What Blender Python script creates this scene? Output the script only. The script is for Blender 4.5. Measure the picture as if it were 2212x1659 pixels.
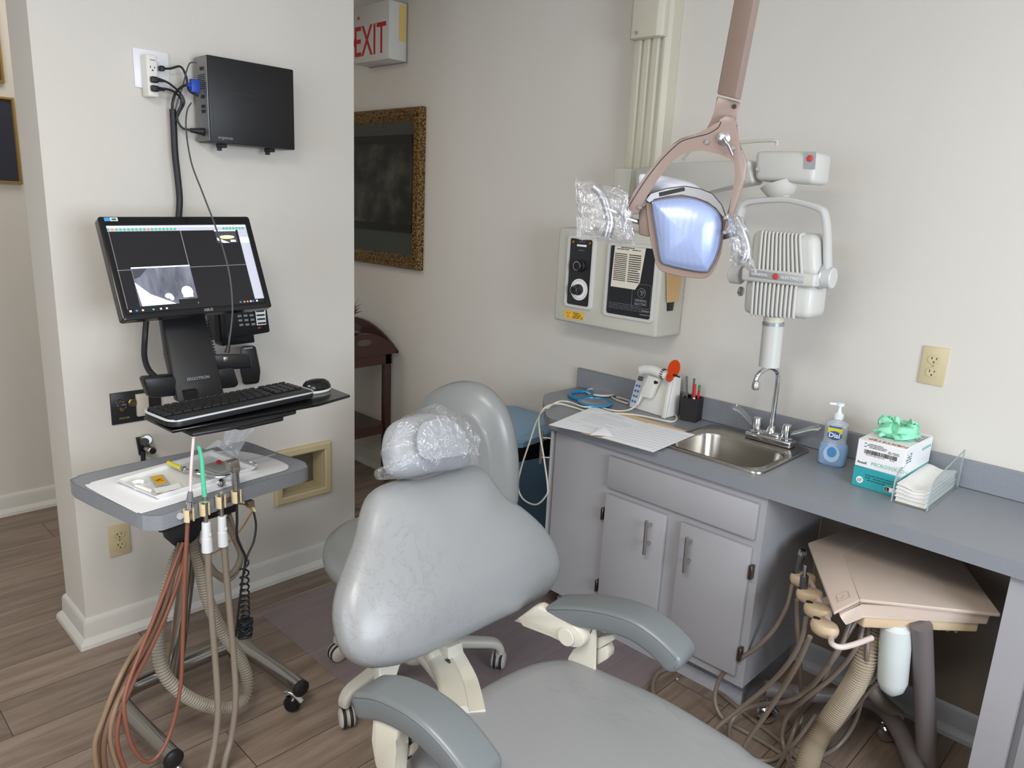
import bpy, bmesh, math, random
from mathutils import Vector, Matrix
V = Vector
random.seed(7)
S = bpy.context.scene
for o in list(bpy.data.objects): bpy.data.objects.remove(o)
COL = S.collection
# ---------------------------------------------------------------- camera
YAW, PIT, ROL, FPX, H = -0.76583101, -0.23692016, 0.04926825, 1606.56, 1.55
fw = V((math.sin(YAW)*math.cos(PIT), math.cos(YAW)*math.cos(PIT), math.sin(PIT)))
rt = V((math.cos(YAW), -math.sin(YAW), 0)); up = rt.cross(fw)
r2 = rt*math.cos(ROL) + up*math.sin(ROL); u2 = up*math.cos(ROL) - rt*math.sin(ROL)
EYE = V((0, 0, H))
cd = bpy.data.cameras.new('camera'); cam = bpy.data.objects.new('camera', cd); COL.objects.link(cam)
cd.sensor_fit = 'HORIZONTAL'; cd.sensor_width = 36; cd.lens = FPX/2212*36; cd.clip_start = .01
cam.matrix_world = Matrix(((r2.x, u2.x, -fw.x, 0), (r2.y, u2.y, -fw.y, 0), (r2.z, u2.z, -fw.z, H), (0, 0, 0, 1)))
S.camera = cam
# ---------------------------------------------------------------- world, light, exposure
S.view_settings.view_transform = 'Standard'; S.view_settings.look = 'None'
S.view_settings.gamma = 1; S.view_settings.use_curve_mapping = False
S.view_settings.exposure = 0.27
W = bpy.data.worlds.new('world'); S.world = W; W.use_nodes = True
bg = W.node_tree.nodes['Background']; bg.inputs[0].default_value = (.80, .88, 1, 1); bg.inputs[1].default_value = 1.0
def area(name, loc, rot, sx, sy, power, col):
    l = bpy.data.lights.new(name, 'AREA'); l.shape = 'RECTANGLE'; l.size = sx; l.size_y = sy; l.energy = power; l.color = col
    o = bpy.data.objects.new(name, l); o.location = loc; o.rotation_euler = rot; COL.objects.link(o); return o
R = math.radians
area('window_daylight_rear', (-.75, -1.72, 1.55), (R(90), 0, 0), 2.0, 1.2, 20, (.82, .90, 1))       # daylight through the window behind the camera
area('window_daylight_right', (1.72, .75, 1.55), (R(90), 0, R(90)), 1.5, 1.2, 60, (.80, .89, 1))      # daylight through the right-hand window
area('ceiling_tube', (-.35, -.25, 2.50), (0, 0, 0), 1.2, .6, 38, (1, .94, .85))                  # ceiling light fixture
area('hall_ceiling_tube', (-3.4, .9, 2.50), (0, 0, 0), .6, .6, 5, (1, .93, .84))
# ---------------------------------------------------------------- coordinates measured on the photograph
AX = {'x': 0, 'y': 1, 'z': 2}
def ray(px, py):
    return r2*((px-1106)/FPX) - u2*((py-829.5)/FPX) + fw
def P(px, py, ax, val):
    d = ray(px, py); a = AX[ax]; return EYE + d*((val-EYE[a])/d[a])
def PN(px, py, q, n):
    d = ray(px, py); return EYE + d*((q-EYE).dot(n)/d.dot(n))
def PD(px, py, dist): return EYE + ray(px, py)*dist
def PX(L, ax, val): return [P(x, y, ax, val) for x, y in L]
def PXN(L, q, n): return [PN(x, y, q, n) for x, y in L]
# ---------------------------------------------------------------- materials
def lin(c):
    if isinstance(c, str):
        c = [int(c[i:i+2], 16)/255 for i in (0, 2, 4)]
        return tuple((x/12.92 if x <= .04045 else ((x+.055)/1.055)**2.4) for x in c)
    return c
MC = {}
def mat(name, col, rough=.5, metal=0, bump=0, bscale=200, var=0, vscale=8, coat=0, trans=0, ior=1.45, emit=0, ecol=None, sub=0, alpha=1, spec=.5, aniso=0):
    if name in MC: return MC[name]
    m = bpy.data.materials.new(name); m.use_nodes = True; nt = m.node_tree; b = nt.nodes['Principled BSDF']
    c = (*lin(col), 1); b.inputs['Base Color'].default_value = c; b.inputs['Roughness'].default_value = rough
    b.inputs['Metallic'].default_value = metal; b.inputs['Coat Weight'].default_value = coat; b.inputs['Coat Roughness'].default_value = .15
    b.inputs['Transmission Weight'].default_value = trans; b.inputs['IOR'].default_value = ior; b.inputs['Alpha'].default_value = alpha
    b.inputs['Specular IOR Level'].default_value = spec
    if emit: b.inputs['Emission Color'].default_value = (*lin(ecol or col), 1); b.inputs['Emission Strength'].default_value = emit
    if sub: b.inputs['Subsurface Weight'].default_value = sub; b.inputs['Subsurface Radius'].default_value = (.02, .02, .02)
    tc = nt.nodes.new('ShaderNodeTexCoord')
    nz = nt.nodes.new('ShaderNodeTexNoise'); nz.inputs['Scale'].default_value = vscale; nz.inputs['Detail'].default_value = 4
    nt.links.new(tc.outputs['Object'], nz.inputs['Vector'])
    mx = nt.nodes.new('ShaderNodeMix'); mx.data_type = 'RGBA'
    v = var if var else .02
    mx.inputs[6].default_value = tuple(x*(1-v) for x in c[:3])+(1,); mx.inputs[7].default_value = tuple(min(1, x*(1+v)) for x in c[:3])+(1,)
    nt.links.new(nz.outputs['Fac'], mx.inputs[0]); nt.links.new(mx.outputs[2], b.inputs['Base Color'])
    if bump:
        n2 = nt.nodes.new('ShaderNodeTexNoise'); n2.inputs['Scale'].default_value = bscale; nt.links.new(tc.outputs['Object'], n2.inputs['Vector'])
        bp = nt.nodes.new('ShaderNodeBump'); bp.inputs['Strength'].default_value = bump; bp.inputs['Distance'].default_value = .002
        nt.links.new(n2.outputs['Fac'], bp.inputs['Height']); nt.links.new(bp.outputs[0], b.inputs['Normal'])
    MC[name] = m; return m
def film(name, tint=(1, 1, 1), gl=.22, rough=.12, haze=.08, crease=1):
    m = bpy.data.materials.new(name); m.use_nodes = True; nt = m.node_tree
    for n in list(nt.nodes):
        if n.type != 'OUTPUT_MATERIAL': nt.nodes.remove(n)
    out = [n for n in nt.nodes][0]
    t = nt.nodes.new('ShaderNodeBsdfTransparent'); t.inputs[0].default_value = (*tint, 1)
    g = nt.nodes.new('ShaderNodeBsdfGlossy'); g.inputs['Roughness'].default_value = rough; g.inputs[0].default_value = (1, 1, 1, 1)
    d = nt.nodes.new('ShaderNodeBsdfDiffuse'); d.inputs[0].default_value = (.9, .9, .92, 1)
    lw = nt.nodes.new('ShaderNodeLayerWeight'); lw.inputs[0].default_value = .35
    mr = nt.nodes.new('ShaderNodeMapRange'); mr.inputs[3].default_value = gl*.4; mr.inputs[4].default_value = gl*3
    nt.links.new(lw.outputs['Facing'], mr.inputs[0])
    a = nt.nodes.new('ShaderNodeMixShader'); a.inputs[0].default_value = haze
    nt.links.new(t.outputs[0], a.inputs[1]); nt.links.new(d.outputs[0], a.inputs[2])
    b = nt.nodes.new('ShaderNodeMixShader'); nt.links.new(mr.outputs[0], b.inputs[0]); nt.links.new(a.outputs[0], b.inputs[1]); nt.links.new(g.outputs[0], b.inputs[2])
    tcx = nt.nodes.new('ShaderNodeTexCoord'); mpx = nt.nodes.new('ShaderNodeMapping'); mpx.inputs['Scale'].default_value = (16, 16, 7); nt.links.new(tcx.outputs['Object'], mpx.inputs[0])
    nz = nt.nodes.new('ShaderNodeTexNoise'); nz.inputs['Scale'].default_value = 1; nz.inputs['Detail'].default_value = 5; nz.inputs['Distortion'].default_value = 2.2; nt.links.new(mpx.outputs[0], nz.inputs[0])
    s1 = nt.nodes.new('ShaderNodeMath'); s1.operation = 'SUBTRACT'; s1.inputs[1].default_value = .5; nt.links.new(nz.outputs[0], s1.inputs[0]); s2 = nt.nodes.new('ShaderNodeMath'); s2.operation = 'ABSOLUTE'; nt.links.new(s1.outputs[0], s2.inputs[0])
    bp = nt.nodes.new('ShaderNodeBump'); bp.inputs['Strength'].default_value = crease; bp.inputs['Distance'].default_value = .03
    nt.links.new(s2.outputs[0], bp.inputs['Height']); nt.links.new(bp.outputs[0], g.inputs['Normal'])
    nt.links.new(b.outputs[0], out.inputs[0]); return m
# ---------------------------------------------------------------- mesh builder
def catmull(pts, n=6, closed=False):
    pts = [V(p) for p in pts]; N = len(pts); out = []
    if N < 3: return pts
    rng = range(N if closed else N-1)
    for i in rng:
        p1, p2 = pts[i], pts[(i+1) % N]
        p0 = pts[(i-1) % N] if (closed or i > 0) else p1*2-p2
        p3 = pts[(i+2) % N] if (closed or i+2 < N) else p2*2-p1
        for k in range(n):
            t = k/n
            out.append(.5*((2*p1)+(p2-p0)*t+(2*p0-5*p1+4*p2-p3)*t*t+(3*p1-p0-3*p2+p3)*t**3))
    if not closed: out.append(pts[-1])
    return out
class MB:
    def __init__(s): s.bm = bmesh.new(); s.m = 0
    def _f(s, vs):
        try: f = s.bm.faces.new(vs); f.material_index = s.m; return f
        except ValueError: return None
    def hexa(s, a, b, bev=0, seg=2):
        """a, b: two matching rings of points; closed solid between them"""
        A = [s.bm.verts.new(p) for p in a]; B = [s.bm.verts.new(p) for p in b]; n = len(A); fs = []
        fs.append(s._f(A[::-1])); fs.append(s._f(B))
        for i in range(n): fs.append(s._f([A[i], A[(i+1) % n], B[(i+1) % n], B[i]]))
        fs = [f for f in fs if f]
        if bev:
            es = list({e for f in fs for e in f.edges})
            r = bmesh.ops.bevel(s.bm, geom=es, offset=bev, segments=seg, profile=.5, affect='EDGES', clamp_overlap=True)
            for f in r['faces']: f.material_index = s.m
        return s
    def box(s, c, d, rot=None, bev=0, seg=2):
        c = V(c); h = [x/2 for x in d]; rot = rot or Matrix.Identity(3)
        q = [(-1, -1), (1, -1), (1, 1), (-1, 1)]
        return s.hexa([c+rot@V((x*h[0], y*h[1], -h[2])) for x, y in q], [c+rot@V((x*h[0], y*h[1], h[2])) for x, y in q], bev, seg)
    def bb(s, x0, x1, y0, y1, z0, z1, bev=0, seg=2):
        return s.box(((x0+x1)/2, (y0+y1)/2, (z0+z1)/2), (abs(x1-x0), abs(y1-y0), abs(z1-z0)), None, bev, seg)
    def slab(s, pts, vec, bev=0, seg=2):
        pts = [V(p) for p in pts]; vec = V(vec); return s.hexa(pts, [p+vec for p in pts], bev, seg)
    def ring(s, pts): return [s.bm.verts.new(p) for p in pts]
    def skin(s, rings, closed=True, caps=(True, True)):
        R_ = [s.ring(r) for r in rings]
        for a, b in zip(R_, R_[1:]):
            n = len(a)
            for i in range(n if closed else n-1): s._f([a[i], a[(i+1) % n], b[(i+1) % n], b[i]])
        if caps[0]: s._f(R_[0][::-1])
        if caps[1]: s._f(R_[-1])
        return s
    def sweep(s, pts, section, side=None, n=6, smooth=True, closed=False, scale=None):
        """section: list of (a,b) offsets along side / normal"""
        path = catmull(pts, n, closed) if smooth else [V(p) for p in pts]
        N = len(path); rings = []; nrm = None
        for i, p in enumerate(path):
            if closed: t = (path[(i+1) % N]-path[i-1])
            else: t = path[min(i+1, N-1)]-path[max(i-1, 0)]
            if t.length < 1e-9: t = V((0, 0, 1))
            t.normalize()
            if side is not None: sd = (V(side)-t*V(side).dot(t)).normalized(); nn = t.cross(sd)
            else:
                if nrm is None: nrm = t.orthogonal().normalized()
                nrm = (nrm-t*nrm.dot(t)).normalized(); sd = nrm; nn = t.cross(sd)
            k = 1 if scale is None else scale(i/(N-1))
            rings.append([p+sd*(a*k)+nn*(b*k) for a, b in section])
        if closed: rings.append(rings[0])
        return s.skin(rings, True, (not closed, not closed))
    def tube(s, pts, r, seg=8, n=6, smooth=True, closed=False, scale=None):
        return s.sweep(pts, [(r*math.cos(2*math.pi*k/seg), r*math.sin(2*math.pi*k/seg)) for k in range(seg)], None, n, smooth, closed, scale)
    def lathe(s, prof, o=(0, 0, 0), axis=(0, 0, 1), seg=24, sx=None, k2=1, caps=(True, True)):
        o = V(o); ax = V(axis).normalized(); a = (V(sx)-ax*V(sx).dot(ax)).normalized() if sx is not None else ax.orthogonal().normalized(); b = ax.cross(a)
        s.skin([[o+ax*h+a*(max(r, 1e-5)*math.cos(2*math.pi*k/seg))+b*(max(r, 1e-5)*k2*math.sin(2*math.pi*k/seg)) for k in range(seg)] for r, h in prof], True, caps); return s
    def cyl(s, p0, p1, r, r1=None, seg=20, bev=0):
        p0, p1 = V(p0), V(p1); L = (p1-p0).length; r1 = r if r1 is None else r1
        pr = [(r, 0), (r1, L)] if not bev else [(r-bev, 0), (r, bev), (r1, L-bev), (r1-bev, L)]
        return s.lathe(pr, p0, p1-p0, seg)
    def ball(s, c, r, seg=16, rings=10, k=(1, 1, 1)):
        rr = []
        for i in range(1, rings):
            a = math.pi*i/rings; rr.append([V(c)+V((k[0]*r*math.sin(a)*math.cos(2*math.pi*j/seg), k[1]*r*math.sin(a)*math.sin(2*math.pi*j/seg), -k[2]*r*math.cos(a))) for j in range(seg)])
        return s.skin(rr)
    def cushion(s, outline, nrm, thick, bulge=.02, edge=.03, n=4, smooth=True):
        """soft pad: outline points of its face, thick backwards along -nrm, bulging face"""
        ol = catmull(outline, n, True) if smooth else [V(p) for p in outline]
        nrm = V(nrm).normalized(); c = sum(ol, V())/len(ol); rings = []
        R0 = sum((p-c).length for p in ol)/len(ol); e = edge/R0
        st = [(0.02, bulge), (.35, bulge*.93), (.65, bulge*.7), (1-e*2.0, bulge*.38), (1-e*1.1, bulge*.12), (1-e*.45, -edge*.25), (1-e*.1, -edge*.6), (1, -edge), (1, -thick+edge), (1-e*.1, -thick+edge*.6), (1-e*.45, -thick+edge*.25), (1-e*1.1, -thick), (.3, -thick)]
        for k, h in st: rings.append([c+(p-c)*k+nrm*h for p in ol])
        return s.skin(rings)
    def sheet(s, grid, th=0, closed=False):
        """grid of points -> sheet, optional thickness"""
        vs = [[s.bm.verts.new(p) for p in r] for r in grid]
        for i in range(len(vs)-1):
            for j in range(len(vs[0])-1): s._f([vs[i][j], vs[i+1][j], vs[i+1][j+1], vs[i][j+1]])
        if th:
            nr, nc = len(grid), len(grid[0]); g2 = []
            for i in range(nr):
                row = []
                for j in range(nc):
                    a = V(grid[min(i+1, nr-1)][j])-V(grid[max(i-1, 0)][j]); b = V(grid[i][min(j+1, nc-1)])-V(grid[i][max(j-1, 0)])
                    nn = a.cross(b); nn = nn.normalized() if nn.length > 1e-12 else V((0, 0, 1))
                    row.append(s.bm.verts.new(V(grid[i][j])-nn*th))
                g2.append(row)
            for i in range(nr-1):
                for j in range(nc-1): s._f([g2[i][j], g2[i][j+1], g2[i+1][j+1], g2[i+1][j]])
            for j in range(nc-1): s._f([vs[0][j], vs[0][j+1], g2[0][j+1], g2[0][j]]); s._f([vs[-1][j+1], vs[-1][j], g2[-1][j], g2[-1][j+1]])
            for i in range(nr-1): s._f([vs[i+1][0], vs[i][0], g2[i][0], g2[i+1][0]]); s._f([vs[i][-1], vs[i+1][-1], g2[i+1][-1], g2[i][-1]])
        return s
    def quad(s, a, b, c, d, th=.0006):
        a, b, c, d = map(V, (a, b, c, d)); n = (b-a).cross(d-a)
        if n.length < 1e-12: return s
        n.normalize()
        if n.dot(EYE-a) < 0: n = -n
        return s.hexa([a, b, c, d], [p+n*th for p in (a, b, c, d)])
WL = {}
def obj(name, mb, mats, parent=None, ang=38, label=None):
    bm = mb.bm; bmesh.ops.remove_doubles(bm, verts=bm.verts, dist=1e-6) if False else None
    bmesh.ops.recalc_face_normals(bm, faces=bm.faces)
    co = [v.co for v in bm.verts]
    c = V([(min(p[i] for p in co)+max(p[i] for p in co))/2 for i in range(3)])
    if parent is None: c.z = min(p.z for p in co)
    for v in bm.verts: v.co = v.co-c
    me = bpy.data.meshes.new(name); bm.to_mesh(me); bm.free()
    for m in (mats if isinstance(mats, (list, tuple)) else [mats]): me.materials.append(m)
    me.polygons.foreach_set('use_smooth', [True]*len(me.polygons)); me.set_sharp_from_angle(angle=R(ang))
    o = bpy.data.objects.new(name, me); COL.objects.link(o); WL[o] = c
    if parent is not None: o.parent = parent; o.location = c-WL[parent]
    else: o.location = c
    if label: o['label'] = label
    return o
def tag(o, label, cat, group=None, kind=None):
    if label: o['label'] = label
    if cat: o['category'] = cat
    if group: o['group'] = group
    if kind: o['kind'] = kind
    return o
def thing(name, loc, label, cat, group=None):
    o = bpy.data.objects.new(name, None); o.empty_display_size = .05; COL.objects.link(o); o.location = loc; WL[o] = V(loc)
    return tag(o, label, cat, group)
def struct(name, mb, m, parent=None, ang=38):
    o = obj(name, mb, m, parent, ang)
    if parent is None: o['kind'] = 'structure'
    return o
def text(name, s, o, ux, uy, size, m, parent, ext=.0004, align='LEFT', bold=0, wx=1):
    cu = bpy.data.curves.new('t', 'FONT'); cu.body = s; cu.size = size; cu.extrude = ext; cu.align_x = align; cu.align_y = 'CENTER'; cu.offset = bold
    cu.resolution_u = 3
    t = bpy.data.objects.new('t', cu); COL.objects.link(t); bpy.context.view_layer.update()
    me = bpy.data.meshes.new_from_object(t.evaluated_get(bpy.context.evaluated_depsgraph_get()))
    bpy.data.objects.remove(t); bpy.data.curves.remove(cu)
    o, ux, uy = V(o), V(ux).normalized(), V(uy).normalized(); uy = (uy-ux*uy.dot(ux)).normalized(); un = ux.cross(uy)
    for v in me.vertices: v.co = ux*(v.co.x*wx)+uy*v.co.y+un*v.co.z
    me.materials.clear(); me.materials.append(m); me.name = name
    ob = bpy.data.objects.new(name, me); COL.objects.link(ob); ob.parent = parent; ob.location = o-WL[parent]; WL[ob] = o; return ob
def frame4(q):
    """best rectangle through 4 corners TL TR BR BL -> centre, ux, uy, w, h, normal (towards camera)"""
    a, b, c, d = [V(p) for p in q]; ct = (a+b+c+d)/4; ux = ((b-a)+(c-d))/2; uy = ((a-d)+(b-c))/2; w, h = ux.length, uy.length
    ux.normalize(); uy = (uy-ux*uy.dot(ux)).normalized(); n = ux.cross(uy); return ct, ux, uy, w, h, n
def rm(ux, uy, n): return Matrix((ux, uy, n)).transposed()
def rrect(w, h, r, n=4):
    out = []
    for cx, cy, a0 in ((w/2-r, h/2-r, 0), (-w/2+r, h/2-r, 90), (-w/2+r, -h/2+r, 180), (w/2-r, -h/2+r, 270)):
        for k in range(n+1): a = R(a0+90*k/n); out.append((cx+r*math.cos(a), cy+r*math.sin(a)))
    return out
def scribble(mb, o, ux, uy, w, h, rows, fill=.7, seed=1, ragged=True, th=.0003):
    """short printed lines"""
    rr = random.Random(seed); o, ux, uy = V(o), V(ux), V(uy)
    for i in range(rows):
        y = h/2-h*(i+.5)/rows; x = -w/2
        while x < w/2*.98:
            L = rr.uniform(.04, .16)*w; L = min(L, w/2-x)
            if rr.random() < fill+.15:
                a = o+ux*x+uy*(y-h/rows*.22); b = a+ux*L; mb.quad(a, b, b+uy*(h/rows*.42), a+uy*(h/rows*.42), th)
            x += L+.02*w
            if ragged and x > w*.25 and rr.random() < .12: break
# ================================================================ structure
BW = 2.462; XR_ = 1.2
m_wall = mat('wall_paint', 'd2cdc5', .75, bump=.12, bscale=350, var=.015, vscale=3)
m_white = mat('white_trim_paint', 'cecbc4', .45)
m_ceil = mat('ceiling_paint', 'e0ddd6', .9)
def floor_mat():
    m = bpy.data.materials.new('wood_plank_floor'); m.use_nodes = True; nt = m.node_tree; b = nt.nodes['Principled BSDF']; L = nt.links.new
    tc = nt.nodes.new('ShaderNodeTexCoord'); mp = nt.nodes.new('ShaderNodeMapping'); mp.inputs['Rotation'].default_value = (0, 0, R(90)); L(tc.outputs['Object'], mp.inputs[0])
    br = nt.nodes.new('ShaderNodeTexBrick'); br.offset = .37; br.offset_frequency = 2; L(mp.outputs[0], br.inputs['Vector'])
    br.inputs['Scale'].default_value = 1; br.inputs['Brick Width'].default_value = 1.22; br.inputs['Row Height'].default_value = .19
    br.inputs['Mortar Size'].default_value = .0014; br.inputs['Mortar Smooth'].default_value = .2
    br.inputs['Color1'].default_value = (0, 0, 0, 1); br.inputs['Color2'].default_value = (1, 1, 1, 1); br.inputs['Mortar'].default_value = (.5, .5, .5, 1); br.inputs['Bias'].default_value = 0
    gm = nt.nodes.new('ShaderNodeMapping'); gm.inputs['Scale'].default_value = (1.3, 14, 1); L(mp.outputs[0], gm.inputs[0])
    ad = nt.nodes.new('ShaderNodeVectorMath'); ad.operation = 'ADD'; L(gm.outputs[0], ad.inputs[0])
    sc = nt.nodes.new('ShaderNodeVectorMath'); sc.operation = 'SCALE'; sc.inputs[3].default_value = 7; L(br.outputs['Color'], sc.inputs[0]); L(sc.outputs[0], ad.inputs[1])
    nz = nt.nodes.new('ShaderNodeTexNoise'); nz.inputs['Scale'].default_value = 1.6; nz.inputs['Detail'].default_value = 8; nz.inputs['Roughness'].default_value = .62; nz.inputs['Distortion'].default_value = .6; L(ad.outputs[0], nz.inputs[0])
    cr = nt.nodes.new('ShaderNodeValToRGB'); e = cr.color_ramp.elements
    e[0].position = .30; e[0].color = (*lin('6a5a4d'), 1); e[1].position = .72; e[1].color = (*lin('978779'), 1)
    x = e.new(.5); x.color = (*lin('817063'), 1)
    L(nz.outputs[0], cr.inputs[0])
    hv = nt.nodes.new('ShaderNodeMapRange'); hv.inputs[3].default_value = .86; hv.inputs[4].default_value = 1.10; L(br.outputs['Color'], hv.inputs[0])
    mu = nt.nodes.new('ShaderNodeVectorMath'); mu.operation = 'SCALE'; L(cr.outputs[0], mu.inputs[0]); L(hv.outputs[0], mu.inputs[3])
    mx = nt.nodes.new('ShaderNodeMix'); mx.data_type = 'RGBA'; L(br.outputs['Fac'], mx.inputs[0]); L(mu.outputs[0], mx.inputs[6]); mx.inputs[7].default_value = (*lin('3a2f28'), 1)
    L(mx.outputs[2], b.inputs['Base Color']); b.inputs['Roughness'].default_value = .42
    bp = nt.nodes.new('ShaderNodeBump'); bp.inputs['Strength'].default_value = .12; bp.inputs['Distance'].default_value = .002; L(nz.outputs[0], bp.inputs['Height']); L(bp.outputs[0], b.inputs['Normal'])
    return m
RX, RY, LX = 1.75, -1.75, -3.98
struct('floor', MB().bb(LX-.1, RX+.1, RY-.1, BW+.1, -.06, 0), floor_mat())
struct('ceiling', MB().bb(LX-.1, RX+.1, RY-.1, BW+.1, 2.6, 2.7), m_ceil)
struct('wall_back', MB().bb(LX-.1, RX+.1, BW, BW+.1, 0, 2.6), m_wall)
struct('wall_left', MB().bb(LX-.1, LX, RY, BW, 0, 2.6), m_wall)
w = MB(); w.bb(LX, -1.8, RY-.1, RY, 0, 2.6); w.bb(.3, RX, RY-.1, RY, 0, 2.6); w.bb(-1.8, .3, RY-.1, RY, 0, .9); w.bb(-1.8, .3, RY-.1, RY, 2.2, 2.6)
struct('wall_rear', w, m_wall)
w = MB(); w.bb(RX, RX+.1, RY, -.05, 0, 2.6); w.bb(RX, RX+.1, 1.55, BW, 0, 2.6); w.bb(RX, RX+.1, -.05, 1.55, 0, .9); w.bb(RX, RX+.1, -.05, 1.55, 2.2, 2.6)
struct('wall_right', w, m_wall)
PXW, PY0, PY1 = -2.60, .655, 1.741
hy0, hy1, hz0, hz1 = P(590, 1030, 'x', PXW).y+.032, P(711, 1000, 'x', PXW).y-.032, (P(587, 1093, 'x', PXW).z+P(713, 1060, 'x', PXW).z)/2+.032, (P(594, 974, 'x', PXW).z+P(709, 951, 'x', PXW).z)/2-.032
w = MB(); w.hexa([V((-2.822, PY0, 0)), V((PXW-.09, PY0, 0)), V((PXW-.09, PY1, 0)), V((-2.822, PY1, 0))], [V((-2.822, PY0, 2.6)), V((PXW-.09, PY0, 2.6)), V((PXW-.09, PY1, 2.6)), V((-2.822, PY1, 2.6))])
w.bb(PXW-.09, PXW, PY0, hy0, 0, 2.6); w.bb(PXW-.09, PXW, hy1, PY1, 0, 2.6); w.bb(PXW-.09, PXW, hy0, hy1, 0, hz0); w.bb(PXW-.09, PXW, hy0, hy1, hz1, 2.6)
struct('wall_partition', w, m_wall)
# baseboards: flat board with a small cap bead and a shoe moulding
prof = [(0, 0), (.032, 0), (.030, .014), (.022, .026), (.014, .032), (.012, .082), (.009, .092), (.004, .098), (0, .1)]
def base_run(pts, outs):
    """pts: corner points, outs: outward horizontal direction at each point (mitred)"""
    mb = MB(); mb.skin([[V((p[0]+o[0]*a, p[1]+o[1]*a, h)) for a, h in prof] for p, o in zip(pts, outs)]); return mb
struct('baseboard_partition', base_run([(-2.822, PY1), (-2.822, PY0), (PXW, PY0), (PXW, PY1), (-2.822, PY1)], [(-1, 1), (-1, -1), (1, -1), (1, 1), (-1, 1)]), m_white, ang=25)
struct('baseboard_left', base_run([(LX, RY), (LX, BW)], [(1, 0), (1, 0)]), m_white, ang=25)
struct('baseboard_back', base_run([(LX, BW), (-1.95, BW)], [(0, -1), (0, -1)]), m_white, ang=25)
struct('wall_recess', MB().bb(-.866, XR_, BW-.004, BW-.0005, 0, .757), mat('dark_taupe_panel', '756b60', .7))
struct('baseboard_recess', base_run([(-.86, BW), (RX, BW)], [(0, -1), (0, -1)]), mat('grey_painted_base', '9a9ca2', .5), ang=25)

# ================================================================ counter and cabinets
def lam_mat():
    m = mat('grey_speckled_laminate', '878a90', .34); nt = m.node_tree; b = nt.nodes['Principled BSDF']; L = nt.links.new
    tc = nt.nodes.new('ShaderNodeTexCoord'); nz = nt.nodes.new('ShaderNodeTexNoise'); nz.inputs['Scale'].default_value = 850; nz.inputs['Detail'].default_value = 2; L(tc.outputs['Object'], nz.inputs[0])
    cr = nt.nodes.new('ShaderNodeValToRGB'); e = cr.color_ramp.elements; e[0].position = .35; e[0].color = (*lin('797c82'), 1); e[1].position = .65; e[1].color = (*lin('8e9197'), 1)
    L(nz.outputs[0], cr.inputs[0]); L(cr.outputs[0], b.inputs['Base Color']); return m
m_lam = lam_mat()
CT, CB, CF = .798, .757, 1.983
SX0, SX1, SY0, SY1 = -1.268, -.934, 2.062, 2.388      # sink cut-out
c = MB()
XR = 1.2
def rounded(pts, r, n=5):
    out = []
    N = len(pts)
    for i in range(N):
        p = V(pts[i][:2]); rr = pts[i][2] if len(pts[i]) > 2 else 0
        if not rr: out.append(p); continue
        a = (V(pts[i-1][:2])-p).normalized(); b = (V(pts[(i+1) % N][:2])-p).normalized()
        for k in range(n+1):
            t = k/n; out.append((p+a*rr)*(1-t)**2+p*2*t*(1-t)+(p+b*rr)*t*t)
    return out
def zprism(mb, pts, z0, z1, bev=0): return mb.hexa([V((p[0], p[1], z0)) for p in pts], [V((p[0], p[1], z1)) for p in pts], bev)
LP = rounded([(SX0, BW-.02), (-1.962, BW-.02), (-1.962, 2.225, .05), (-1.725, CF, .04), (SX0, CF)], 0)
zprism(c, LP, CB, CT)
c.bb(SX0, SX1, CF, SY0, CB, CT); c.bb(SX0, SX1, SY1, BW-.02, CB, CT); c.bb(SX1, XR, CF, BW-.02, CB, CT)
ct = obj('countertop', c, m_lam); tag(ct, 'long grey speckled laminate worktop with a sink cut into it, on the grey cabinets', 'countertop')
obj('backsplash', MB().bb(-1.965, XR, BW-.02, BW-.0005, CT, .882, .002, 1), m_lam, ct)
m_cab = mat('grey_cabinet_paint', 'a09fa3', .42, bump=.05, bscale=60)
m_kick = mat('grey_kick_vinyl', '85868c', .5)
m_kickb = mat('pale_cove_base', 'a9abb3', .5)
m_steel = mat('brushed_steel', 'b9b6b0', .32, 1)
m_chrome = mat('chrome', 'd0d2d6', .12, 1)
m_hinge = mat('aged_hinge_metal', '6e665c', .35, 1)
def bar_handle(parent, p0, p1, out, posts=(.17, .72), r=.006):
    mb = MB(); p0, p1, out = V(p0), V(p1), V(out); mb.cyl(p0, p1, r, seg=14, bev=.001)
    for t in posts: q = p0.lerp(p1, t); mb.cyl(q-out, q, r*.7, seg=10)
    return obj('bar_handle', mb, m_steel, parent)
cab = thing('sink_cabinet', (-1.28, 2.2, 0), 'grey painted two-door cabinet under the steel sink', 'cabinet')
CX0, CX1, CY = -1.69, -.866, 2.005
b = MB(); b.bb(CX0, CX1, CY, CY+.018, .115, CB); b.bb(CX0, CX1, CY+.018, 2.44, .115, .14); b.bb(CX1-.018, CX1, CY+.018, 2.44, .14, CB)
b.bb(CX0, CX0+.018, CY+.018, 2.44, .14, CB); obj('body', b, m_cab, cab)
k = MB(); k.bb(CX0, CX1-.03, 2.085, 2.43, 0, .115); k.m = 1; k.bb(CX0, CX1-.03, 2.077, 2.085, 0, .05); obj('toe_kick', k, [m_kick, m_kickb], cab)
def panel(name, q, parent, y=CY-.018):
    x0 = min(p.x for p in q); x1 = max(p.x for p in q); z0 = (q[2].z+q[3].z)/2; z1 = (q[0].z+q[1].z)/2
    return obj(name, MB().bb(x0, x1, y, CY-.0005, z0, z1, .004, 2), m_cab, parent), x0, x1, z0, z1
yf = CY-.018
dr = panel('drawer_front', PX([(1315, 986), (1636, 1088), (1627, 1167), (1310, 1053)], 'y', yf), cab)
DR = P(1622, 1185, 'y', yf); DRL = P(1470, 1130, 'y', yf); DB = P(1587, 1463, 'y', yf)
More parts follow.
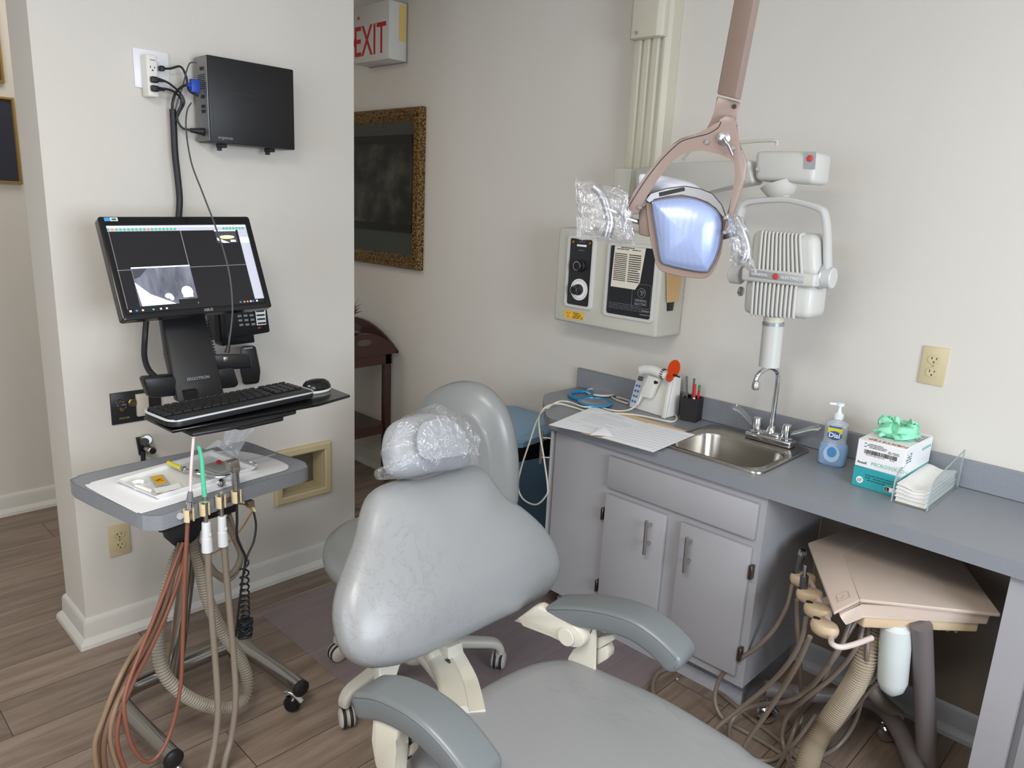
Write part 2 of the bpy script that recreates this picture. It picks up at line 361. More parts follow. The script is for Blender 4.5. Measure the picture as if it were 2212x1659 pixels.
DL0 = P(1308, 1066, 'y', yf); DL1 = P(1438, 1113, 'y', yf)
dl, *_ = panel('door', [V((DL0.x, yf, DL0.z)), V((DL1.x, yf, DL0.z)), V((DL1.x, yf, DB.z)), V((DL0.x, yf, DB.z))], cab)
drr, *_ = panel('door', [V((DRL.x, yf, DR.z)), V((DR.x, yf, DR.z)), V((DR.x, yf, DB.z)), V((DRL.x, yf, DB.z))], cab)
yh = yf-.032
bar_handle(dl, P(1397, 1125, 'y', yh), P(1391, 1198, 'y', yh), (0, -.032, 0)); bar_handle(drr, P(1484, 1161, 'y', yh), P(1477, 1237, 'y', yh), (0, -.032, 0))
def hinge(parent, x, z): obj('hinge', MB().bb(x-.004, x+.005, yf-.004, CY, z-.022, z+.022, .001, 1), m_hinge, parent)
for z in (P(1620, 1237, 'y', yf).z, P(1598, 1415, 'y', yf).z): hinge(drr, DR.x+.008, z); hinge(dl, DL0.x-.008, z)
# angled corner cabinet
cc = thing('corner_cabinet', (-1.85, 2.3, 0), 'grey angled corner cabinet with one narrow door beside the blue bin', 'cabinet')
A0, A1 = V((-1.69, CY)), V((-1.882, 2.245))
pts = [(-1.691, 2.44), (-1.882, 2.44), (A1.x, A1.y), (A0.x-.002, A0.y)]
obj('body', zprism(MB(), pts, .1, CB), m_cab, cc)
obj('toe_kick', zprism(MB(), [(-1.70, 2.43), (-1.86, 2.43), (-1.86, 2.29), (-1.70, 2.11)], 0, .1), m_kick, cc)
dd = (A1-A0).normalized(); nn = V((-dd.y, dd.x)) if V((-dd.y, dd.x)).dot(V((-1, -1))) > 0 else V((dd.y, -dd.x))
q0, q1 = A0+dd*.015, A1-dd*.015
cdoor = obj('door', zprism(MB(), [q0+nn*.002, q1+nn*.002, q1+nn*.02, q0+nn*.02], .13, .745, .003), m_cab, cc)
hp = q0+dd*.05+nn*.055
bar_handle(cdoor, (hp.x, hp.y, .725), (hp.x, hp.y, .595), (nn.x*.035, nn.y*.035, 0), (.2, .8))
# panel at the right of the recess and the next cabinet
rc = thing('end_cabinet', (.2, 2.25, 0), 'grey cabinet at the right end of the recess, cut by the picture edge', 'cabinet')
x0 = -.2565; x1 = P(2190, 1560, 'y', 2.01).x
r = MB(); r.bb(x0, x1, 2.01, 2.44, 0, CB); r.bb(x1, 1.18, 2.06, 2.44, .1, CB); obj('body', r, m_cab, rc)
obj('door', MB().bb(x1+.015, .6, 2.042, 2.06, .13, .73, .004), m_cab, rc)
# ================================================================ sink and faucet
m_ss = mat('satin_stainless', 'a8a39b', .26, 1, var=.05, vscale=30)
m_black = mat('black_plastic', '1b1b1d', .42)
m_blackg = mat('glossy_black_plastic', '121214', .18)
m_dark = mat('dark_rubber', '232326', .6)
m_gold = mat('brass', 'b58a3c', .35, 1)
def srect(w, h, r, z, cx, cy, n=5): return [V((cx+x, cy+y, z)) for x, y in rrect(w, h, r, n)]
sx, sy = -1.101, 2.225
snk = MB()
rings = [srect(.372, .372, .03, CT+.0005, sx, sy), srect(.370, .370, .03, CT+.006, sx, sy), srect(.360, .360, .03, CT+.0075, sx, sy), srect(.352, .352, .04, CT+.0055, sx, sy),
         srect(.318, .258, .055, CT+.0050, sx, sy-.033), srect(.306, .246, .055, CT+.001, sx, sy-.033), srect(.300, .240, .055, CT-.01, sx, sy-.033), srect(.288, .228, .055, CT-.115, sx, sy-.033),
         srect(.272, .212, .05, CT-.128, sx, sy-.033), srect(.24, .18, .045, CT-.134, sx, sy-.033), srect(.06, .06, .028, CT-.137, sx, sy-.033)]
snk.skin(rings, True, (False, True))
sk = thing('sink', (sx, sy, CT), 'square stainless steel drop-in sink in the grey worktop', 'sink')
obj('basin', snk, m_ss, sk)
obj('drain', MB().cyl((sx, sy-.033, CT-.137), (sx, sy-.033, CT-.131), .042, bev=.003), m_chrome, sk)
fx, fy, fz = -1.045, 2.368, CT+.0062
fa = thing('faucet', (fx, fy, fz), 'chrome gooseneck faucet with two clear blade handles behind the sink', 'faucet')
b = MB(); b.box((fx, fy, fz+.012), (.165, .05, .024), None, .006, 3); b.box((fx, fy, fz+.028), (.07, .034, .02), None, .008, 3); b.cyl((fx, fy, fz+.03), (fx, fy, fz+.058), .017, .012, bev=.003)
obj('base', b, m_chrome, fa)
Q = lambda px, py, y=fy: P(px, py, 'y', y)
sp0 = V((fx, fy, fz+.04)); zt = Q(1642, 792).z
tip = PN(1620, 836, V((fx, fy-.0, 0)), V((.55, 1, 0)).normalized())
tip = V((fx-.035, fy-.085, P(1620, 836, 'y', fy-.085).z+.0)); ztop = P(1633, 788, 'y', fy-.04).z
s_ = MB(); s_.tube([sp0, (fx, fy, fz+.12), (fx, fy, ztop-.05), (fx-.004, fy-.008, ztop-.015), (fx-.018, fy-.042, ztop), (fx-.032, fy-.076, ztop-.018), (fx-.036, fy-.086, tip.z+.03), (tip.x, tip.y, tip.z+.015)], .0085, seg=14)
s_.lathe([(.0085, 0), (.013, .004), (.013, .022), (.010, .028)], (tip.x, tip.y, tip.z-.005), (0, 0, 1), 16)
obj('spout', s_, m_chrome, fa)
m_acr = mat('clear_acrylic', 'f2f6f6', .05, trans=.95, ior=1.3)
for sgn, tq in ((-1, [(1602, 897), (1580, 888), (1566, 876)]), (1, [(1690, 922), (1715, 923), (1740, 912)])):
    kx = fx+sgn*.053
    kb = MB(); kb.lathe([(.024, 0), (.024, .006), (.017, .010), (.0165, .045), (.014, .052), (.006, .054)], (kx, fy, fz+.022), (0, 0, 1), 10); kn = obj('handle', kb, m_chrome, fa)
    a = V((kx+sgn*.012, fy, fz+.045)); pts = [a, V((kx+sgn*.045, fy+.012, fz+.062)), V((kx+sgn*.075, fy+.02, fz+.078)), V((kx+sgn*.10, fy+.02, fz+.085))]
    hb = MB(); hb.sweep(pts, [(-.009, -.003), (.009, -.003), (.009, .003), (-.009, .003)], (0, 1, .3), 4, scale=lambda t: .8+.7*t)
    obj('lever', hb, m_acr, kn)
# ================================================================ soap bottle
def ellip(w, d, z, cx, cy, n=20, e=2.6, rot=0):
    out = []
    for k in range(n):
        a = 2*math.pi*k/n; c_, s2 = math.cos(a), math.sin(a)
        x = w*math.copysign(abs(c_)**(2/e), c_); y = d*math.copysign(abs(s2)**(2/e), s2); out.append(V((cx+x*math.cos(rot)-y*math.sin(rot), cy+x*math.sin(rot)+y*math.cos(rot), z)))
    return out
bx, by = P(1792, 1004, 'z', CT).x, P(1792, 1004, 'z', CT).y+.012
sb = thing('soap_bottle', (bx, by, CT), 'clear pump bottle of blue hand soap right of the sink', 'soap dispenser')
m_liq = mat('pale_blue_soap', '8fb0d8', .15, coat=.4, sub=.2)
m_clr = mat('clear_bottle_plastic', 'c3ccd3', .2, coat=.5, alpha=.55)
rt_ = R(12)
b = MB(); b.skin([ellip(w, d, CT+z, bx, by, rot=rt_) for w, d, z in ((.036, .022, .0), (.040, .026, .004), (.042, .028, .02), (.043, .028, .045), (.040, .026, .066), (.035, .024, .074))]); obj('soap_liquid', b, m_liq, sb)
b = MB(); b.skin([ellip(w, d, CT+z, bx, by, rot=rt_) for w, d, z in ((.035, .024, .0745), (.034, .022, .085), (.035, .020, .12), (.036, .018, .135), (.030, .015, .140), (.016, .012, .146), (.015, .012, .152))]); obj('shoulder', b, m_clr, sb)
m_pump = mat('translucent_white_plastic', 'e4e8ec', .35, sub=.1)
b = MB(); b.lathe([(.015, 0), (.0155, .014), (.010, .017), (.006, .024), (.005, .040), (.012, .042), (.012, .05), (.002, .052)], (bx, by, CT+.15)); b.box((bx-.014, by-.008, CT+.196), (.034, .010, .008), Matrix.Rotation(R(30), 3, 'Z'), .003); obj('pump', b, m_pump, sb)
lx, ly = V((math.cos(rt_), math.sin(rt_), 0)), V((math.sin(rt_), -math.cos(rt_), 0))
o = V((bx, by, CT))+ly*.0285
m_blue = mat('label_blue', '2a5ca8', .4); m_lblue = mat('label_light_blue', '4d97d3', .4); m_yel = mat('label_yellow', 'e7d32a', .4); m_wt = mat('print_white', 'f2f2f0', .5)
m_ink = mat('black_ink', '1c1c1c', .6); m_red = mat('print_red', 'c23a34', .5)
def disc(mb, c, ux, uy, rx, ry, n=20, th=.0005):
    nn_ = V(ux).cross(V(uy)).normalized(); p = [V(c)+V(ux)*rx*math.cos(2*math.pi*k/n)+V(uy)*ry*math.sin(2*math.pi*k/n) for k in range(n)]
    if nn_.dot(EYE-V(c)) < 0: nn_ = -nn_
    return mb.hexa(p, [q+nn_*th for q in p])
Zu = V((0, 0, 1))
b = MB(); disc(b, o+V((0, 0, .042))+ly*.0005, lx, Zu, .024, .028); b.m = 1; disc(b, o+V((0, 0, .047))+ly*.0011, lx, Zu, .014, .017)
b.m = 0; obj('lower_label', b, [mat('label_pale_blue', 'b8d2ec', .4), m_lblue], sb)
o2 = V((bx, by, CT))+ly*.0222
b = MB(); b.m = 1; b.quad(o2+lx*-.021+Zu*.108, o2+lx*.021+Zu*.108, o2+lx*.021+Zu*.126, o2+lx*-.021+Zu*.126); b.m = 0; b.quad(o2+lx*-.019+Zu*.124+ly*.001, o2+lx*.019+Zu*.124+ly*.001, o2+lx*.019+Zu*.129+ly*.001, o2+lx*-.019+Zu*.129+ly*.001)
disc(b, o2+V((0, 0, .1))+ly*.001, lx, Zu, .021, .014); lb = obj('upper_label', b, [m_blue, m_yel], sb)
text('lettering', 'Dial', o2+V((0, 0, .1))+ly*.002, lx, Zu, .021, m_wt, lb, align='CENTER', bold=.0006)
# ================================================================ glove boxes, glove, napkin tray
GY = 2.215
g0 = P(1836, 1048, 'y', GY); gw, gd, gh = .238, .125, .068
q = [P(x, y, 'y', GY) for x, y in ((1839, 1036), (1925, 1068))]
ang = math.atan2(-.0, 1); gux, guy = V((math.cos(-.03), math.sin(-.03), 0)), V((math.sin(.03), math.cos(.03), 0))
gp = P(1838, 1046, 'z', CT)                                                    # near left bottom corner
def gbox(name, label, z, W_, D_, Hh, m, shift=0):
    o = thing(name, gp+gux*(W_/2+shift)+guy*(D_/2)+V((0, 0, z)), label, 'glove box'); a = gp+gux*shift+V((0, 0, z))
    obj('carton', MB().slab([a, a+gux*W_, a+gux*W_+guy*D_, a+guy*D_], (0, 0, Hh), .0015, 1), m, o); return o, a
m_teal = mat('teal_card', '2c9fa6', .45, coat=.2); m_card = mat('white_card', 'e8e8ea', .45, coat=.1)
GW, GD = .130, .225
lo, la = gbox('glove_box', 'teal glove box lying beneath the white one', 0, GW, GD, .06, m_teal)
hi, ha = gbox('glove_box', 'white glove box with red and green print, on the teal box', .0605, GW, GD, .082, m_card, .001)
fr = -guy*.0006
b = MB(); scribble(b, la+gux*.078+Zu*.034+fr, gux, Zu, .085, .022, 3, seed=3); obj('small_print', b, mat('dark_teal_ink', '17606a', .5), lo)
b = MB(); disc(b, la+gux*.022+Zu*.022+fr, gux, Zu, .010, .010); b.m = 1; scribble(b, la+gux*.022+Zu*.022+fr*2.5, gux, Zu, .013, .011, 3, seed=5); obj('seal', b, [m_wt, m_ink], lo)
b = MB(); b.quad(*[la+gux*x+Zu*z+fr for x, z in ((.092, .010), (.128, .010), (.128, .023), (.092, .023))]); b.m = 1; b.quad(*[la+gux*x+Zu*z+fr*2 for x, z in ((.093, .011), (.105, .011), (.105, .022), (.093, .022))]); sl = obj('size_label', b, [m_wt, m_ink], lo)
text('lettering', 'L', la+gux*.099+Zu*.0165+fr*4, gux, Zu, .010, m_wt, lo, align='CENTER')
m_grn = mat('print_mint', '7fbfae', .5)
text('lettering', 'MICROTOUCH', ha+gux*.094+Zu*.017+fr, gux, Zu, .0145, m_grn, hi, align='CENTER')
text('lettering', 'Ansell', ha+gux*.006+Zu*.014+fr, gux, Zu, .011, m_ink, hi)
b = MB(); rr = random.Random(4); x = .022
while x < .112:
    w_ = rr.choice((.0008, .0014, .0022)); b.quad(*[ha+gux*u+Zu*z+fr for u, z in ((x, .043), (x+w_, .043), (x+w_, .055), (x, .055))]); x += w_+rr.choice((.0008, .0012, .002))
obj('barcode', b, m_ink, hi)
b = MB(); scribble(b, ha+gux*.05+Zu*.068+fr, gux, Zu, .062, .014, 3, seed=9); scribble(b, ha+gux*.1+Zu*.061+fr, gux, Zu, .03, .008, 2, seed=19); scribble(b, ha+gux*.066+Zu*.04+fr, gux, Zu, .08, .003, 1, seed=10); obj('small_print', b, m_ink, hi)
tz = ha+Zu*.0826
text('lettering', 'NEXTSTEP', tz+gux*.128+guy*.022, -gux, -guy, .023, m_red, hi)
b = MB(); scribble(b, tz+gux*.118+guy*.15, -guy, gux, .09, .02, 3, seed=12); obj('small_print', b, mat('grey_ink', '70757a', .6), hi)
sdx = ha+gux*(GW+.0006)
text('lettering', 'MICROTOUCH', sdx+guy*.14+Zu*.055, guy, Zu, .011, m_grn, hi)
b = MB(); scribble(b, sdx+guy*.035+Zu*.05, guy, Zu, .04, .03, 4, seed=14, fill=.5); obj('small_print', b, mat('dark_teal_ink', '17606a', .5), hi)
# the pulled-out glove
m_glove = mat('mint_nitrile', '93dfbb', .5, sub=.15)
gb = MB(); rr = random.Random(11); gc = tz+gux*.068+guy*.105; N1, N2 = 30, 22; grid = []
from mathutils import noise
for i in range(N2):
    t = i/(N2-1); row = []
    for j in range(N1+1):
        a = 2*math.pi*j/N1; rad = (.018+.036*math.sin(math.pi*min(1, t*.85+.1))**.7)*(1-.2*t)
        n3 = noise.noise_vector(V((math.cos(a)*2.6, math.sin(a)*2.6, t*4.1+2))); n3 = V((math.copysign(abs(n3.x)**.7, n3.x), math.copysign(abs(n3.y)**.7, n3.y), math.copysign(abs(n3.z)**.6, n3.z)))
        row.append(gc+gux*(rad*1.05*math.cos(a)+n3.x*.020)+guy*(rad*1.1*math.sin(a)+n3.y*.020+t*.016)+Zu*(.002+(t*.052 if t < .75 else .039-(t-.75)*.11)+max(-.001, n3.z*.030*t)))
    grid.append(row)
gb.sheet(grid, .0007)
for k, (dx_, dy_, lx_, hz) in enumerate(((-.058, -.03, .05, .010), (-.03, -.06, .05, .008), (-.055, .02, .055, .052), (-.01, .0, .05, .062), (.03, -.045, .05, .012))):
    st_ = gc+gux*dx_*.35+guy*dy_*.35+Zu*.014; en = gc+gux*dx_+guy*dy_+Zu*hz
    gb.tube([st_, st_.lerp(en, .5)+Zu*.006, en], .009, seg=8, n=5, scale=lambda t: 1.1-.55*t*t)
gl = obj('rubber_glove', gb, m_glove, None, 70); tag(gl, 'crumpled mint green rubber glove sticking out of the white box', 'glove')
# napkins in a clear acrylic tray
m_pap = mat('white_paper', 'e9e6e2', .85); m_acr2 = film('acrylic_sheet', (.93, .96, .96), .10, .05, .03, .02)
n0, n1, n2 = P(1924, 1084, 'z', CT), P(2003, 1107, 'z', CT), P(2082, 1051, 'z', CT)
nux = (n1-n0); nW = nux.length; nux.normalize(); nuy = V((-nux.y, nux.x, 0)); nD = min((n2-n1).dot(nuy), .285)
nt_ = thing('napkin_tray', n0+nux*nW/2+nuy*nD/2, 'clear acrylic tray holding folded paper napkins beside the glove boxes', 'tray')
obj('base', MB().slab([n0, n0+nux*nW, n0+nux*nW+nuy*nD, n0+nuy*nD], (0, 0, .003)), m_acr2, nt_)
def side(o, name):
    hb = .088; pts = [o+Zu*.003, o+nuy*nD+Zu*.003, o+nuy*nD+Zu*(hb+.03), o+nuy*.03+Zu*hb, o+nuy*.008+Zu*(hb-.012), o+Zu*(hb-.03)]
    sw = obj(name, MB().slab(pts, nux*.003), m_acr2, nt_)
    eb = MB(); eb.sweep([p+nux*.0015 for p in pts[1:]]+[pts[0]+nux*.0015], [(-.0017, -.0012), (.0017, -.0012), (.0017, .0012), (-.0017, .0012)], nux, smooth=False); obj('polished_edge', eb, mat('acrylic_edge', 'a9b8b4', .2, alpha=.75), sw); return sw
side(n0, 'side_wall'); side(n0+nux*(nW-.003), 'side_wall'); obj('back_wall', MB().slab([n0+nuy*(nD-.003)+nux*.003+Zu*.003, n0+nuy*(nD-.003)+nux*(nW-.003)+Zu*.003, n0+nuy*nD+nux*(nW-.003)+Zu*.003, n0+nuy*nD+nux*.003+Zu*.003], (0, 0, .05)), m_acr2, nt_)
rr = random.Random(5); zc = CT+.0035; ofs = [rr.uniform(0, .007) for _ in range(22)]
for k in range(22):
    th = .0018; g = []
    for i in range(9):
        row = []
        for j in range(7):
            u, v = i/8, j/6; sag = -.004*max(0, (k-8)/14)*math.sin(u*3.14)+.0035*math.sin(u*7+.6)*(k/22)
            row.append(n0+nux*(.006+(nW-.016)*u+(ofs[k]-.003)*.5)+nuy*(.006+ofs[k]+(nD-.022)*v)+Zu*(zc-CT+sag*.8))
        g.append(row)
    nb = MB(); nb.sheet(g, -.0018); nb_o = obj('paper_napkin', nb, mat('cream_paper', 'e3d6bd', .85) if k < 1 else m_pap, None, 60)
    nb_o.location.z += 0
    tag(nb_o, 'folded white napkin somewhere in the stack in the clear tray' if 0 < k < 21 else ('topmost white napkin of the stack in the clear tray' if k else 'cream napkin at the bottom of the stack in the clear tray'), 'napkin', 'napkins stacked in the clear tray')
    zc += .0023
# ================================================================ pen cup with pens
c0, c1, c2 = P(1468, 907, 'z', CT), P(1502, 914, 'z', CT), P(1522, 893, 'z', CT)
cux = (c1-c0).normalized(); cuy = V((-cux.y, cux.x, 0)); cw = .062; cc0 = c0
pc = thing('pen_cup', c0+cux*cw/2+cuy*cw/2, 'black woven square pen cup by the curing unit', 'pen cup')
b = MB(); a = [c0, c0+cux*cw, c0+cux*cw+cuy*cw, c0+cuy*cw]; t_ = .003; ai = [c0+cux*t_+cuy*t_, c0+cux*(cw-t_)+cuy*t_, c0+cux*(cw-t_)+cuy*(cw-t_), c0+cux*t_+cuy*(cw-t_)]
b.skin([a, [p+Zu*.088 for p in a], [p+Zu*.088 for p in ai], [p+Zu*.004 for p in ai]])
obj('cup_body', b, mat('black_leatherette', '211d1c', .5, bump=.6, bscale=700), pc, 20)
cc_ = c0+cux*cw/2+cuy*cw/2
m_pen_r = mat('red_plastic', 'c8232b', .35); m_pen_w = mat('white_plastic', 'eeeeee', .35); m_pen_g = mat('green_plastic', '3f8f55', .35); m_smoke = mat('smoky_plastic', '6d6a68', .3, alpha=.8)
def pen(o, d, L, r, mb_, mc_, label, cap=.035, cat='pen', name='pen'):
    d = V(d).normalized(); o = V(o); t = thing(name, o, label, cat)
    obj('barrel', MB().cyl(o, o+d*(L-cap), r, seg=12, bev=.0008), mb_, t); obj('cap', MB().cyl(o+d*(L-cap), o+d*L, r*1.12, seg=12, bev=.001), mc_, t)
pen(cc_+cux*.012-cuy*.012+Zu*.005, (-.05, .0, 1), .135, .005, m_pen_w, m_pen_r, 'white marker with a red cap in the black cup', .05)
pen(cc_+cux*.016+cuy*.008+Zu*.005, (.0, .03, 1), .13, .0045, m_pen_r, m_pen_g, 'pen with green end behind the red-capped marker in the black cup', .02)
for dx_, dy_, h_ in ((-.018, .006, .155), (-.004, .014, .150)):
    o = cc_+cux*dx_+cuy*dy_+Zu*.005; st = MB(); st.cyl(o, o+V((.02*dx_/.02, .0, h_)), .0045, seg=10); so = obj('suction_straw', st, m_smoke); tag(so, 'smoky grey plastic stick standing tallest in the black cup' if h_ > .152 else 'smoky grey plastic stick, shorter of two in the black cup', 'plastic stick')
# ================================================================ curing light unit
m_cu = mat('warm_white_plastic', 'dfddd6', .38); m_cu2 = mat('light_grey_label', 'c9cccf', .4)
k0, k1, k2 = P(1357, 879, 'z', CT), P(1440, 904, 'z', CT), P(1473, 893, 'z', CT)
ex = V((k1.x-k0.x, k1.y-k0.y, 0)); eW = ex.length; ex.normalize(); ey = V((-ex.y, ex.x, 0))
cu = thing('curing_light', k0+ex*eW/2+ey*.05, 'white dental curing light with orange eye shield on the worktop', 'curing light')
hh = .155; dp_ = .075
b = MB(); tl = ex*.012
b.hexa([k0, k0+ex*eW, k0+ex*eW+ey*dp_, k0+ey*dp_], [k0+ey*.030+ex*.012+Zu*hh, k0+ex*eW+ey*.030-ex*.004+Zu*hh, k0+ex*eW+ey*dp_+Zu*hh-ex*.004, k0+ey*dp_+ex*.012+Zu*hh], .006, 3)
b.slab([k0+ex*(eW-.018)+ey*.0, k0+ex*eW+ey*0, k0+ex*(eW)+ey*.02+Zu*hh, k0+ex*(eW-.014)+ey*.02+Zu*hh], -ey*.012, .003)
obj('housing', b, m_cu, cu)
fn = ((ex).cross(ey*.030+Zu*hh)).normalized(); fn = fn if fn.dot(EYE-k0) > 0 else -fn; fu = (ey*.030+ex*.012+Zu*hh).normalized()
b = MB(); o = k0+fn*.0008+ex*.004; b.quad(o+fu*.01, o+ex*.034+fu*.01, o+ex*.034+fu*.148, o+fu*.148); face = obj('control_face', b, m_cu2, cu)
b = MB(); disc0 = [(.010+c*.013, .028+r*.021) for r in range(4) for c in range(2)]
for x, y in disc0: disc(b, o+ex*x+fu*y+fn*.001, ex, fu, .0048, .0048, 14, .001)
obj('buttons', b, mat('button_blue', '2f74c4', .4), cu)
obj('display', MB().quad(*[o+ex*x+fu*y+fn*.001 for x, y in ((.006, .112), (.03, .112), (.03, .13), (.006, .13))], th=.001), mat('lcd_grey', '5c625c', .25), cu)
# gun
gq = k0+ex*(eW*.5)-ey*.02; gn = -ey
G = lambda px, py: PN(px, py, gq, ey)
b = MB(); gcn = [G(1386, 797), G(1400, 797), G(1422, 805), G(1447, 816)]
b.tube([G(1384, 799), G(1392, 797), G(1410, 799), G(1428, 806), G(1444, 812)], .019, seg=20, n=4, scale=lambda t: 1.0-.1*abs(t-.4)+(-.25 if t > .97 else 0)+(-.2 if t < .02 else 0))
b.slab([G(1399, 810), G(1421, 817), G(1403, 862), G(1378, 856)], ey*.026, .005, 3)
gun = obj('gun', b, m_cu, cu)
obj('trigger', MB().slab([G(1411, 823), G(1417, 820), G(1419, 829), G(1412, 831)], ey*.01, .002), m_black, gun)
b = MB(); ax_ = (G(1447, 816)-G(1428, 808)).normalized()
for k in range(14):
    a = 2*math.pi*k/14; p = G(1434, 808); s1 = ax_.orthogonal().normalized(); s2 = ax_.cross(s1); dr_ = s1*math.cos(a)+s2*math.sin(a)
    b.box(p+dr_*.0185, (.003, .003, .012), rm(s1, s2, ax_) if 0 else Matrix((dr_, ax_.cross(dr_), ax_)).transposed())
obj('vent_slots', b, m_black, gun)
b = MB(); b.cyl(G(1446, 813), G(1449, 814), .0205); obj('nose_ring', b, mat('orange_translucent', 'd8481c', .25, alpha=.8), gun)
m_or = mat('orange_shield', 'e04a10', .15, coat=.6, trans=.35, ior=1.2, emit=0)
sc_ = G(1457, 796)-ey*.004; sn = (ax_*1.0+ey*-.55).normalized(); s1 = Zu-sn*Zu.dot(sn); s1.normalize(); s2 = sn.cross(s1)
b = MB(); b.hexa([sc_+s1*.034*math.cos(a)+s2*.024*math.sin(a) for a in [2*math.pi*k/28 for k in range(28)]], [sc_+sn*.002+s1*.034*math.cos(a)+s2*.024*math.sin(a) for a in [2*math.pi*k/28 for k in range(28)]])
obj('eye_shield', b, m_or, gun)
b = MB(); b.tube([G(1446, 808), G(1456, 810), G(1469, 815)], .006, seg=12, scale=lambda t: 1-.55*t); obj('light_tip', b, m_black, gun)
m_cord = mat('cream_cord', 'd8d2c2', .45)
def zc_(px, py, z=CT+.004): return P(px, py, 'z', z)
b = MB(); b.tube([G(1385, 858), G(1376, 872), zc_(1362, 884, CT+.006), zc_(1340, 888), zc_(1315, 885), zc_(1290, 878), zc_(1262, 879, CT+.01), P(1228, 868, 'z', CT+.012), P(1205, 868, 'z', CT+.02), P(1182, 882, 'z', CT+.0), P(1162, 905, 'y', 2.02), P(1144, 955, 'y', 2.0), P(1126, 1010, 'y', 2.0), P(1119, 1050, 'y', 2.0), P(1130, 1078, 'y', 2.0), P(1158, 1090, 'y', 2.0), P(1180, 1070, 'y', 2.0), P(1183, 1050, 'y', 2.0), P(1175, 990, 'y', 2.0), P(1166, 935, 'y', 2.0), P(1165, 900, 'y', 2.02), P(1178, 880, 'z', CT+.02), P(1205, 872, 'z', CT+.012), P(1240, 880, 'z', CT+.006), P(1275, 890, 'z', CT+.004), P(1330, 893, 'z', CT+.004), P(1371, 896, 'z', CT+.004), P(1405, 902, 'z', CT+.004), P(1450, 911, 'z', CT+.004), P(1462, 903, 'z', CT+.004), P(1455, 893, 'z', CT+.006), P(1441, 893, 'z', CT+.012)], .0033, seg=8, n=5)
obj('cord', b, m_cord, cu)
b = MB(); b.tube([G(1385, 856), G(1377, 872)], .0055, seg=10, smooth=False); obj('strain_relief', b, m_cu, cu)
# ================================================================ hand mirrors
m_mir = mat('mirror_glass', 'e6e8e4', .12, 1); m_tq = mat('blue_glossy_plastic', '1f7fae', .22); m_wh = mat('pale_grey_plastic', 'c9c5bd', .4)
def mirror(name, c, rx, ry, ang, h0, h1, hw, mcol, label, rim):
    c = V(c); t = thing(name, (c.x, c.y, CT), label, 'hand mirror'); e1 = V((math.cos(ang), math.sin(ang), 0)); e2 = V((-e1.y, e1.x, 0)); n = 32
    def el(a, b_, z): return [c+e1*a*math.cos(2*math.pi*k/n)+e2*b_*math.sin(2*math.pi*k/n)+Zu*z for k in range(n)]
    b = MB(); b.skin([el(rx-rim, ry-rim, .004), el(rx-.002, ry-.002, .001), el(rx, ry, .004), el(rx-.002, ry-.002, .008), el(rx-rim, ry-rim, .0095), el(rx-rim, ry-rim, .006)], True, (True, False)); obj('rim', b, mcol, t)
    b = MB(); b.hexa(el(rx-rim, ry-rim, .0055), el(rx-rim, ry-rim, .0068)); obj('mirror_glass', b, m_mir, t)
    return t, e1, e2
mc = P(1285, 871, 'z', CT+.006); t, e1, e2 = mirror('hand_mirror', mc, .070, .070, 0, 0, 0, 0, m_tq, 'blue rimmed hand mirror with loop handle near the worktop corner', .012)
lp = [P(x, y, 'z', CT+.007) for x, y in ((1257, 864), (1247, 862), (1234, 857), (1231, 851), (1243, 847), (1262, 846), (1279, 849), (1277, 855), (1266, 861))]
b = MB(); b.tube(lp, .0085, seg=12, n=5); obj('loop_handle', b, m_tq, t)
mc = P(1297, 850, 'z', CT+.004); t, e1, e2 = mirror('hand_mirror', mc, .062, .062, 0, 0, 0, 0, m_wh, 'clear rimmed hand mirror with pale handle behind the blue one', .003)
lp = [P(x, y, 'z', CT+.006) for x, y in ((1322, 858), (1330, 863), (1350, 870), (1357, 871), (1360, 866), (1345, 861), (1332, 858))]
b = MB(); b.tube(lp, .004, seg=8, n=5); obj('loop_handle', b, m_wh, t)
# ================================================================ papers on the worktop
m_sheet = mat('sheet_paper', 'e9eaee', .8); m_man = mat('manila_folder', 'd8b98c', .7); m_prt = mat('faint_print', 'bcc0cb', .8)
def psheet(name, q, z, label, cat, m, curl=None, prt=0, seed=1, th=.0005):
    q = [P(x, y, 'z', z) for x, y in q]; g = []
    for i in range(11):
        row = []
        for j in range(11):
            u, v = i/10, j/10; p = q[0].lerp(q[1], u).lerp(q[3].lerp(q[2], u), v)
            if curl: p.z += curl(u, v)
            row.append(p)
        g.append(row)
    b = MB(); b.sheet(g, th)
    if prt:
        b.m = 1; ux = (q[1]-q[0]); uy = (q[3]-q[0]); c_ = (q[0]+q[2])/2+Zu*(.0012+(curl(.5, .5) if curl else 0))
        lp_ = prt; lp_(b, q, seed)
    return tag(obj(name, b, [m, m_prt], None, 60), label, cat)
def lines(pairs):
    def f(b, q, seed):
        rr = random.Random(seed)
        for u0, u1, v in pairs:
            u = u0
            while u < u1:
                w_ = rr.uniform(.01, .05); e_ = min(u+w_, u1)
                pt = lambda a, c_: q[0].lerp(q[1], a).lerp(q[3].lerp(q[2], a), c_)+Zu*(.0010)
                b.quad(pt(u, v), pt(e_, v), pt(e_, v+.008), pt(u, v+.008), .0002); u = e_+.008
    return f
fol = psheet('folder', [(1345, 891), (1484, 931), (1372, 967), (1255, 935)], CT+.003, 'manila folder lying under the white papers', 'folder', m_man)
pa = psheet('paper', [(1282, 878), (1402, 916), (1310, 945), (1185, 918)], CT+.0055, 'typed sheet with a letterhead hanging over the worktop edge', 'paper', m_sheet, lambda u, v: 0, lines([(.35, .62, .10), (.30, .68, .15), (.2, .9, .27), (.2, .93, .33), (.2, .9, .39), (.2, .85, .45), (.2, .6, .51), (.2, .8, .57), (.1, .3, .7), (.4, .8, .75)]), 2)
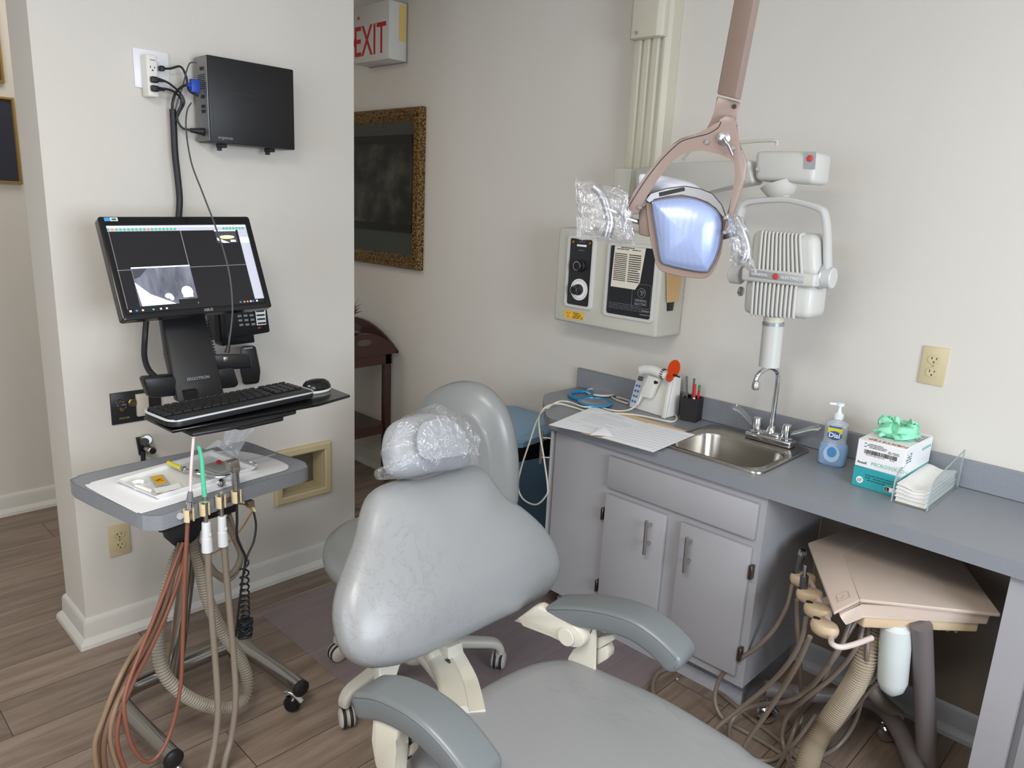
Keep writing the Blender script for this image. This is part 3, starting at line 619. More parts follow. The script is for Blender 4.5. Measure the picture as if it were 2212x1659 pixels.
pb = psheet('paper', [(1401, 914), (1502, 939), (1411, 977), (1298, 945)], CT+.0075, 'faintly ruled blank-looking sheet at the sink side of the worktop', 'paper', m_sheet, lambda u, v: 0, lines([(.1, .7, .06)]+[(.02, .98, .15+.09*k) for k in range(9)]), 3)
q = [P(x, y, 'z', CT+.0085) for x, y in ((1275, 940), (1325, 943), (1305, 925))]
cur = MB(); cur.sheet([[q[0], q[0].lerp(q[1], .5)+Zu*.001, q[1]], [q[0].lerp(q[2], .5)+Zu*.006, (q[0]+q[1]+q[2])/3+Zu*.010, q[1].lerp(q[2], .5)+Zu*.004], [q[2]+Zu*.007, q[2]+Zu*.0071, q[2]+Zu*.0072]], .0004)
tag(obj('paper', cur, m_sheet), 'small curled corner of white paper on the typed sheet', 'paper')
# ================================================================ back wall fittings
m_ivory = mat('ivory_plastic', 'c8b994', .4); m_slot = mat('slot_dark', '2a2622', .6)
def duplex(c, ux, out, label, m=m_ivory, w=.07, h=.115):
    """duplex wall socket"""
    c, ux, out = V(c), V(ux), V(out); t = thing('wall_outlet', c-Zu*h/2, label, 'outlet'); M3 = rm(ux, Zu, ux.cross(Zu)) if ux.cross(Zu).dot(out) > 0 else rm(-ux, Zu, (-ux).cross(Zu))
    obj('cover_plate', MB().box(c+out*.003, (w, h, .006), M3, .002), m, t)
    for s in (-1, 1):
        o = c+out*.0065+Zu*(s*.0195); b = MB(); b.hexa([o+ux*x+Zu*y for x, y in rrect(.034, .028, .013)], [o+ux*x+Zu*y+out*.002 for x, y in rrect(.033, .027, .0128)]); rc_ = obj('receptacle', b, m, t)
        b = MB()
        for x, hh_ in ((-.0065, .008), (.0065, .0065)): b.box(o+ux*x+Zu*.004+out*.0021, (.0022, hh_, .0006), M3)
        b.cyl(o-Zu*.0075+out*.0019, o-Zu*.0075+out*.0024, .0025, seg=10); obj('slots', b, m_slot, rc_)
    obj('screw', MB().cyl(c+out*.006, c+out*.0075, .0028, seg=12), m_chrome, t)
duplex((-.6145, BW, 1.139), (1, 0, 0), (0, -1, 0), 'ivory double socket on the back wall above the worktop')
# X-ray control box
m_ge = mat('cream_enamel', 'c2c0b5', .38); m_ge2 = mat('white_enamel', 'c8c7c2', .38); m_pan = mat('charcoal_panel', '26272b', .3); m_sil = mat('silver_print', '9b9ea3', .4, .5)
YB = 2.285
box = thing('xray_control_box', (-1.75, 2.37, 1.09), 'cream wall mounted x-ray control box with two dark panels', 'x-ray control')
bx0, bx1 = P(1200, 600, 'y', YB).x, P(1424, 640, 'y', YB).x; bz0, bz1 = P(1200, 693, 'y', YB).z, P(1210, 489, 'y', YB).z
b = MB(); b.hexa([V((x, BW-.001, z)) for x, z in ((bx0-.005, bz0), (bx1-.005, bz0), (bx1-.005, bz1), (bx0-.005, bz1))], [V((x, YB, z)) for x, z in ((bx0, bz0+.003), (bx1, bz0+.003), (bx1, bz1-.003), (bx0, bz1-.003))], .012, 3); obj('case', b, m_ge, box)
def bpan(q, d=.003, y=YB): 
    q = PX(q, 'y', y-.004); x0 = (q[0].x+q[3].x)/2; x1 = (q[1].x+q[2].x)/2; z1 = (q[0].z+q[1].z)/2; z0 = (q[2].z+q[3].z)/2; return x0, x1, z0, z1
# raised lips around panels
def lip(x0, x1, z0, z1, w_=.010, d=.012):
    cx, cz, W_, H_ = (x0+x1)/2, (z0+z1)/2, x1-x0, z1-z0
    f = lambda ww, y, r: [V((cx+x, y, cz+z)) for x, z in rrect(W_+2*ww, H_+2*ww, r)]
    b = MB(); b.skin([f(w_, YB+.004, .016), f(w_*.8, YB-d*.8, .015), f(w_*.4, YB-d, .013), f(0, YB-d*.9, .010), f(0, YB+.002, .010)], True, (False, False)); return b
x0, x1, z0, z1 = bpan([(1233, 512), (1282, 520), (1273, 664), (1224, 655)])
lp1 = obj('panel_surround', lip(x0, x1, z0, z1, .014), m_ge2, box); pn = obj('switch_panel', MB().bb(x0, x1, YB-.003, YB+.01, z0, z1), m_pan, box)
W1 = x1-x0; cx = (x0+x1)/2; H1 = z1-z0
b = MB(); b.lathe([(.024, 0), (.023, .010), (.019, .012), (.019, .026), (.017, .028)], (cx+.004, YB-.003, z0+H1*.60), (0, -1, 0)); kn = obj('knob', b, m_black, pn)
b = MB(); b.lathe([(.0165, .0281), (.0175, .0287), (.0155, .0289)], (cx+.004, YB-.003, z0+H1*.60), (0, -1, 0), caps=(False, False)); obj('knob_ring', b, m_chrome, kn)
dz = z0+H1*.24
b = MB(); b.cyl((cx+.002, YB-.003, dz), (cx+.002, YB-.006, dz), .042, seg=36); b.m = 1
for k in range(40):
    a = 2*math.pi*k/40; p = V((cx+.002+.036*math.cos(a), YB-.0062, dz+.036*math.sin(a))); b.box(p, (.0012, .0006, .005), Matrix.Rotation(-a+R(90), 3, 'Y'))
obj('timer_dial', b, [m_wt, mat('pinkish_ink', '8b4a55', .6)], pn)
b = MB(); b.lathe([(.022, 0), (.021, .012), (.018, .014), (.018, .032), (.016, .034)], (cx+.002, YB-.006, dz), (0, -1, 0)); kn = obj('knob', b, m_black, pn)
b = MB(); b.lathe([(.0155, .0342), (.0165, .0348), (.0145, .035)], (cx+.002, YB-.006, dz), (0, -1, 0), caps=(False, False)); obj('knob_ring', b, m_chrome, kn)
obj('indicator_window', MB().bb(cx-.022, cx+.024, YB-.007, YB-.003, z0+H1*.885, z0+H1*.915, .001), m_wt, pn)
for s in (-1, 1): obj('indicator_light', MB().cyl((cx+s*W1*.36, YB-.003, z1-.014), (cx+s*W1*.36, YB-.008, z1-.014), .006, seg=14, bev=.001), m_gold, pn)
b = MB(); scribble(b, (cx, YB-.0032, z0+H1*.955), (1, 0, 0), Zu, .03, .004, 1, seed=3); scribble(b, (cx, YB-.0032, z0+H1*.83), (1, 0, 0), Zu, .03, .004, 1, seed=4); obj('legend', b, m_sil, pn)
x0, x1, z0, z1 = bpan([(1319, 525), (1416, 542), (1402, 692), (1310, 674)]); x1 += .006; z1 = z0+(bpan([(1319, 525), (1416, 542), (1402, 692), (1310, 674)])[3]-z0)
lp2 = obj('panel_surround', lip(x0, x1, z0, z1, .014), m_ge2, box); pn = obj('name_panel', MB().bb(x0, x1, YB-.003, YB+.01, z0, z1), m_pan, box)
W2, H2 = x1-x0, z1-z0
b = MB(); scribble(b, ((x0+x1)/2, YB-.0032, z0+H2*.13), (1, 0, 0), Zu, W2*.9, H2*.10, 4, seed=8, fill=.9); obj('small_print', b, mat('dim_grey_ink', '5a5d60', .5), pn)
ex_, ez_ = x1-.05, z0+H2*.36
b = MB(); b.lathe([(.0165, 0), (.0175, .0008), (.0160, .0012)], (ex_, YB-.003, ez_), (0, -1, 0), 28, caps=(False, False))
b.tube([(ex_-.008, YB-.0035, ez_+.002), (ex_-.003, YB-.0035, ez_+.009), (ex_+.001, YB-.0035, ez_-.004), (ex_-.004, YB-.0035, ez_-.010)], .0009, seg=5); b.tube([(ex_+.002, YB-.0035, ez_+.008), (ex_+.008, YB-.0035, ez_+.004), (ex_+.003, YB-.0035, ez_-.008)], .0009, seg=5)
sq = [V((ex_+x, YB-.0033, ez_-.012+z)) for x, z in rrect(.082, .088, .008)]; b.tube(sq, .0005, seg=4, smooth=False, closed=True); em = obj('emblem', b, m_sil, pn)
text('lettering', 'GENERAL', (ex_, YB-.0038, ez_-.028), (1, 0, 0), Zu, .0125, m_sil, pn, align='CENTER', bold=.0002); text('lettering', 'ELECTRIC', (ex_, YB-.0038, ez_-.041), (1, 0, 0), Zu, .0125, m_sil, pn, align='CENTER', bold=.0002)
b = MB(); b.bb(x1-.042, x1-.006, YB-.0036, YB-.003, z0+.026, z0+.029); b.bb(x1-.05, x1-.006, YB-.0036, YB-.003, z0+.012, z0+.015); obj('plate_marks', b, m_sil, pn)
qa = PX([(1329, 527), (1396, 534), (1379, 627), (1319, 618)], 'y', YB-.006)
b = MB(); ct_, ux, uy, w_, h_, n_ = frame4(qa); pts = [qa[0], qa[1], qa[1].lerp(qa[2], .82), qa[2]+(qa[3]-qa[2])*.12, qa[3]]; b.slab(pts, (0, .0008, 0)); b.m = 1
scribble(b, ct_+ux*-w_*.24+uy*-h_*.02+n_*.0012, ux, uy, w_*.42, h_*.66, 15, seed=21, fill=.95, ragged=False); scribble(b, ct_+ux*w_*.24+uy*-h_*.02+n_*.0012, ux, uy, w_*.40, h_*.66, 13, seed=22, fill=.85); scribble(b, ct_+uy*h_*.42+n_*.0012, ux, uy, w_*.8, h_*.08, 2, seed=23)
no = obj('paper_notice', b, [mat('aged_paper', 'ddd6c6', .8), m_ink]); tag(no, 'yellowed printed notice stuck on the dark panel of the control box', 'notice')
ql = PX([(1219, 669), (1262, 676), (1259, 693), (1219, 686)], 'y', YB-.002); b = MB(); ct_, ux, uy, w_, h_, n_ = frame4(ql); b.slab(ql, (0, .001, 0)); b.m = 1
for dx, dy in ((-.36, .2), (-.22, .2), (-.29, -.2)): disc(b, ct_+ux*w_*dx+uy*h_*dy+n_*.0008, ux, uy, .004, .005, 3)
b.m = 2; scribble(b, ct_+ux*w_*.2+n_*.0008, ux, uy, w_*.5, h_*.8, 5, seed=31)
obj('warning_label', b, [mat('label_amber', 'e3b23c', .5), mat('label_red', 'c4553a', .5), m_ink], box)
# manila tag and black clip on the right-hand side of the box
xs = bx1-.002
tg = thing('hanging_tag', (xs, 2.38, 1.2), 'manila tag held by a black clip on the side of the control box', 'tag')
tq = [PN(x, y, V((xs+.008, 0, 0)), V((1, 0, 0))) for x, y in ((1440, 585), (1474, 590), (1466, 651), (1441, 654))]
obj('tag_card', MB().slab(tq, (-.0012, 0, 0)), mat('manila_tag', 'cdaa7a', .7), tg); tq = [PN(x, y, V((xs+.006, 0, 0)), V((1, 0, 0))) for x, y in ((1443, 652), (1457, 652), (1454, 671), (1443, 672))]
obj('clip', MB().slab(tq, (-.006, 0, 0), .001), m_black, tg)
# X-ray wall column
YC = 2.372; c0 = P(1371, 0, 'y', YC).x; c1 = P(1441, 0, 'y', YC).x
col = thing('xray_column', ((c0+c1)/2, 2.42, 1.6), 'tall cream ribbed wall column carrying the x-ray arm', 'x-ray column')
zb = P(1362, 372, 'y', YC).z-.1; Wc = c1-c0
sec = [(-.012, .10)]
xs_ = [0, .05, .20, .24, .28, .33, .46, .50, .54, .60, .74, .79, .84, .90, .96, 1.0]; ys_ = [0, -.002, -.002, .010, .012, -.001, -.001, .010, .012, -.001, -.001, .010, .012, 0, 0, .004]
sec = [V((c0, BW-.001, 0))]+[V((c0+Wc*a, YC+.018+d, 0)) for a, d in zip(xs_, ys_)]+[V((c1+.010, YC+.035, 0)), V((c1+.010, BW-.001, 0))]
obj('ribbed_rail', MB().hexa([p+Zu*zb for p in sec], [p+Zu*2.598 for p in sec]), mat('aged_cream_enamel', 'c3beac', .4), col, 20)
zc0 = P(1392, 80, 'y', YC-.02).z
b = MB(); b.hexa([V((x, y, zc0)) for x, y in ((c0-.005, YC+.03), (c0-.005, YC-.005), (c0+.01, YC-.02), (c1-.02, YC-.02), (c1, YC-.005), (c1, YC+.03))], [V((x, y, 2.598)) for x, y in ((c0-.005, YC+.03), (c0-.005, YC-.005), (c0+.01, YC-.02), (c1-.02, YC-.02), (c1, YC-.005), (c1, YC+.03))], .004); obj('cover', b, mat('aged_cream_enamel', 'cbc5ad', .4), col)
obj('screw', MB().cyl((c0+.035, YC-.02, zc0+.018), (c0+.035, YC-.023, zc0+.018), .006, seg=12), m_steel, col)
# bracket box at the foot of the column
q = PX([(1326, 362), (1364, 364), (1357, 425), (1322, 425)], 'y', YC-.03); bk = obj('bracket_cover', MB().slab(q, (0, .1, 0), .006), m_ge, col)
obj('screw', MB().cyl(P(1337, 402, 'y', YC-.03), P(1337, 402, 'y', YC-.034), .005, seg=12), m_steel, col)
# X-ray arm, head
YA = 2.13
xa = thing('xray_machine', (-1.0, YA+.05, 1.1), 'white ribbed x-ray unit on a horizontal arm with a pointer cone above the faucet', 'x-ray machine')
b = MB(); ar = [P(1383, 364, 'y', 2.33), P(1447, 354, 'y', 2.26), P(1630, 346, 'y', YA), P(1640, 398, 'y', YA), P(1540, 415, 'y', YA+.07), P(1385, 432, 'y', 2.33)]
b.hexa([p-V((0, .035, 0)) for p in ar], [p+V((0, .035, 0)) for p in ar], .012, 3); obj('arm', b, m_ge2, xa)
b = MB(); qe = [P(x, y, 'y', YA-.04) for x, y in ((1630, 325), (1765, 326), (1757, 398), (1628, 390))]; b.slab(qe, (0, .11, 0), .016, 3); eh = obj('end_housing', b, m_ge2, xa)
nq = PX([(1737, 328), (1763, 328), (1760, 366), (1736, 365)], 'y', YA-.0415); ct_, ux, uy, w_, h_, n_ = frame4(nq)
obj('name_badge', MB().slab(nq, (0, .002, 0)), mat('badge_grey', 'aeb0b2', .35, .3), eh); b = MB(); b.lathe([(.0075, 0), (.009, .0008), (.0075, .0014)], ct_+uy*h_*.12+n_*.001, n_, 20); b.tube([ct_+uy*(h_*.12-.004)+ux*-.003+n_*.0015, ct_+uy*(h_*.12+.004)+n_*.0015, ct_+uy*(h_*.12-.004)+ux*.003+n_*.0015], .0009, seg=5); obj('emblem', b, mat('logo_red', 'c8453f', .4), eh)
obj('screw', MB().cyl(P(1637, 365, 'y', YA-.04), P(1637, 365, 'y', YA-.046), .007, seg=14, bev=.001), m_chrome, eh)
b = MB(); b.tube([P(1475, 345, 'y', 2.2), P(1500, 320, 'y', 2.18), P(1560, 312, 'y', 2.16), P(1668, 303, 'y', 2.15), P(1678, 314, 'y', 2.15)], .005, seg=8, n=3); obj('spring_rod', b, m_ge, xa)
b = MB(); pc0 = P(1685, 397, 'y', YA); pc1 = P(1690, 425, 'y', YA); b.lathe([(.056, 0), (.045, .02), (.032, .036), (.020, .040), (.020, .05)], pc0, (pc1-pc0), 24); sw_ = obj('swivel', b, m_ge2, xa)
YH = 2.12
yk = [P(x, y, 'y', YH) for x, y in ((1592, 585), (1594, 520), (1600, 460), (1612, 440), (1640, 434), (1692, 431), (1735, 438), (1770, 450), (1782, 465), (1787, 510), (1788, 560), (1789, 605))]
b = MB(); b.sweep(yk, [(x, y) for x, y in rrect(.034, .017, .006, 2)], (0, 1, 0), 5); fk = obj('fork', b, mat('fork_grey', 'c4c4c2', .35), xa)
b = MB(); 
for px, py in ((1787, 600), (1592, 592)):
    p = P(px, py, 'y', YH); b = MB(); b.cyl(p-V((.018, 0, 0)), p+V((.018, 0, 0)), .030, seg=24, bev=.003); obj('fork_pivot', b, mat('fork_grey', 'c4c4c2', .35), xa)
def qrib(top, bot, nr, y0, dep, x_in=0, zcut=None):
    return None
HB = MB(); hq = [P(x, y, 'y', YH-.05) for x, y in ((1623, 496), (1760, 506), (1764, 600), (1612, 585))]
HB.slab(hq, (0, .125, 0), .022, 3); obj('upper_shell', HB, m_ge2, xa)
HB = MB(); lq = [P(x, y, 'y', YH-.045) for x, y in ((1607, 600), (1757, 616), (1748, 692), (1601, 678))]
HB.slab(lq, (0, .115, 0), .022, 3); obj('lower_shell', HB, m_ge2, xa)
def ribs(q, n, u0, u1, v0, v1, yo, name):
    b = MB()
    for k in range(n):
        u = u0+(u1-u0)*k/(n-1); a = q[0].lerp(q[1], u); c_ = q[3].lerp(q[2], u); p0, p1 = a.lerp(c_, v0), a.lerp(c_, v1)
        b.tube([p0+V((0, .02, -.002)), p0+V((0, -.001, -.004)), p0+V((0, -.005, -.016)), p1+V((0, -.005, .012)), p1+V((0, 0, .002))], 0.0046, seg=8, n=3)
    return obj(name, b, m_ge2, xa)
ribs(hq, 11, .2, .8, .0, .97, 0, 'cooling_fins'); ribs(lq, 11, .17, .78, .02, 1.0, 0, 'cooling_fins')
bq = [P(x, y, 'y', YH-.062) for x, y in ((1601, 577), (1762, 592), (1758, 622), (1599, 606))]
bd = obj('band', MB().slab(bq, (0, .13, 0), .008, 3), m_ge2, xa)
nq = [P(x, y, 'y', YH-.0635) for x, y in ((1619, 582), (1737, 597), (1735, 613), (1618, 598))]; ct_, ux, uy, w_, h_, n_ = frame4(nq)
obj('name_strip', MB().slab(nq, (0, .002, 0), .0008), mat('badge_grey', 'aeb0b2', .35, .3), bd)
text('lettering', 'GENERAL', ct_-ux*w_*.46+n_*.001, ux, uy, .0105, m_wt, bd, wx=1.15); text('lettering', 'ELECTRIC', ct_+ux*w_*.10+n_*.001, ux, uy, .0105, m_wt, bd, wx=1.1)
b = MB(); b.lathe([(.008, 0), (.009, .0012), (.007, .0016)], ct_+n_*.0005, n_, 20); obj('emblem', b, mat('logo_red', 'c8453f', .4), bd)
b = MB(); b.cyl(P(1768, 596, 'y', YH), P(1782, 598, 'y', YH), .036, seg=28, bev=.003); obj('tilt_dial', b, mat('badge_grey', 'aeb0b2', .35, .3), xa)
for (a0, a1) in (((1767, 535), (1772, 536)), ((1604, 630), (1597, 629))): obj('side_screw', MB().cyl(P(*a0, 'y', YH), P(*a1, 'y', YH), .015, seg=18, bev=.002), m_chrome, xa)
cn0, cn1 = P(1672, 683, 'y', YH+.01), P(1661, 792, 'y', YH+.01); dcn = cn1-cn0; Lc = dcn.length
b = MB(); b.lathe([(.030, 0), (.030, .014), (.027, .014), (.027, .020)], cn0, dcn, 28); obj('cone_collar', b, mat('cream_collar', 'd9d4bd', .4), xa)
b = MB(); b.lathe([(.0315, .018), (.0315, .028)], cn0, dcn, 28); obj('cone_band', b, m_sil, xa)
b = MB(); b.lathe([(.0305, .028), (.0305, Lc), (.028, Lc), (.028, .03)], cn0, dcn, 28); obj('pointer_cone', b, m_ge2, xa)
# exit sign
YE = 2.35
es = thing('exit_sign', (-3.35, 2.4, 2.22), 'white EXIT sign with red letters high on the hallway wall', 'sign')
ex1 = P(840, 120, 'y', YE).x; ez0, ez1 = P(840, 126, 'y', YE).z, P(842, 0, 'y', YE).z+.004; ex0 = ex1-.315
obj('sign_case', MB().bb(ex0, ex1, YE, BW-.006, ez0, ez1, .003), m_ge2, es); obj('back_plate', MB().bb(ex0-.003, ex1+.004, BW-.008, BW-.0005, ez0-.004, ez1+.004), m_steel, es)
obj('tape_strip', MB().bb(ex1, ex1+.0008, 2.41, 2.45, ez0+.09, ez1-.01), mat('masking_tape', 'd2b56b', .7), es)
m_exit = mat('exit_red', 'b3202c', .5); text('lettering', 'EXIT', (ex1-.022, YE-.0005, (ez0+ez1)/2-.04), (1, 0, 0), Zu, .205, m_exit, es, align='RIGHT', bold=.001, wx=.66)
b = MB(); yy = YE-.001; zz = (ez0+ez1)/2-.035; xx = ex0+.008; b.hexa([V((xx, yy, zz)), V((xx+.02, yy, zz+.03)), V((xx+.02, yy, zz-.03))], [V((xx, yy-.0006, zz)), V((xx+.02, yy-.0006, zz+.03)), V((xx+.02, yy-.0006, zz-.03))]); obj('arrow', b, m_exit, es)
obj('test_button', MB().bb(ex0+.05, ex0+.065, YE-.004, YE, ez1-.06, ez1-.048), m_red, es)
# framed painting
YP = 2.43; px1, pz0, pz1 = P(907, 400, 'y', YP).x, P(905, 585, 'y', YP).z, P(908, 229, 'y', YP).z; px0 = px1-.98
pt_ = thing('framed_painting', ((px0+px1)/2, 2.44, pz0), 'dark landscape painting in an ornate gold frame, partly hidden by the partition', 'painting')
fw_ = .075
def fr_ring(k, y): return [V((px0+k, y, pz0+k)), V((px1-k, y, pz0+k)), V((px1-k, y, pz1-k)), V((px0+k, y, pz1-k))]
m_frm = bpy.data.materials.new('antique_gold'); m_frm.use_nodes = True; nt = m_frm.node_tree; bs = nt.nodes['Principled BSDF']; bs.inputs['Metallic'].default_value = .7; bs.inputs['Roughness'].default_value = .42
vz = nt.nodes.new('ShaderNodeTexVoronoi'); vz.inputs['Scale'].default_value = 75; tcn = nt.nodes.new('ShaderNodeTexCoord'); nt.links.new(tcn.outputs['Object'], vz.inputs[0])
crn = nt.nodes.new('ShaderNodeValToRGB'); crn.color_ramp.elements[0].color = (*lin('9a7a4a'), 1); crn.color_ramp.elements[1].color = (*lin('3a2a16'), 1); nt.links.new(vz.outputs[0], crn.inputs[0]); nt.links.new(crn.outputs[0], bs.inputs[0])
bpn = nt.nodes.new('ShaderNodeBump'); bpn.inputs['Strength'].default_value = .8; bpn.inputs['Distance'].default_value = .01; bpn.invert = True; nt.links.new(vz.outputs[0], bpn.inputs['Height']); nt.links.new(bpn.outputs[0], bs.inputs['Normal'])
b = MB(); rg = [fr_ring(0, BW-.001), fr_ring(0, YP+.004), fr_ring(.008, YP-.010), fr_ring(.02, YP-.006), fr_ring(.035, YP-.014), fr_ring(.052, YP-.004), fr_ring(.066, YP+.006), fr_ring(.072, YP+.012)]; b.skin(rg, True, (False, False)); obj('frame', b, m_frm, pt_, 50)
mp = bpy.data.materials.new('dark_landscape_paint'); mp.use_nodes = True; nt = mp.node_tree; bs = nt.nodes['Principled BSDF']; bs.inputs['Roughness'].default_value = .16
tcn = nt.nodes.new('ShaderNodeTexCoord'); nz = nt.nodes.new('ShaderNodeTexNoise'); nz.inputs['Scale'].default_value = 7; nz.inputs['Detail'].default_value = 6; nt.links.new(tcn.outputs['Object'], nz.inputs[0])
crn = nt.nodes.new('ShaderNodeValToRGB'); el = crn.color_ramp.elements; el[0].position = .42; el[0].color = (*lin('12130f'), 1); el[1].position = .72; el[1].color = (*lin('4b4a40'), 1); nt.links.new(nz.outputs[0], crn.inputs[0])
nt.links.new(crn.outputs[0], bs.inputs[0])
k = .07; lh = (pz1-pz0)
obj('mat_board', MB().bb(px0+k, px1-k, YP+.010, YP+.018, pz0+k, pz1-k), mat('dark_green_mat', '3a4038', .25), pt_)
obj('canvas', MB().bb(px0+k+.01, px1-k-.002, YP+.007, YP+.0098, pz0+.185, pz1-.13), mp, pt_)
for z_ in (pz0+.185, pz1-.17): obj('inner_band', MB().bb(px0+k+.01, px1-k-.002, YP+.004, YP+.0068, z_, z_+.04), mat('near_black_paint', '141310', .25), pt_)
# ================================================================ operating light
m_tan = mat('mauve_tan_enamel', '86736a', .38, coat=.12); m_tan2 = mat('brown_enamel', '7d6a60', .42)
m_alu = mat('cast_aluminium', 'b4b6ba', .28, 1)
lq = PD(1480, 500, 1.62); ln = -ray(1480, 500).normalized(); ln = (ln-Zu*.10+V((.0, -.12, 0))).normalized()
L = lambda x, y, off=0: PN(x, y, lq+ln*off, ln)
LL = lambda pts, off=0: [L(x, y, off) for x, y in pts]
lamp = thing('operating_light', L(1480, 600), 'ceiling mounted dental operating light with mauve yoke and frosted lens', 'dental light')
b = MB(); ab = [L(1549, 203, -.006), L(1588, 213, .026), L(1600, 216, .006), L(1600, 216, -.04), L(1549, 203, -.04)]; at_ = [L(1612, -140, -.006), L(1656, -137, .026), L(1668, -135, .006), L(1668, -135, -.04), L(1612, -140, -.04)]; at_ = [p+(q-p)*((2.598-p.z)/(q.z-p.z)) for p, q in zip(ab, at_)]
b.hexa(ab, at_, .003, 2)
obj('ceiling_arm', b, m_tan, lamp)
b = MB(); pts = [(1549, 208), (1596, 220), (1600, 222), (1590, 262), (1546, 276), (1524, 283), (1535, 262), (1545, 240)]
b.hexa(LL(pts, -.002), LL(pts, -.034), .004, 2); nk = obj('neck', b, m_tan, lamp)
obj('neck_screw', MB().cyl(L(1586, 230, -.002), L(1586, 230, .001), .0045, seg=14), m_dark, nk)
YK = [(1568, 248), (1553, 258), (1545, 272), (1524, 284), (1501, 290), (1470, 299), (1450, 314), (1423, 341), (1396, 375), (1369, 415), (1349, 449), (1362, 463), (1379, 463), (1399, 422), (1416, 388), (1447, 354), (1467, 333), (1487, 323), (1518, 321), (1551, 328), (1582, 341), (1590, 352), (1592, 381), (1585, 422), (1570, 462), (1563, 503), (1582, 474), (1599, 425), (1610, 388), (1614, 354), (1605, 324), (1592, 304), (1590, 287), (1594, 267), (1585, 252)]
b = MB(); b.hexa(LL(YK, .022), LL(YK, -.006), .004, 2); yk_ = obj('yoke', b, m_tan, lamp)
sl = [(1349, 449), (1369, 415), (1396, 375), (1423, 341), (1450, 314), (1470, 299), (1501, 290), (1524, 284), (1545, 272), (1553, 258)]
b = MB(); b.skin([[a+ (c_-a)*0, a-ln*.014, a-ln*.016+(c_-a).normalized()*0, a+ln*.0] for a, c_ in zip(LL(sl, .010), LL(sl[1:]+sl[-1:], .010))], True, (False, False)) if 0 else b.tube([L(x+5, y+5, .0222) for x, y in sl], .0009, seg=6); obj('yoke_seam', b, m_dark, yk_)
for x, y in ((1527, 307), (1583, 320)): obj('yoke_screw', MB().cyl(L(x, y, .022), L(x, y, .026), .005, seg=14, bev=.001), m_chrome, yk_)
b = MB(); b.lathe([(.013, 0), (.013, .004), (.009, .006), (.009, .012), (.005, .014)], L(1563, 299, .021), ln, 18); b.tube([L(1563, 299, .035), L(1570, 309, .04), L(1576, 320, .038), L(1582, 335, .036)], .004, seg=10, scale=lambda t: 1-.35*t); obj('tension_lever', b, m_alu, yk_)
# head: dome behind, brown shell, chrome rim, lens
dome = LL([(1377, 381), (1400, 378), (1440, 383), (1480, 392), (1507, 405), (1530, 430), (1500, 470), (1420, 470), (1385, 430)], -.05)
b = MB(); b.cushion(dome, ln, .07, .02, .025); obj('reflector_dome', b, mat('white_lamp_plastic', 'dfe0ea', .4), lamp)
OUT = [(1395, 432), (1404, 418), (1440, 408), (1478, 404), (1512, 409), (1538, 420), (1556, 440), (1567, 466), (1563, 510), (1557, 548), (1545, 578), (1536, 592), (1524, 600), (1503, 601), (1457, 594), (1423, 581), (1411, 545), (1402, 500)]
LEN = [(1407, 440), (1412, 432), (1441, 427), (1472, 425), (1503, 429), (1530, 440), (1549, 455), (1560, 474), (1560, 498), (1555, 532), (1546, 560), (1535, 580), (1527, 588), (1503, 587), (1472, 581), (1444, 574), (1426, 564), (1419, 520), (1413, 483)]
oc = catmull(LL(OUT, .0), 3, True)
cen = sum(oc, V())/len(oc)
b = MB(); b.skin([[cen+(p-cen)*.72-ln*.085 for p in oc], [cen+(p-cen)*.9-ln*.07 for p in oc], [cen+(p-cen)*.99-ln*.03 for p in oc], [p for p in oc], [cen+(p-cen)*.985+ln*.004 for p in oc], [cen+(p-cen)*.95+ln*.003 for p in oc]], True, (True, True)); shell = obj('head_shell', b, m_tan2, lamp)
lc = catmull(LL(LEN, .005), 3, True); c2 = sum(lc, V())/len(lc)
b = MB(); b.skin([[p-ln*.004 for p in lc], [c2+(p-c2)*1.0+ln*.003 for p in lc], [c2+(p-c2)*.975+ln*.0045 for p in lc], [c2+(p-c2)*.955+ln*.003 for p in lc], [c2+(p-c2)*.955-ln*.003 for p in lc]], True, (False, False)); obj('lens_rim', b, m_alu, shell)
ml = bpy.data.materials.new('frosted_lens'); ml.use_nodes = True; nt = ml.node_tree; bs = nt.nodes['Principled BSDF']; bs.inputs['Base Color'].default_value = (*lin('95a3cc'), 1); bs.inputs['Roughness'].default_value = .34; bs.inputs['Coat Weight'].default_value = .15; bs.inputs['Metallic'].default_value = .35
bs.inputs['Emission Color'].default_value = (.55, .68, 1, 1); bs.inputs['Emission Strength'].default_value = .12  # faint blue glow put in for window light reflected by the lens
tcn = nt.nodes.new('ShaderNodeTexCoord'); wv_ = nt.nodes.new('ShaderNodeTexWave'); wv_.inputs['Scale'].default_value = 26; wv_.inputs['Distortion'].default_value = 1.5; nt.links.new(tcn.outputs['Object'], wv_.inputs[0]); bpn = nt.nodes.new('ShaderNodeBump'); bpn.inputs['Strength'].default_value = .07; bpn.inputs['Distance'].default_value = .003; nt.links.new(wv_.outputs[0], bpn.inputs['Height']); nt.links.new(bpn.outputs[0], bs.inputs['Normal'])
b = MB(); b.skin([[c2+(p-c2)*k+ln*h for p in lc] for k, h in ((.958, .001), (.9, .008), (.75, .016), (.5, .023), (.25, .026), (.03, .027))], True, (True, True)); obj('lens', b, ml, shell)
TR = [(1392, 432), (1405, 417), (1440, 406), (1480, 401), (1514, 407), (1540, 418), (1560, 442), (1570, 470), (1560, 470), (1549, 448), (1530, 434), (1503, 424), (1472, 420), (1441, 421), (1412, 428), (1404, 440)]
b = MB(); b.hexa(LL(TR, .009), LL(TR, -.03), .002, 1); obj('top_trim', b, m_alu, shell)
VT = [(1423, 416), (1478, 404), (1480, 412), (1424, 425)]
b = MB(); b.hexa(LL(VT, .011), LL(VT, .0), .001, 1); obj('vent_grille', b, m_dark, shell)
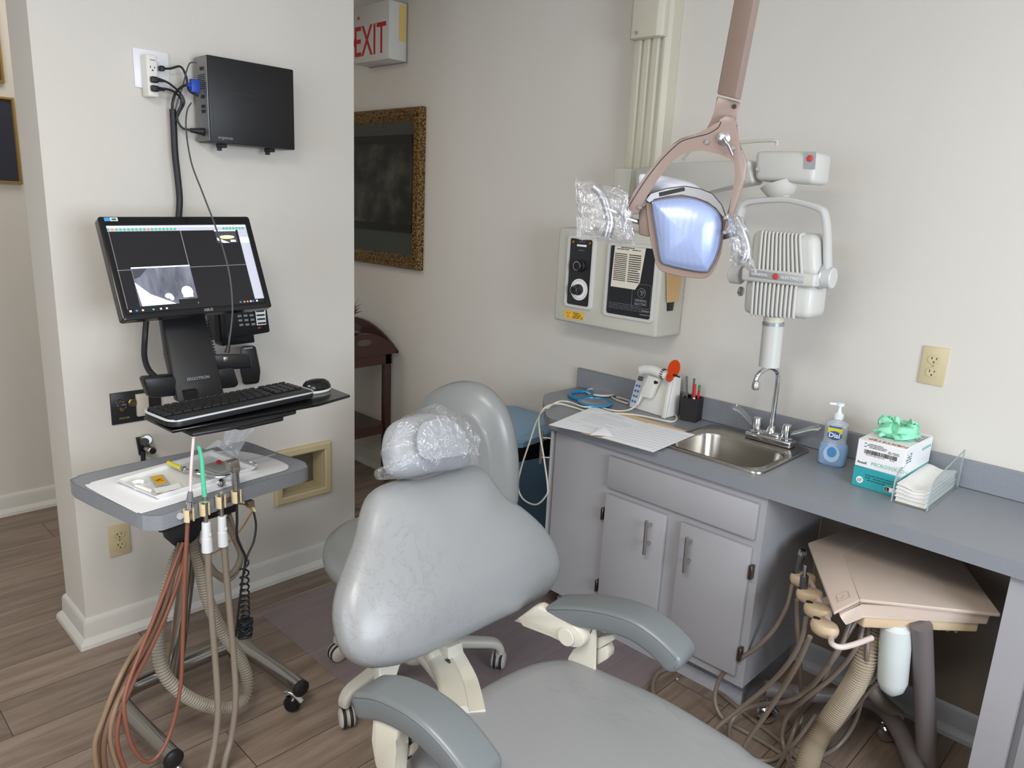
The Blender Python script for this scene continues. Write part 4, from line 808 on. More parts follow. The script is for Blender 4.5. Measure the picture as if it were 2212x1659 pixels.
b = MB(); b.hexa(LL([(1380, 452), (1400, 440), (1410, 500), (1404, 512), (1380, 507)], .0), LL([(1380, 452), (1400, 440), (1410, 500), (1404, 512), (1380, 507)], -.05), .004); obj('side_block', b, m_tan2, lamp)
for x, y in ((1364, 458), (1364, 465), (1382, 448), (1568, 470), (1566, 502)): obj('pivot_screw', MB().cyl(L(x, y, .018), L(x, y, .026), .005, seg=12, bev=.001), m_chrome, yk_)
def handle(pts, arm, name='handle'):
    b = MB(); b.tube([L(x, y, .03+k*.0) for k, (x, y) in enumerate(pts)], .0105, seg=16, n=6, scale=lambda t: .85+.3*t); h = obj(name, b, m_alu, lamp)
    b = MB(); b.sweep([L(x, y, o) for x, y, o in arm], [(x, y) for x, y in rrect(.022, .010, .004, 2)], ln, 5); obj('handle_bracket', b, m_alu, h); return h
handle([(1282, 403), (1300, 420), (1312, 450), (1318, 480), (1311, 511)], [(1314, 452, .03), (1330, 459, .02), (1347, 470, .0), (1382, 480, -.02)])
handle([(1588, 470), (1601, 495), (1611, 525), (1613, 548), (1607, 562)], [(1604, 500, .03), (1590, 504, .01), (1564, 512, -.015)])
m_bag = film('clear_barrier_bag', (.98, .98, .99), .12, .07, .018, 1.0)
m_bag2 = film('hazy_barrier_bag', (.97, .97, .98), .26, .08, .09, 1.0)
def bag(poly, offs, amp, seed, label, nu=26, nv=22, back=None, name='barrier_bag', Lf=None):
    Lf = Lf or L
    """crumpled clear bag: front and back sheets over the thing inside. poly = four corners TL TR BR BL"""
    q = poly; b = MB()
    for side in (0, 1):
        g = []
        for i in range(nu):
            row = []
            for j in range(nv):
                u, v = i/(nu-1), j/(nv-1)
                x = (q[0][0]*(1-u)+q[1][0]*u)*(1-v)+(q[3][0]*(1-u)+q[2][0]*u)*v; y = (q[0][1]*(1-u)+q[1][1]*u)*(1-v)+(q[3][1]*(1-u)+q[2][1]*u)*v
                ed = min(1, 5*min(u, 1-u, v, 1-v)); n3 = noise.noise_vector(V((u*6+seed, v*6, side*3.3))); n4 = noise.noise_vector(V((u*17+seed, v*15, side*5.1)))
                rid = abs(n3.x)+.5*abs(n4.y)
                x += n3.y*5*(1-ed*.6); y += n3.z*5*(1-ed*.6)
                row.append(Lf(x, y, offs[side]*ed+offs[2]*(1-ed)+(rid*amp*(.35+.65*ed))*(1 if side == 0 else -1)))
            g.append(row)
        b.sheet(g)
    o = obj(name, b, m_bag2, None, 28); return tag(o, label, 'barrier bag', 'clear plastic barrier bags')
bag([(1243, 386), (1356, 415), (1372, 530), (1246, 516)], (.055, .0, .028), .022, 3.1, 'clear crumpled plastic bag over the left handle of the light')
bag([(1572, 462), (1606, 468), (1634, 592), (1578, 560)], (.05, .008, .028), .016, 9.7, 'clear narrow plastic bag over the right handle of the light', 18, 24)
# ================================================================ partition wall: plate, power tap, computer
X0 = PXW
X = lambda x, y, d=0: P(x, y, 'x', X0+d)
XX = lambda pts, d=0: [X(x, y, d) for x, y in pts]
OX = V((1, 0, 0))
wp = thing('wall_plate', X(325, 193), 'wide white double wall plate high on the partition', 'wall plate')
ct_, ux, uy, w_, h_, n_ = frame4(XX([(286, 105), (363, 118), (365, 193), (290, 188)])); ux = V((0, 1, 0)); uy = Zu; M3 = rm(ux, uy, OX)
obj('plate', MB().box(ct_+OX*.003, (w_, .116, .006), M3, .002), mat('white_wall_plastic', 'e6e6ea', .35), wp)
obj('switch_gap', MB().box(ct_+OX*.0062+ux*w_*.22, (.034, .07, .001), M3, .001), mat('white_wall_plastic', 'e6e6ea', .35), wp)
pt0 = X(329, 210, .0); tap = thing('power_tap', pt0, 'tall white plug-in power tap with black plugs in it', 'power tap')
a = XX([(317, 118), (341, 118), (343, 208), (320, 210)], .055); ct_, _, _, w_, h_, _ = frame4(a)
tb = obj('body', MB().box(ct_-OX*.025, (w_, h_, .05), M3, .005, 3), m_cu, tap)
for dz_, plug in ((.022, 0), (-.012, 1), (-.036, 1)):
    o = ct_+Zu*dz_+OX*.0005; b = MB()
    if not plug:
        for yy, hh_ in ((-.006, .006), (.006, .006)): b.box(o+ux*yy+Zu*.003, (.002, hh_, .001), M3)
        b.cyl(o-Zu*.006, o-Zu*.006+OX*.0008, .0025, seg=8); obj('slots', b, m_slot, tap)
b = MB(); scribble(b, ct_+Zu*.046+OX*.0006, ux, Zu, .02, .004, 1, seed=2); obj('print', b, m_ink, tap)
def plug(o, d, label):
    b = MB(); o = V(o); b.box(o+OX*.008, (.022, .018, .018), M3, .004, 3); b.cyl(o+OX*.008, o+OX*.008+V(d)*.03, .006, .0035, seg=12); return tag(obj('power_plug', b, m_black), label, 'plug')
plug(ct_-Zu*.012+OX*.001, (0, 1, 0), 'upper black plug in the white power tap'); plug(ct_-Zu*.038+OX*.001, (0, 1, 0), 'lower black plug in the white power tap')
o = X(349, 148, .03); sp = MB(); sp.box(o, (.014, .016, .02), M3, .003); tag(obj('small_plug', sp, m_black), 'small square black plug at the right of the power tap', 'plug')
cpu = thing('desktop_computer', X(540, 322, .05), 'black slim desktop computer mounted high on the partition', 'computer')
fc = XX([(447, 119), (634, 149), (634, 322), (459, 310)], .115); y0 = min(fc[0].y, fc[3].y); y1 = fc[1].y; z0, z1 = (fc[3].z+fc[2].z)/2, (fc[0].z+fc[1].z)/2
obj('case', MB().bb(X0+.02, X0+.115, y0, y1, z0, z1, .004, 2), mat('black_case', '17171a', .42, bump=.08, bscale=900), cpu)
b = MB(); b.tube([(X0+.1155, y0+.012, z0+(z1-z0)*.52), (X0+.1155, y0+.09, z0+(z1-z0)*.60), (X0+.1155, y0+.16, z0+(z1-z0)*.60)], .0006, seg=4); b.box((X0+.1152, y0+.012, z0+(z1-z0)*.26), (.001, .0015, (z1-z0)*.5)); obj('panel_seam', b, mat('seam_grey', '3c3c40', .5), cpu)
b = MB(); b.bb(X0+.022, X0+.113, y0-.004, y0, z0+.004, z1-.004, .001, 1); rp = obj('rear_panel', b, mat('zinc_grey', '8e8f90', .4, .8), cpu)
b = MB()
for k in range(8): b.bb(X0+.05, X0+.10, y0-.005, y0-.004, z1-.06-k*.006, z1-.0575-k*.006)
for k, zz in enumerate((.035, .12, .15, .165)): b.bb(X0+.07, X0+.095, y0-.006, y0-.004, z1-zz-.01, z1-zz)
obj('port_slots', b, m_dark, rp)
text('lettering', 'ergotron', (X0+.1156, y0+.025, z0+.018), (0, 1, 0), Zu, .014, m_sil, cpu)
for yy in (y0+.055, y1-.075): b = MB(); b.bb(X0+.05, X0+.09, yy-.01, yy+.012, z0-.012, z0, .002, 1); b.bb(X0+.06, X0+.085, yy-.012, yy-.004, z0-.022, z0-.01, .002, 1); obj('mount_clip', b, m_black, cpu)
obj('wall_bracket', MB().bb(X0+.001, X0+.02, y0+.03, y1-.03, z0+.05, z1-.05), m_black, cpu)
m_bc = mat('black_cable', '1d1f23', .45); m_gc = mat('grey_cable', '4a4e50', .45)
def cable(pts, r, m, label, name='cable', cat='cable', n=6, seg=8):
    b = MB(); b.tube(pts, r, seg=seg, n=n); return tag(obj(name, b, m), label, cat)
cable([X(352, 148, .03), X(368, 148, .04), X(390, 144, .05), X(402, 165, .06), X(408, 195, .07), X(428, 207, .09)], .0035, m_bc, 'short black cable arching from the power tap to the computer')
cable([X(343, 170, .06), X(365, 180, .06), X(388, 200, .05), X(398, 220, .05), X(388, 242, .04), X(378, 262, .04)], .0035, m_bc, 'upper black power cable curving down from the tap')
cable([X(343, 190, .06), X(372, 196, .06), X(390, 212, .05), X(391, 228, .05), X(383, 245, .045), X(384, 262, .045), X(395, 277, .05), X(412, 281, .06)], .0038, m_bc, 'lower black power cable looping to the computer plug')
b = MB(); b.cyl(X(410, 281, .06), X(440, 285, .075), .006, .013, seg=14); tag(obj('power_connector', b, m_black), 'black tapered plug in the lower back of the computer', 'plug')
vb = MB(); vb.box(X(421, 186, .08), (.028, .04, .018), M3, .002); vb.cyl(X(404, 184, .08), X(416, 185, .08), .006, seg=10); tag(obj('video_connector', vb, mat('vga_blue', '2146a8', .4)), 'blue video plug at the side of the computer', 'plug')
cable([X(410, 182, .08), X(395, 186, .07), X(380, 200, .05), X(373, 220, .04), X(372, 235, .04)], .0042, m_bc, 'dark video cable curving from the blue plug')
cable([X(425, 135, .09), X(411, 136, .08), X(404, 150, .07), X(395, 185, .05), X(385, 215, .04), X(376, 245, .035)], .0022, m_gc, 'thin grey network cable from the top of the computer')
cable([X(373, 236, .03), X(375, 270, .03), X(378, 330, .028), X(384, 385, .028), X(388, 430, .028), X(386, 470, .03)], .0105, m_bc, 'thick black cable sleeve running down the partition behind the monitor', 'cable_sleeve', 'cable sleeve', seg=12)
cable([P(413, 222, 'x', X0+.09), P(404, 240, 'x', X0+.10), P(402, 280, 'x', X0+.13), P(413, 350, 'x', X0+.2), P(437, 415, 'x', X0+.3), P(462, 480, 'x', X0+.4), P(484, 545, 'x', X0+.46), P(497, 600, 'x', X0+.48), P(502, 660, 'x', X0+.49), P(500, 700, 'x', X0+.50), P(494, 745, 'x', X0+.505)], .0024, m_gc, 'thin dark usb cable hanging in front of the monitor', 'usb_cable', 'cable')
ub = MB(); u0, u1, u2_ = P(495, 743, 'x', X0+.505), P(490, 762, 'x', X0+.505), P(487, 776, 'x', X0+.505); ub.cyl(u0, u1, .005, .0075, seg=12); ub.m = 1; ub.box(u2_, (.004, .012, .014), None, .001); tag(obj('usb_plug', ub, [m_black, m_steel]), 'black usb plug dangling above the keyboard', 'plug')
# ================================================================ monitor on its stand
mq = [P(221, 469, 'x', -2.34), P(538, 468, 'x', -2.34), P(586, 664, 'x', -2.215), P(254, 694, 'x', -2.215)]
mc_, mux, muy, mw, mh, mn = frame4(mq); MM = rm(mux, muy, mn)
mon = thing('monitor', mc_-muy*mh/2, 'black wide monitor showing a tooth x-ray on its screen', 'monitor')
mp_ = lambda u, v, o=0: mc_+mux*(u-.5)*mw+muy*(.5-v)*mh+mn*o
b = MB(); fro = [mc_+mux*x+muy*y for x, y in rrect(mw, mh, .008)]; ins = [mc_+mux*x+muy*y-muy*.004 for x, y in rrect(mw-.034, mh-.044, .002)]
b.skin([[p-mn*.03 for p in fro], [p-mn*.0 for p in fro], [p+mn*.002 for p in [mc_+mux*x+muy*y for x, y in rrect(mw-.006, mh-.006, .006)]], [p+mn*.001 for p in ins], [p-mn*.004 for p in ins]], True, (True, False)); obj('bezel', b, m_blackg, mon)
b = MB(); b.box(mc_-mn*.045, (mw*.5, mh*.6, .03), MM, .01); obj('rear_cover', b, m_black, mon)
def emat(name, c, s=.75): return mat(name, c, .35, emit=s, ecol=c)
e_dark = mat('screen_dark', '1c1c1f', .22, emit=.35, ecol='202024'); e_line = emat('screen_line', '8a8a90', .5); e_bar = emat('screen_bar', 'c9cfe4', .7); e_side = emat('screen_side', 'a9abb8', .6); e_white = emat('screen_white', 'e9edfb', .8); e_gr = emat('screen_green', '4f9c86', .6); e_or = emat('screen_orange', 'd57a4a', .6); e_yel = emat('screen_yellow', 'd9d79a', .7); e_gray = emat('xray_grey', '5b5d68', .55); e_mid = emat('xray_mid', '3d3e46', .5); e_blu = emat('screen_blue', '3a6fd0', .6)
nt = e_gray.node_tree; tcn = nt.nodes.new('ShaderNodeTexCoord'); mpn = nt.nodes.new('ShaderNodeMapping'); mpn.inputs['Scale'].default_value = (6, 34, 9); nt.links.new(tcn.outputs['Object'], mpn.inputs[0])
nzn = nt.nodes.new('ShaderNodeTexNoise'); nzn.inputs['Scale'].default_value = 1.0; nzn.inputs['Detail'].default_value = 3; nt.links.new(mpn.outputs[0], nzn.inputs[0]); crn = nt.nodes.new('ShaderNodeValToRGB'); crn.color_ramp.elements[0].position = .36; crn.color_ramp.elements[0].color = (*lin('26272d'), 1); crn.color_ramp.elements[1].position = .62; crn.color_ramp.elements[1].color = (*lin('8d90a0'), 1); nt.links.new(nzn.outputs[0], crn.inputs[0]); nt.links.new(crn.outputs[0], nt.nodes['Principled BSDF'].inputs['Emission Color'])
SU0, SU1, SV0, SV1 = .036, .964, .075, .935
sp_ = lambda u, v, o=0: mp_(SU0+(SU1-SU0)*u, SV0+(SV1-SV0)*v, -.0035+o)
b = MB()
def sq_(u0, u1, v0, v1, o, m): b.m = m; b.quad(sp_(u0, v0, o), sp_(u1, v0, o), sp_(u1, v1, o), sp_(u0, v1, o), .0003)
mats_ = [e_dark, e_line, e_bar, e_side, e_white, e_gr, e_or, e_yel, e_gray, e_mid, e_blu]
sq_(0, 1, 0, 1, 0, 0); sq_(0, 1, 0, .035, .0004, 2); sq_(0, 1, .035, .075, .0004, 3); sq_(.925, 1, .075, .95, .0004, 3)
for k in range(18): b.m = 5 if k % 9 not in (1,) else 6; disc(b, sp_(.012+k*.0262, .055, .0008), mux, muy, .0042, .0042, 10)
for k in range(7): b.m = 5; disc(b, sp_(.82+k*.025, .055, .0008), mux, muy, .0042, .0042, 10)
sq_(.492, .496, .075, .95, .0005, 1); sq_(.0, .925, .512, .517, .0005, 1); sq_(.01, .013, .075, .95, .0005, 1)
sq_(.742, .908, .078, .09, .0006, 4); sq_(.745, .905, .09, .235, .0007, 9); b.m = 4
b.quad(sp_(.75, .2, .0009), sp_(.79, .235, .0009), sp_(.84, .235, .0009), sp_(.75, .17, .0009), .0002)
sq_(.85, .89, .20, .225, .0009, 4); b.m = 7; disc(b, sp_(.825, .165, .0012), mux, muy, .026, .006, 20)
sq_(.925, 1, .17, .24, .0006, 2)
# x-ray window
sq_(.095, .497, .488, .503, .0008, 4); sq_(.095, .497, .503, .93, .0007, 8)
b.m = 9; b.quad(sp_(.10, .505, .0011), sp_(.20, .505, .0011), sp_(.14, .60, .0011), sp_(.10, .62, .0011), .0002)

b.m = 4; b.quad(sp_(.097, .66, .0013), sp_(.11, .93, .0013), sp_(.34, .93, .0013), sp_(.18, .80, .0013), .0002)
b.m = 4; disc(b, sp_(.30, .835, .0014), mux, muy, .011, .008, 14); disc(b, sp_(.318, .86, .0014), mux, muy, .006, .008, 12); disc(b, sp_(.435, .80, .0014), mux, muy, .017, .017, 20); b.quad(sp_(.40, .80, .0013), sp_(.47, .80, .0013), sp_(.47, .865, .0013), sp_(.40, .865, .0013), .0002); sq_(.36, .497, .885, .93, .0012, 0)
for k, (u, m_) in enumerate(((.02, 4), (.06, 10), (.1, 7), (.17, 5), (.22, 2), (.26, 2), (.80, 10), (.83, 6), (.855, 6), (.88, 2), (.9, 10), (.93, 4))): sq_(u, u+.013, .965, .983, .0006, m_)
scr = obj('screen', b, mats_, mon)
text('lettering', 'ASUS', mp_(.545, .968, .0022), mux, muy, .012, m_sil, mon, align='CENTER', bold=.0003)
b = MB(); b.quad(mp_(.035, .01, .0022), mp_(.07, .01, .0022), mp_(.07, .045, .0022), mp_(.035, .045, .0022)); b.m = 1; b.quad(mp_(.07, .01, .0022), mp_(.115, .01, .0022), mp_(.115, .045, .0022), mp_(.07, .045, .0022)); b.m = 2; disc(b, mp_(.092, .028, .003), mux, muy, .007, .003, 14)
obj('corner_sticker', b, [m_lblue, mat('sticker_pale', 'cfe0d6', .5), mat('sticker_green', '2d6b52', .5)], mon)
st = thing('monitor_stand', P(430, 860, 'x', -2.25), 'black sit-stand monitor column with curved front and keyboard tray below', 'monitor stand')
b = MB(); qf = [P(345, 660, 'x', -2.32), P(440, 660, 'x', -2.32), P(462, 760, 'x', -2.25), P(488, 862, 'x', -2.17), P(385, 870, 'x', -2.17), P(363, 770, 'x', -2.25)]
b.hexa(qf, [p-OX*.035 for p in qf], .006, 2); obj('column_cover', b, m_black, st)
text('lettering', 'ERGOTRON', P(404, 820, 'x', -2.186), (0, 1, 0), (-.25, 0, 1), .0125, m_sil, st)
b = MB(); b.slab(PX([(310, 818), (378, 812), (395, 855), (326, 862)], 'x', -2.2), (-.05, 0, 0), .01); obj('pivot_cover', b, m_black, st)
b = MB(); b.slab(PX([(455, 800), (505, 792), (518, 830), (510, 838), (470, 842)], 'x', -2.24), (-.04, 0, 0), .008); obj('pivot_cover', b, m_black, st)
b = MB(); b.hexa([P(x, y, 'x', -2.25) for x, y in ((460, 765), (540, 765), (545, 795), (470, 800))], [P(x, y, 'x', -2.32) for x, y in ((460, 765), (540, 765), (545, 795), (470, 800))], .008); b.hexa([P(x, y, 'x', -2.3) for x, y in ((520, 748), (552, 746), (563, 800), (560, 828), (525, 832), (518, 800))], [P(x, y, 'x', X0+.001) for x, y in ((520, 748), (552, 746), (563, 800), (560, 828), (525, 832), (518, 800))], .01); obj('wall_arm', b, m_black, st)
obj('arm_badge', MB().box(P(536, 752, 'x', -2.295), (.002, .03, .004)), m_sil, st)
cable([P(316, 690, 'x', -2.33), P(313, 730, 'x', -2.33), P(312, 770, 'x', -2.3), P(322, 800, 'x', -2.26), P(345, 822, 'x', -2.22)], .0085, m_bc, 'thick black cable loop left of the monitor column', 'cable_sleeve', 'cable sleeve', seg=12)
cable([P(366, 822, 'x', -2.3), P(366, 800, 'x', -2.36), P(372, 770, 'x', -2.4), P(372, 730, 'x', -2.42)], .005, m_bc, 'black cable behind the left edge of the monitor column')
# tray, keyboard, mouse
KZ = .985
tr = [P(x, y, 'z', KZ-.022) for x, y in ((318, 896), (390, 938), (445, 932), (640, 888), (682, 866), (757, 858), (757, 850), (650, 845), (640, 828), (600, 832))]
tr0 = [P(310, 900, 'z', KZ-.012), P(372, 930, 'z', KZ-.012), P(690, 872, 'z', KZ-.012), P(757, 853, 'z', KZ-.012), P(718, 838, 'z', KZ-.012), P(610, 832, 'z', KZ-.012)]
b = MB(); b.slab([p-Zu*.008 for p in tr0], (0, 0, .008), .002, 1); obj('keyboard_tray', b, m_blackg, st)
b = MB(); ps = [P(x, y, 'z', KZ-.03) for x, y in ((345, 912), (415, 945), (500, 930), (640, 895), (640, 880), (520, 880))]; b.slab(ps, (0, 0, .010), .004); b.slab([P(x, y, 'z', KZ-.028) for x, y in ((485, 917), (520, 922), (612, 902), (612, 890), (560, 890))], (0, 0, -.010), .003); obj('tray_underside', b, m_black, st)
b = MB(); b.bb(-2.21, -2.17, .86, .9, KZ-.1, KZ-.02); obj('tray_bracket', b, m_black, st)
kq = [P(301, 886, 'z', KZ+.012), P(618, 825, 'z', KZ+.012), P(685, 846, 'z', KZ+.010), P(372, 912, 'z', KZ+.010)]
kc, kux, kuy, kw, kh, kn_ = frame4(kq)
kb = thing('keyboard', kc-Zu*.02, 'black keyboard with a white rim on the tray under the monitor', 'keyboard')
KP = lambda u, v, o=0: kc+kux*(u-.5)*kw+kuy*(.5-v)*kh+kn_*o
fo = [kc+kux*x+kuy*y for x, y in rrect(kw, kh, .03)]
b = MB(); b.skin([[p-kn_*.016 for p in fo], [p-kn_*.002 for p in fo], [kc+(p-kc)*.99+kn_*.0 for p in fo]]); obj('base', b, m_black, kb)
b = MB(); ir = [kc+kux*x+kuy*y for x, y in rrect(kw-.008, kh-.008, .026)]; b.skin([[p-kn_*.0022 for p in [kc+kux*x+kuy*y for x, y in rrect(kw+.003, kh+.003, .032)]], [p+kn_*.001 for p in [kc+kux*x+kuy*y for x, y in rrect(kw+.002, kh+.002, .031)]], [p+kn_*.0015 for p in ir], [p-kn_*.001 for p in ir]], True, (False, False)); obj('white_rim', b, mat('pale_rim', 'c8cccf', .3), kb)
obj('palm_rest', MB().slab([KP(.02, .72, .0004), KP(.98, .72, .0004), KP(.97, .98, .0004), KP(.03, .98, .0004)], kn_*.002, .001), mat('black_matte_palm', '222224', .55), kb)
m_key = mat('black_key', '19191b', .38); rows = [(.06, .13, 15, .03), (.19, .30, 15, .02), (.31, .42, 14, .02), (.43, .54, 13, .02), (.55, .66, 12, .02)]
ky = 0
for (v0, v1, n_k, u0_) in rows:
    for k in range(n_k+4):
        if k < n_k: a = u0_+(.74-u0_)*k/n_k; e = u0_+(.74-u0_)*(k+1)/n_k-.006
        else: a = .765+(k-n_k)*.053; e = a+.046
        if ky >= 93: continue
        kbm = MB(); kbm.hexa([KP(a, v0, .001), KP(e, v0, .001), KP(e, v1-.012, .001), KP(a, v1-.012, .001)], [KP(a+.004, v0+.01, .006), KP(e-.004, v0+.01, .006), KP(e-.004, v1-.025, .006), KP(a+.004, v1-.025, .006)]); obj('key', kbm, m_key, kb); ky += 1
text('lettering', '— — —', KP(.72, .035, .003), kux, kuy, .006, m_sil, kb) if 0 else None
ms = P(684, 840, 'z', KZ-.004); mdir = kux; b = MB(); prof_ = []
R_m = []
mo = thing('computer_mouse', V((ms.x, ms.y, KZ-.012)), 'black mouse with a white base at the right end of the tray', 'mouse')
e1, e2 = kux.copy(), V((-kux.y, kux.x, 0)); e1.z = 0; e1.normalize(); e2 = Zu.cross(e1)
def oval(w, l, z, dx=0): return [V((ms.x, ms.y, KZ-.012+z))+e1*(l*math.cos(a)+dx)+e2*(w*math.sin(a)) for a in [2*math.pi*k/24 for k in range(24)]]
b = MB(); b.skin([oval(.026, .046, .0), oval(.029, .049, .003), oval(.0295, .050, .009)]); obj('base', b, m_wt, mo)
b = MB(); b.skin([oval(.029, .049, .008), oval(.029, .049, .016), oval(.026, .044, .027, -.002), oval(.019, .034, .035, -.004), oval(.009, .018, .039, -.006), oval(.001, .002, .040, -.006)]); obj('shell', b, m_blackg, mo)
# ================================================================ wall phone
ph = thing('wall_phone', X(520, 740, .03), 'black wall phone with keypad, mostly behind the monitor', 'telephone')
pq = PX([(455, 585), (566, 580), (585, 718), (468, 738)], 'x', X0+.10); b = MB(); b.slab(pq, (-.07, 0, 0), .008); obj('base', b, m_black, ph)
obj('wall_mount', MB().slab(PX([(470, 700), (545, 690), (551, 740), (480, 748)], 'x', X0+.06), (-.06, 0, 0), .004), m_black, ph)
b = MB(); b.tube(PX([(470, 600), (474, 660), (480, 735)], 'x', X0+.125), .024, seg=14, n=4); obj('handset', b, m_blackg, ph)
b = MB(); b.slab(PX([(560, 582), (567, 582), (572, 620), (560, 622)], 'x', X0+.115), (-.02, 0, 0), .002); obj('cradle_tab', b, m_dark, ph)
b = MB(); b.slab(PX([(548, 622), (568, 620), (578, 658), (552, 661)], 'x', X0+.1015), (-.002, 0, 0)); b.slab(PX([(551, 668), (573, 667), (575, 701), (555, 703)], 'x', X0+.1015), (-.002, 0, 0)); obj('name_cards', b, m_wt, ph)
for r_ in range(4):
    for c_ in range(3):
        p = P(515+c_*13+r_*2, 673+r_*9.6-c_*.8, 'x', X0+.102); obj('number_key', MB().box(p, (.004, .015, .008), None, .001), mat('grey_key', '8c8e90', .4), ph)
for r_ in range(4): p = P(562+r_*1.2, 672+r_*8.6, 'x', X0+.103); obj('line_key', MB().box(p, (.004, .03, .006), None, .001), m_black, ph)
obj('red_mark', MB().box(P(560, 708, 'x', X0+.1015), (.001, .012, .005)), m_red, ph)
b = MB(); hx = [P(448, 695, 'x', X0+.09), P(455, 730, 'x', X0+.1), P(463, 765, 'x', X0+.12), P(472, 795, 'x', X0+.14), P(468, 800, 'x', X0+.14)]
cc2 = catmull(hx, 24); cl = [p+V((.0, math.cos(k*1.4)*.006, math.sin(k*1.4)*.006)) for k, p in enumerate(cc2)]; b.tube(cl, .0022, seg=5, smooth=False); obj('coiled_cord', b, m_bc, ph)
# ================================================================ nitrous panel, outlet, cup fitting, vacuum inlet
npn = thing('gas_outlet_panel', X(284, 915), 'black gas outlet panel low on the partition behind the keyboard', 'gas panel')
ct_ = X(287, 880); b = MB(); zc0_, zc1_ = X(243, 918).z, X(237, 850).z; yc0, yc1 = X(238, 880).y, X(335, 880).y+.02
obj('plate', MB().bb(X0, X0+.006, yc0, yc1, zc0_, zc1_, .002), m_pan, npn)
for (x, y, r_) in ((262, 883, .009), (284, 868, .014), (258, 866, .006)): p = X(x, y, .006); b = MB(); b.lathe([(r_, 0), (r_, .012), (r_*.75, .015), (r_*.5, .015), (r_*.5, .006)], p, OX, 18); obj('port', b, mat('old_brass', '8a7a5c', .35, 1), npn)
obj('white_block', MB().bb(X0+.006, X0+.02, X(292, 880).y, X(318, 880).y, zc0_+.02, zc1_-.012, .002), mat('ivory_block', 'c9c3b4', .4), npn)
text('lettering', 'PORTER', X(258, 905, .0065), (0, 1, 0), Zu, .009, mat('gold_print', 'a08b5c', .5), npn)
b = MB(); scribble(b, X(262, 875, .0066), (0, 1, 0), Zu, .03, .03, 3, seed=3, fill=.4); obj('small_print', b, m_sil, npn)
duplex(X(257, 1165), (0, 1, 0), (1, 0, 0), 'ivory double socket low on the partition, left of the cart')
fx2 = thing('suction_fitting', X(312, 985, .0), 'black and chrome hose fitting on the partition above the cart', 'hose fitting')
b = MB(); b.slab(XX([(295, 946), (312, 944), (318, 975), (302, 985)], .012), (-.012, 0, 0), .002); obj('bracket', b, m_black, fx2)
b = MB(); b.cyl(X(313, 950, .01), X(318, 950, .05), .018, seg=18, bev=.003); b.cyl(X(318, 968, .02), X(330, 974, .06), .014, seg=18, bev=.002); obj('fitting', b, m_steel, fx2)
b = MB(); b.cyl(X(312, 955, .052), X(313, 955, .062), .014, seg=16, bev=.002); b.cyl(X(330, 974, .061), X(331, 975, .066), .010, seg=16); obj('fitting_cap', b, m_black, fx2)
cable([X(309, 975, .02), X(309, 990, .02), X(309, 1010, .02)], .008, m_bc, 'short black hose under the chrome fitting', 'hose', 'hose')
vi = thing('wall_recess_frame', X(650, 1080), 'beige recessed wall box frame low on the partition right of the cart', 'wall box')
y0_, y1_ = X(590, 1030).y, X(711, 1000).y; z0_, z1_ = (X(587, 1093).z+X(713, 1060).z)/2, (X(594, 974).z+X(709, 951).z)/2; k = .032
b = MB(); f = lambda kk, x: [V((X0+x, y0_+kk, z0_+kk)), V((X0+x, y1_-kk, z0_+kk)), V((X0+x, y1_-kk, z1_-kk)), V((X0+x, y0_+kk, z1_-kk))]
b.skin([f(0, .0005), f(0, .018), f(.006, .022), f(k-.006, .022), f(k-.001, .018), f(k+.004, -.085)], True, (False, False)); obj('frame', b, mat('beige_frame', 'c3b48c', .45), vi, 20)
obj('recess_plate', MB().bb(X0-.089, X0-.07, y0_+k, y1_-k, z0_+k, z1_-k), mat('dull_metal', '6f685e', .5, .6), vi)
# fix pieces of art on the far left wall
LW = LX
def frame(yr, z0, z1, w, label, mcol, kx=.05):
    y1 = yr; y0 = yr-w; t = thing('picture_frame', (LW+.01, (y0+y1)/2, z0), label, 'picture'); f = lambda k, x: [V((LW+x, y0+k, z0+k)), V((LW+x, y1-k, z0+k)), V((LW+x, y1-k, z1-k)), V((LW+x, y0+k, z1-k))]
    b = MB(); b.skin([f(0, .001), f(0, .02), f(.008, .022), f(.012, .014), f(.012, .012)], True, (False, False)); obj('frame', b, mat('thin_gold', 'a88c52', .4, .5), t, 20)
    obj('mat_board', MB().bb(LW+.004, LW+.012, y0+.01, y1-.01, z0+.01, z1-.01), mcol, t); f2 = lambda k: (y0+k, y1-k, z0+k, z1-k)
    a = f2(kx+.03); obj('inner_border', MB().bb(LW+.012, LW+.0135, *a), mat('thin_gold', 'a88c52', .4, .5), t); a = f2(kx+.036); obj('certificate', MB().bb(LW+.0135, LW+.0145, *a), mat('cream_certificate', 'd5cdbb', .6), t)
pz = lambda x, y: P(x, y, 'x', LW)
frame(pz(46, 390).y, pz(46, 398).z, pz(26, 212).z, .5, 'gold framed certificate with navy mat at the left edge', mat('navy_mat', '272a38', .5))
frame(pz(7, 170).y, pz(7, 180).z, pz(5, 20).z, .45, 'gold framed picture, upper one at the left picture edge', mat('navy_mat', '272a38', .5))
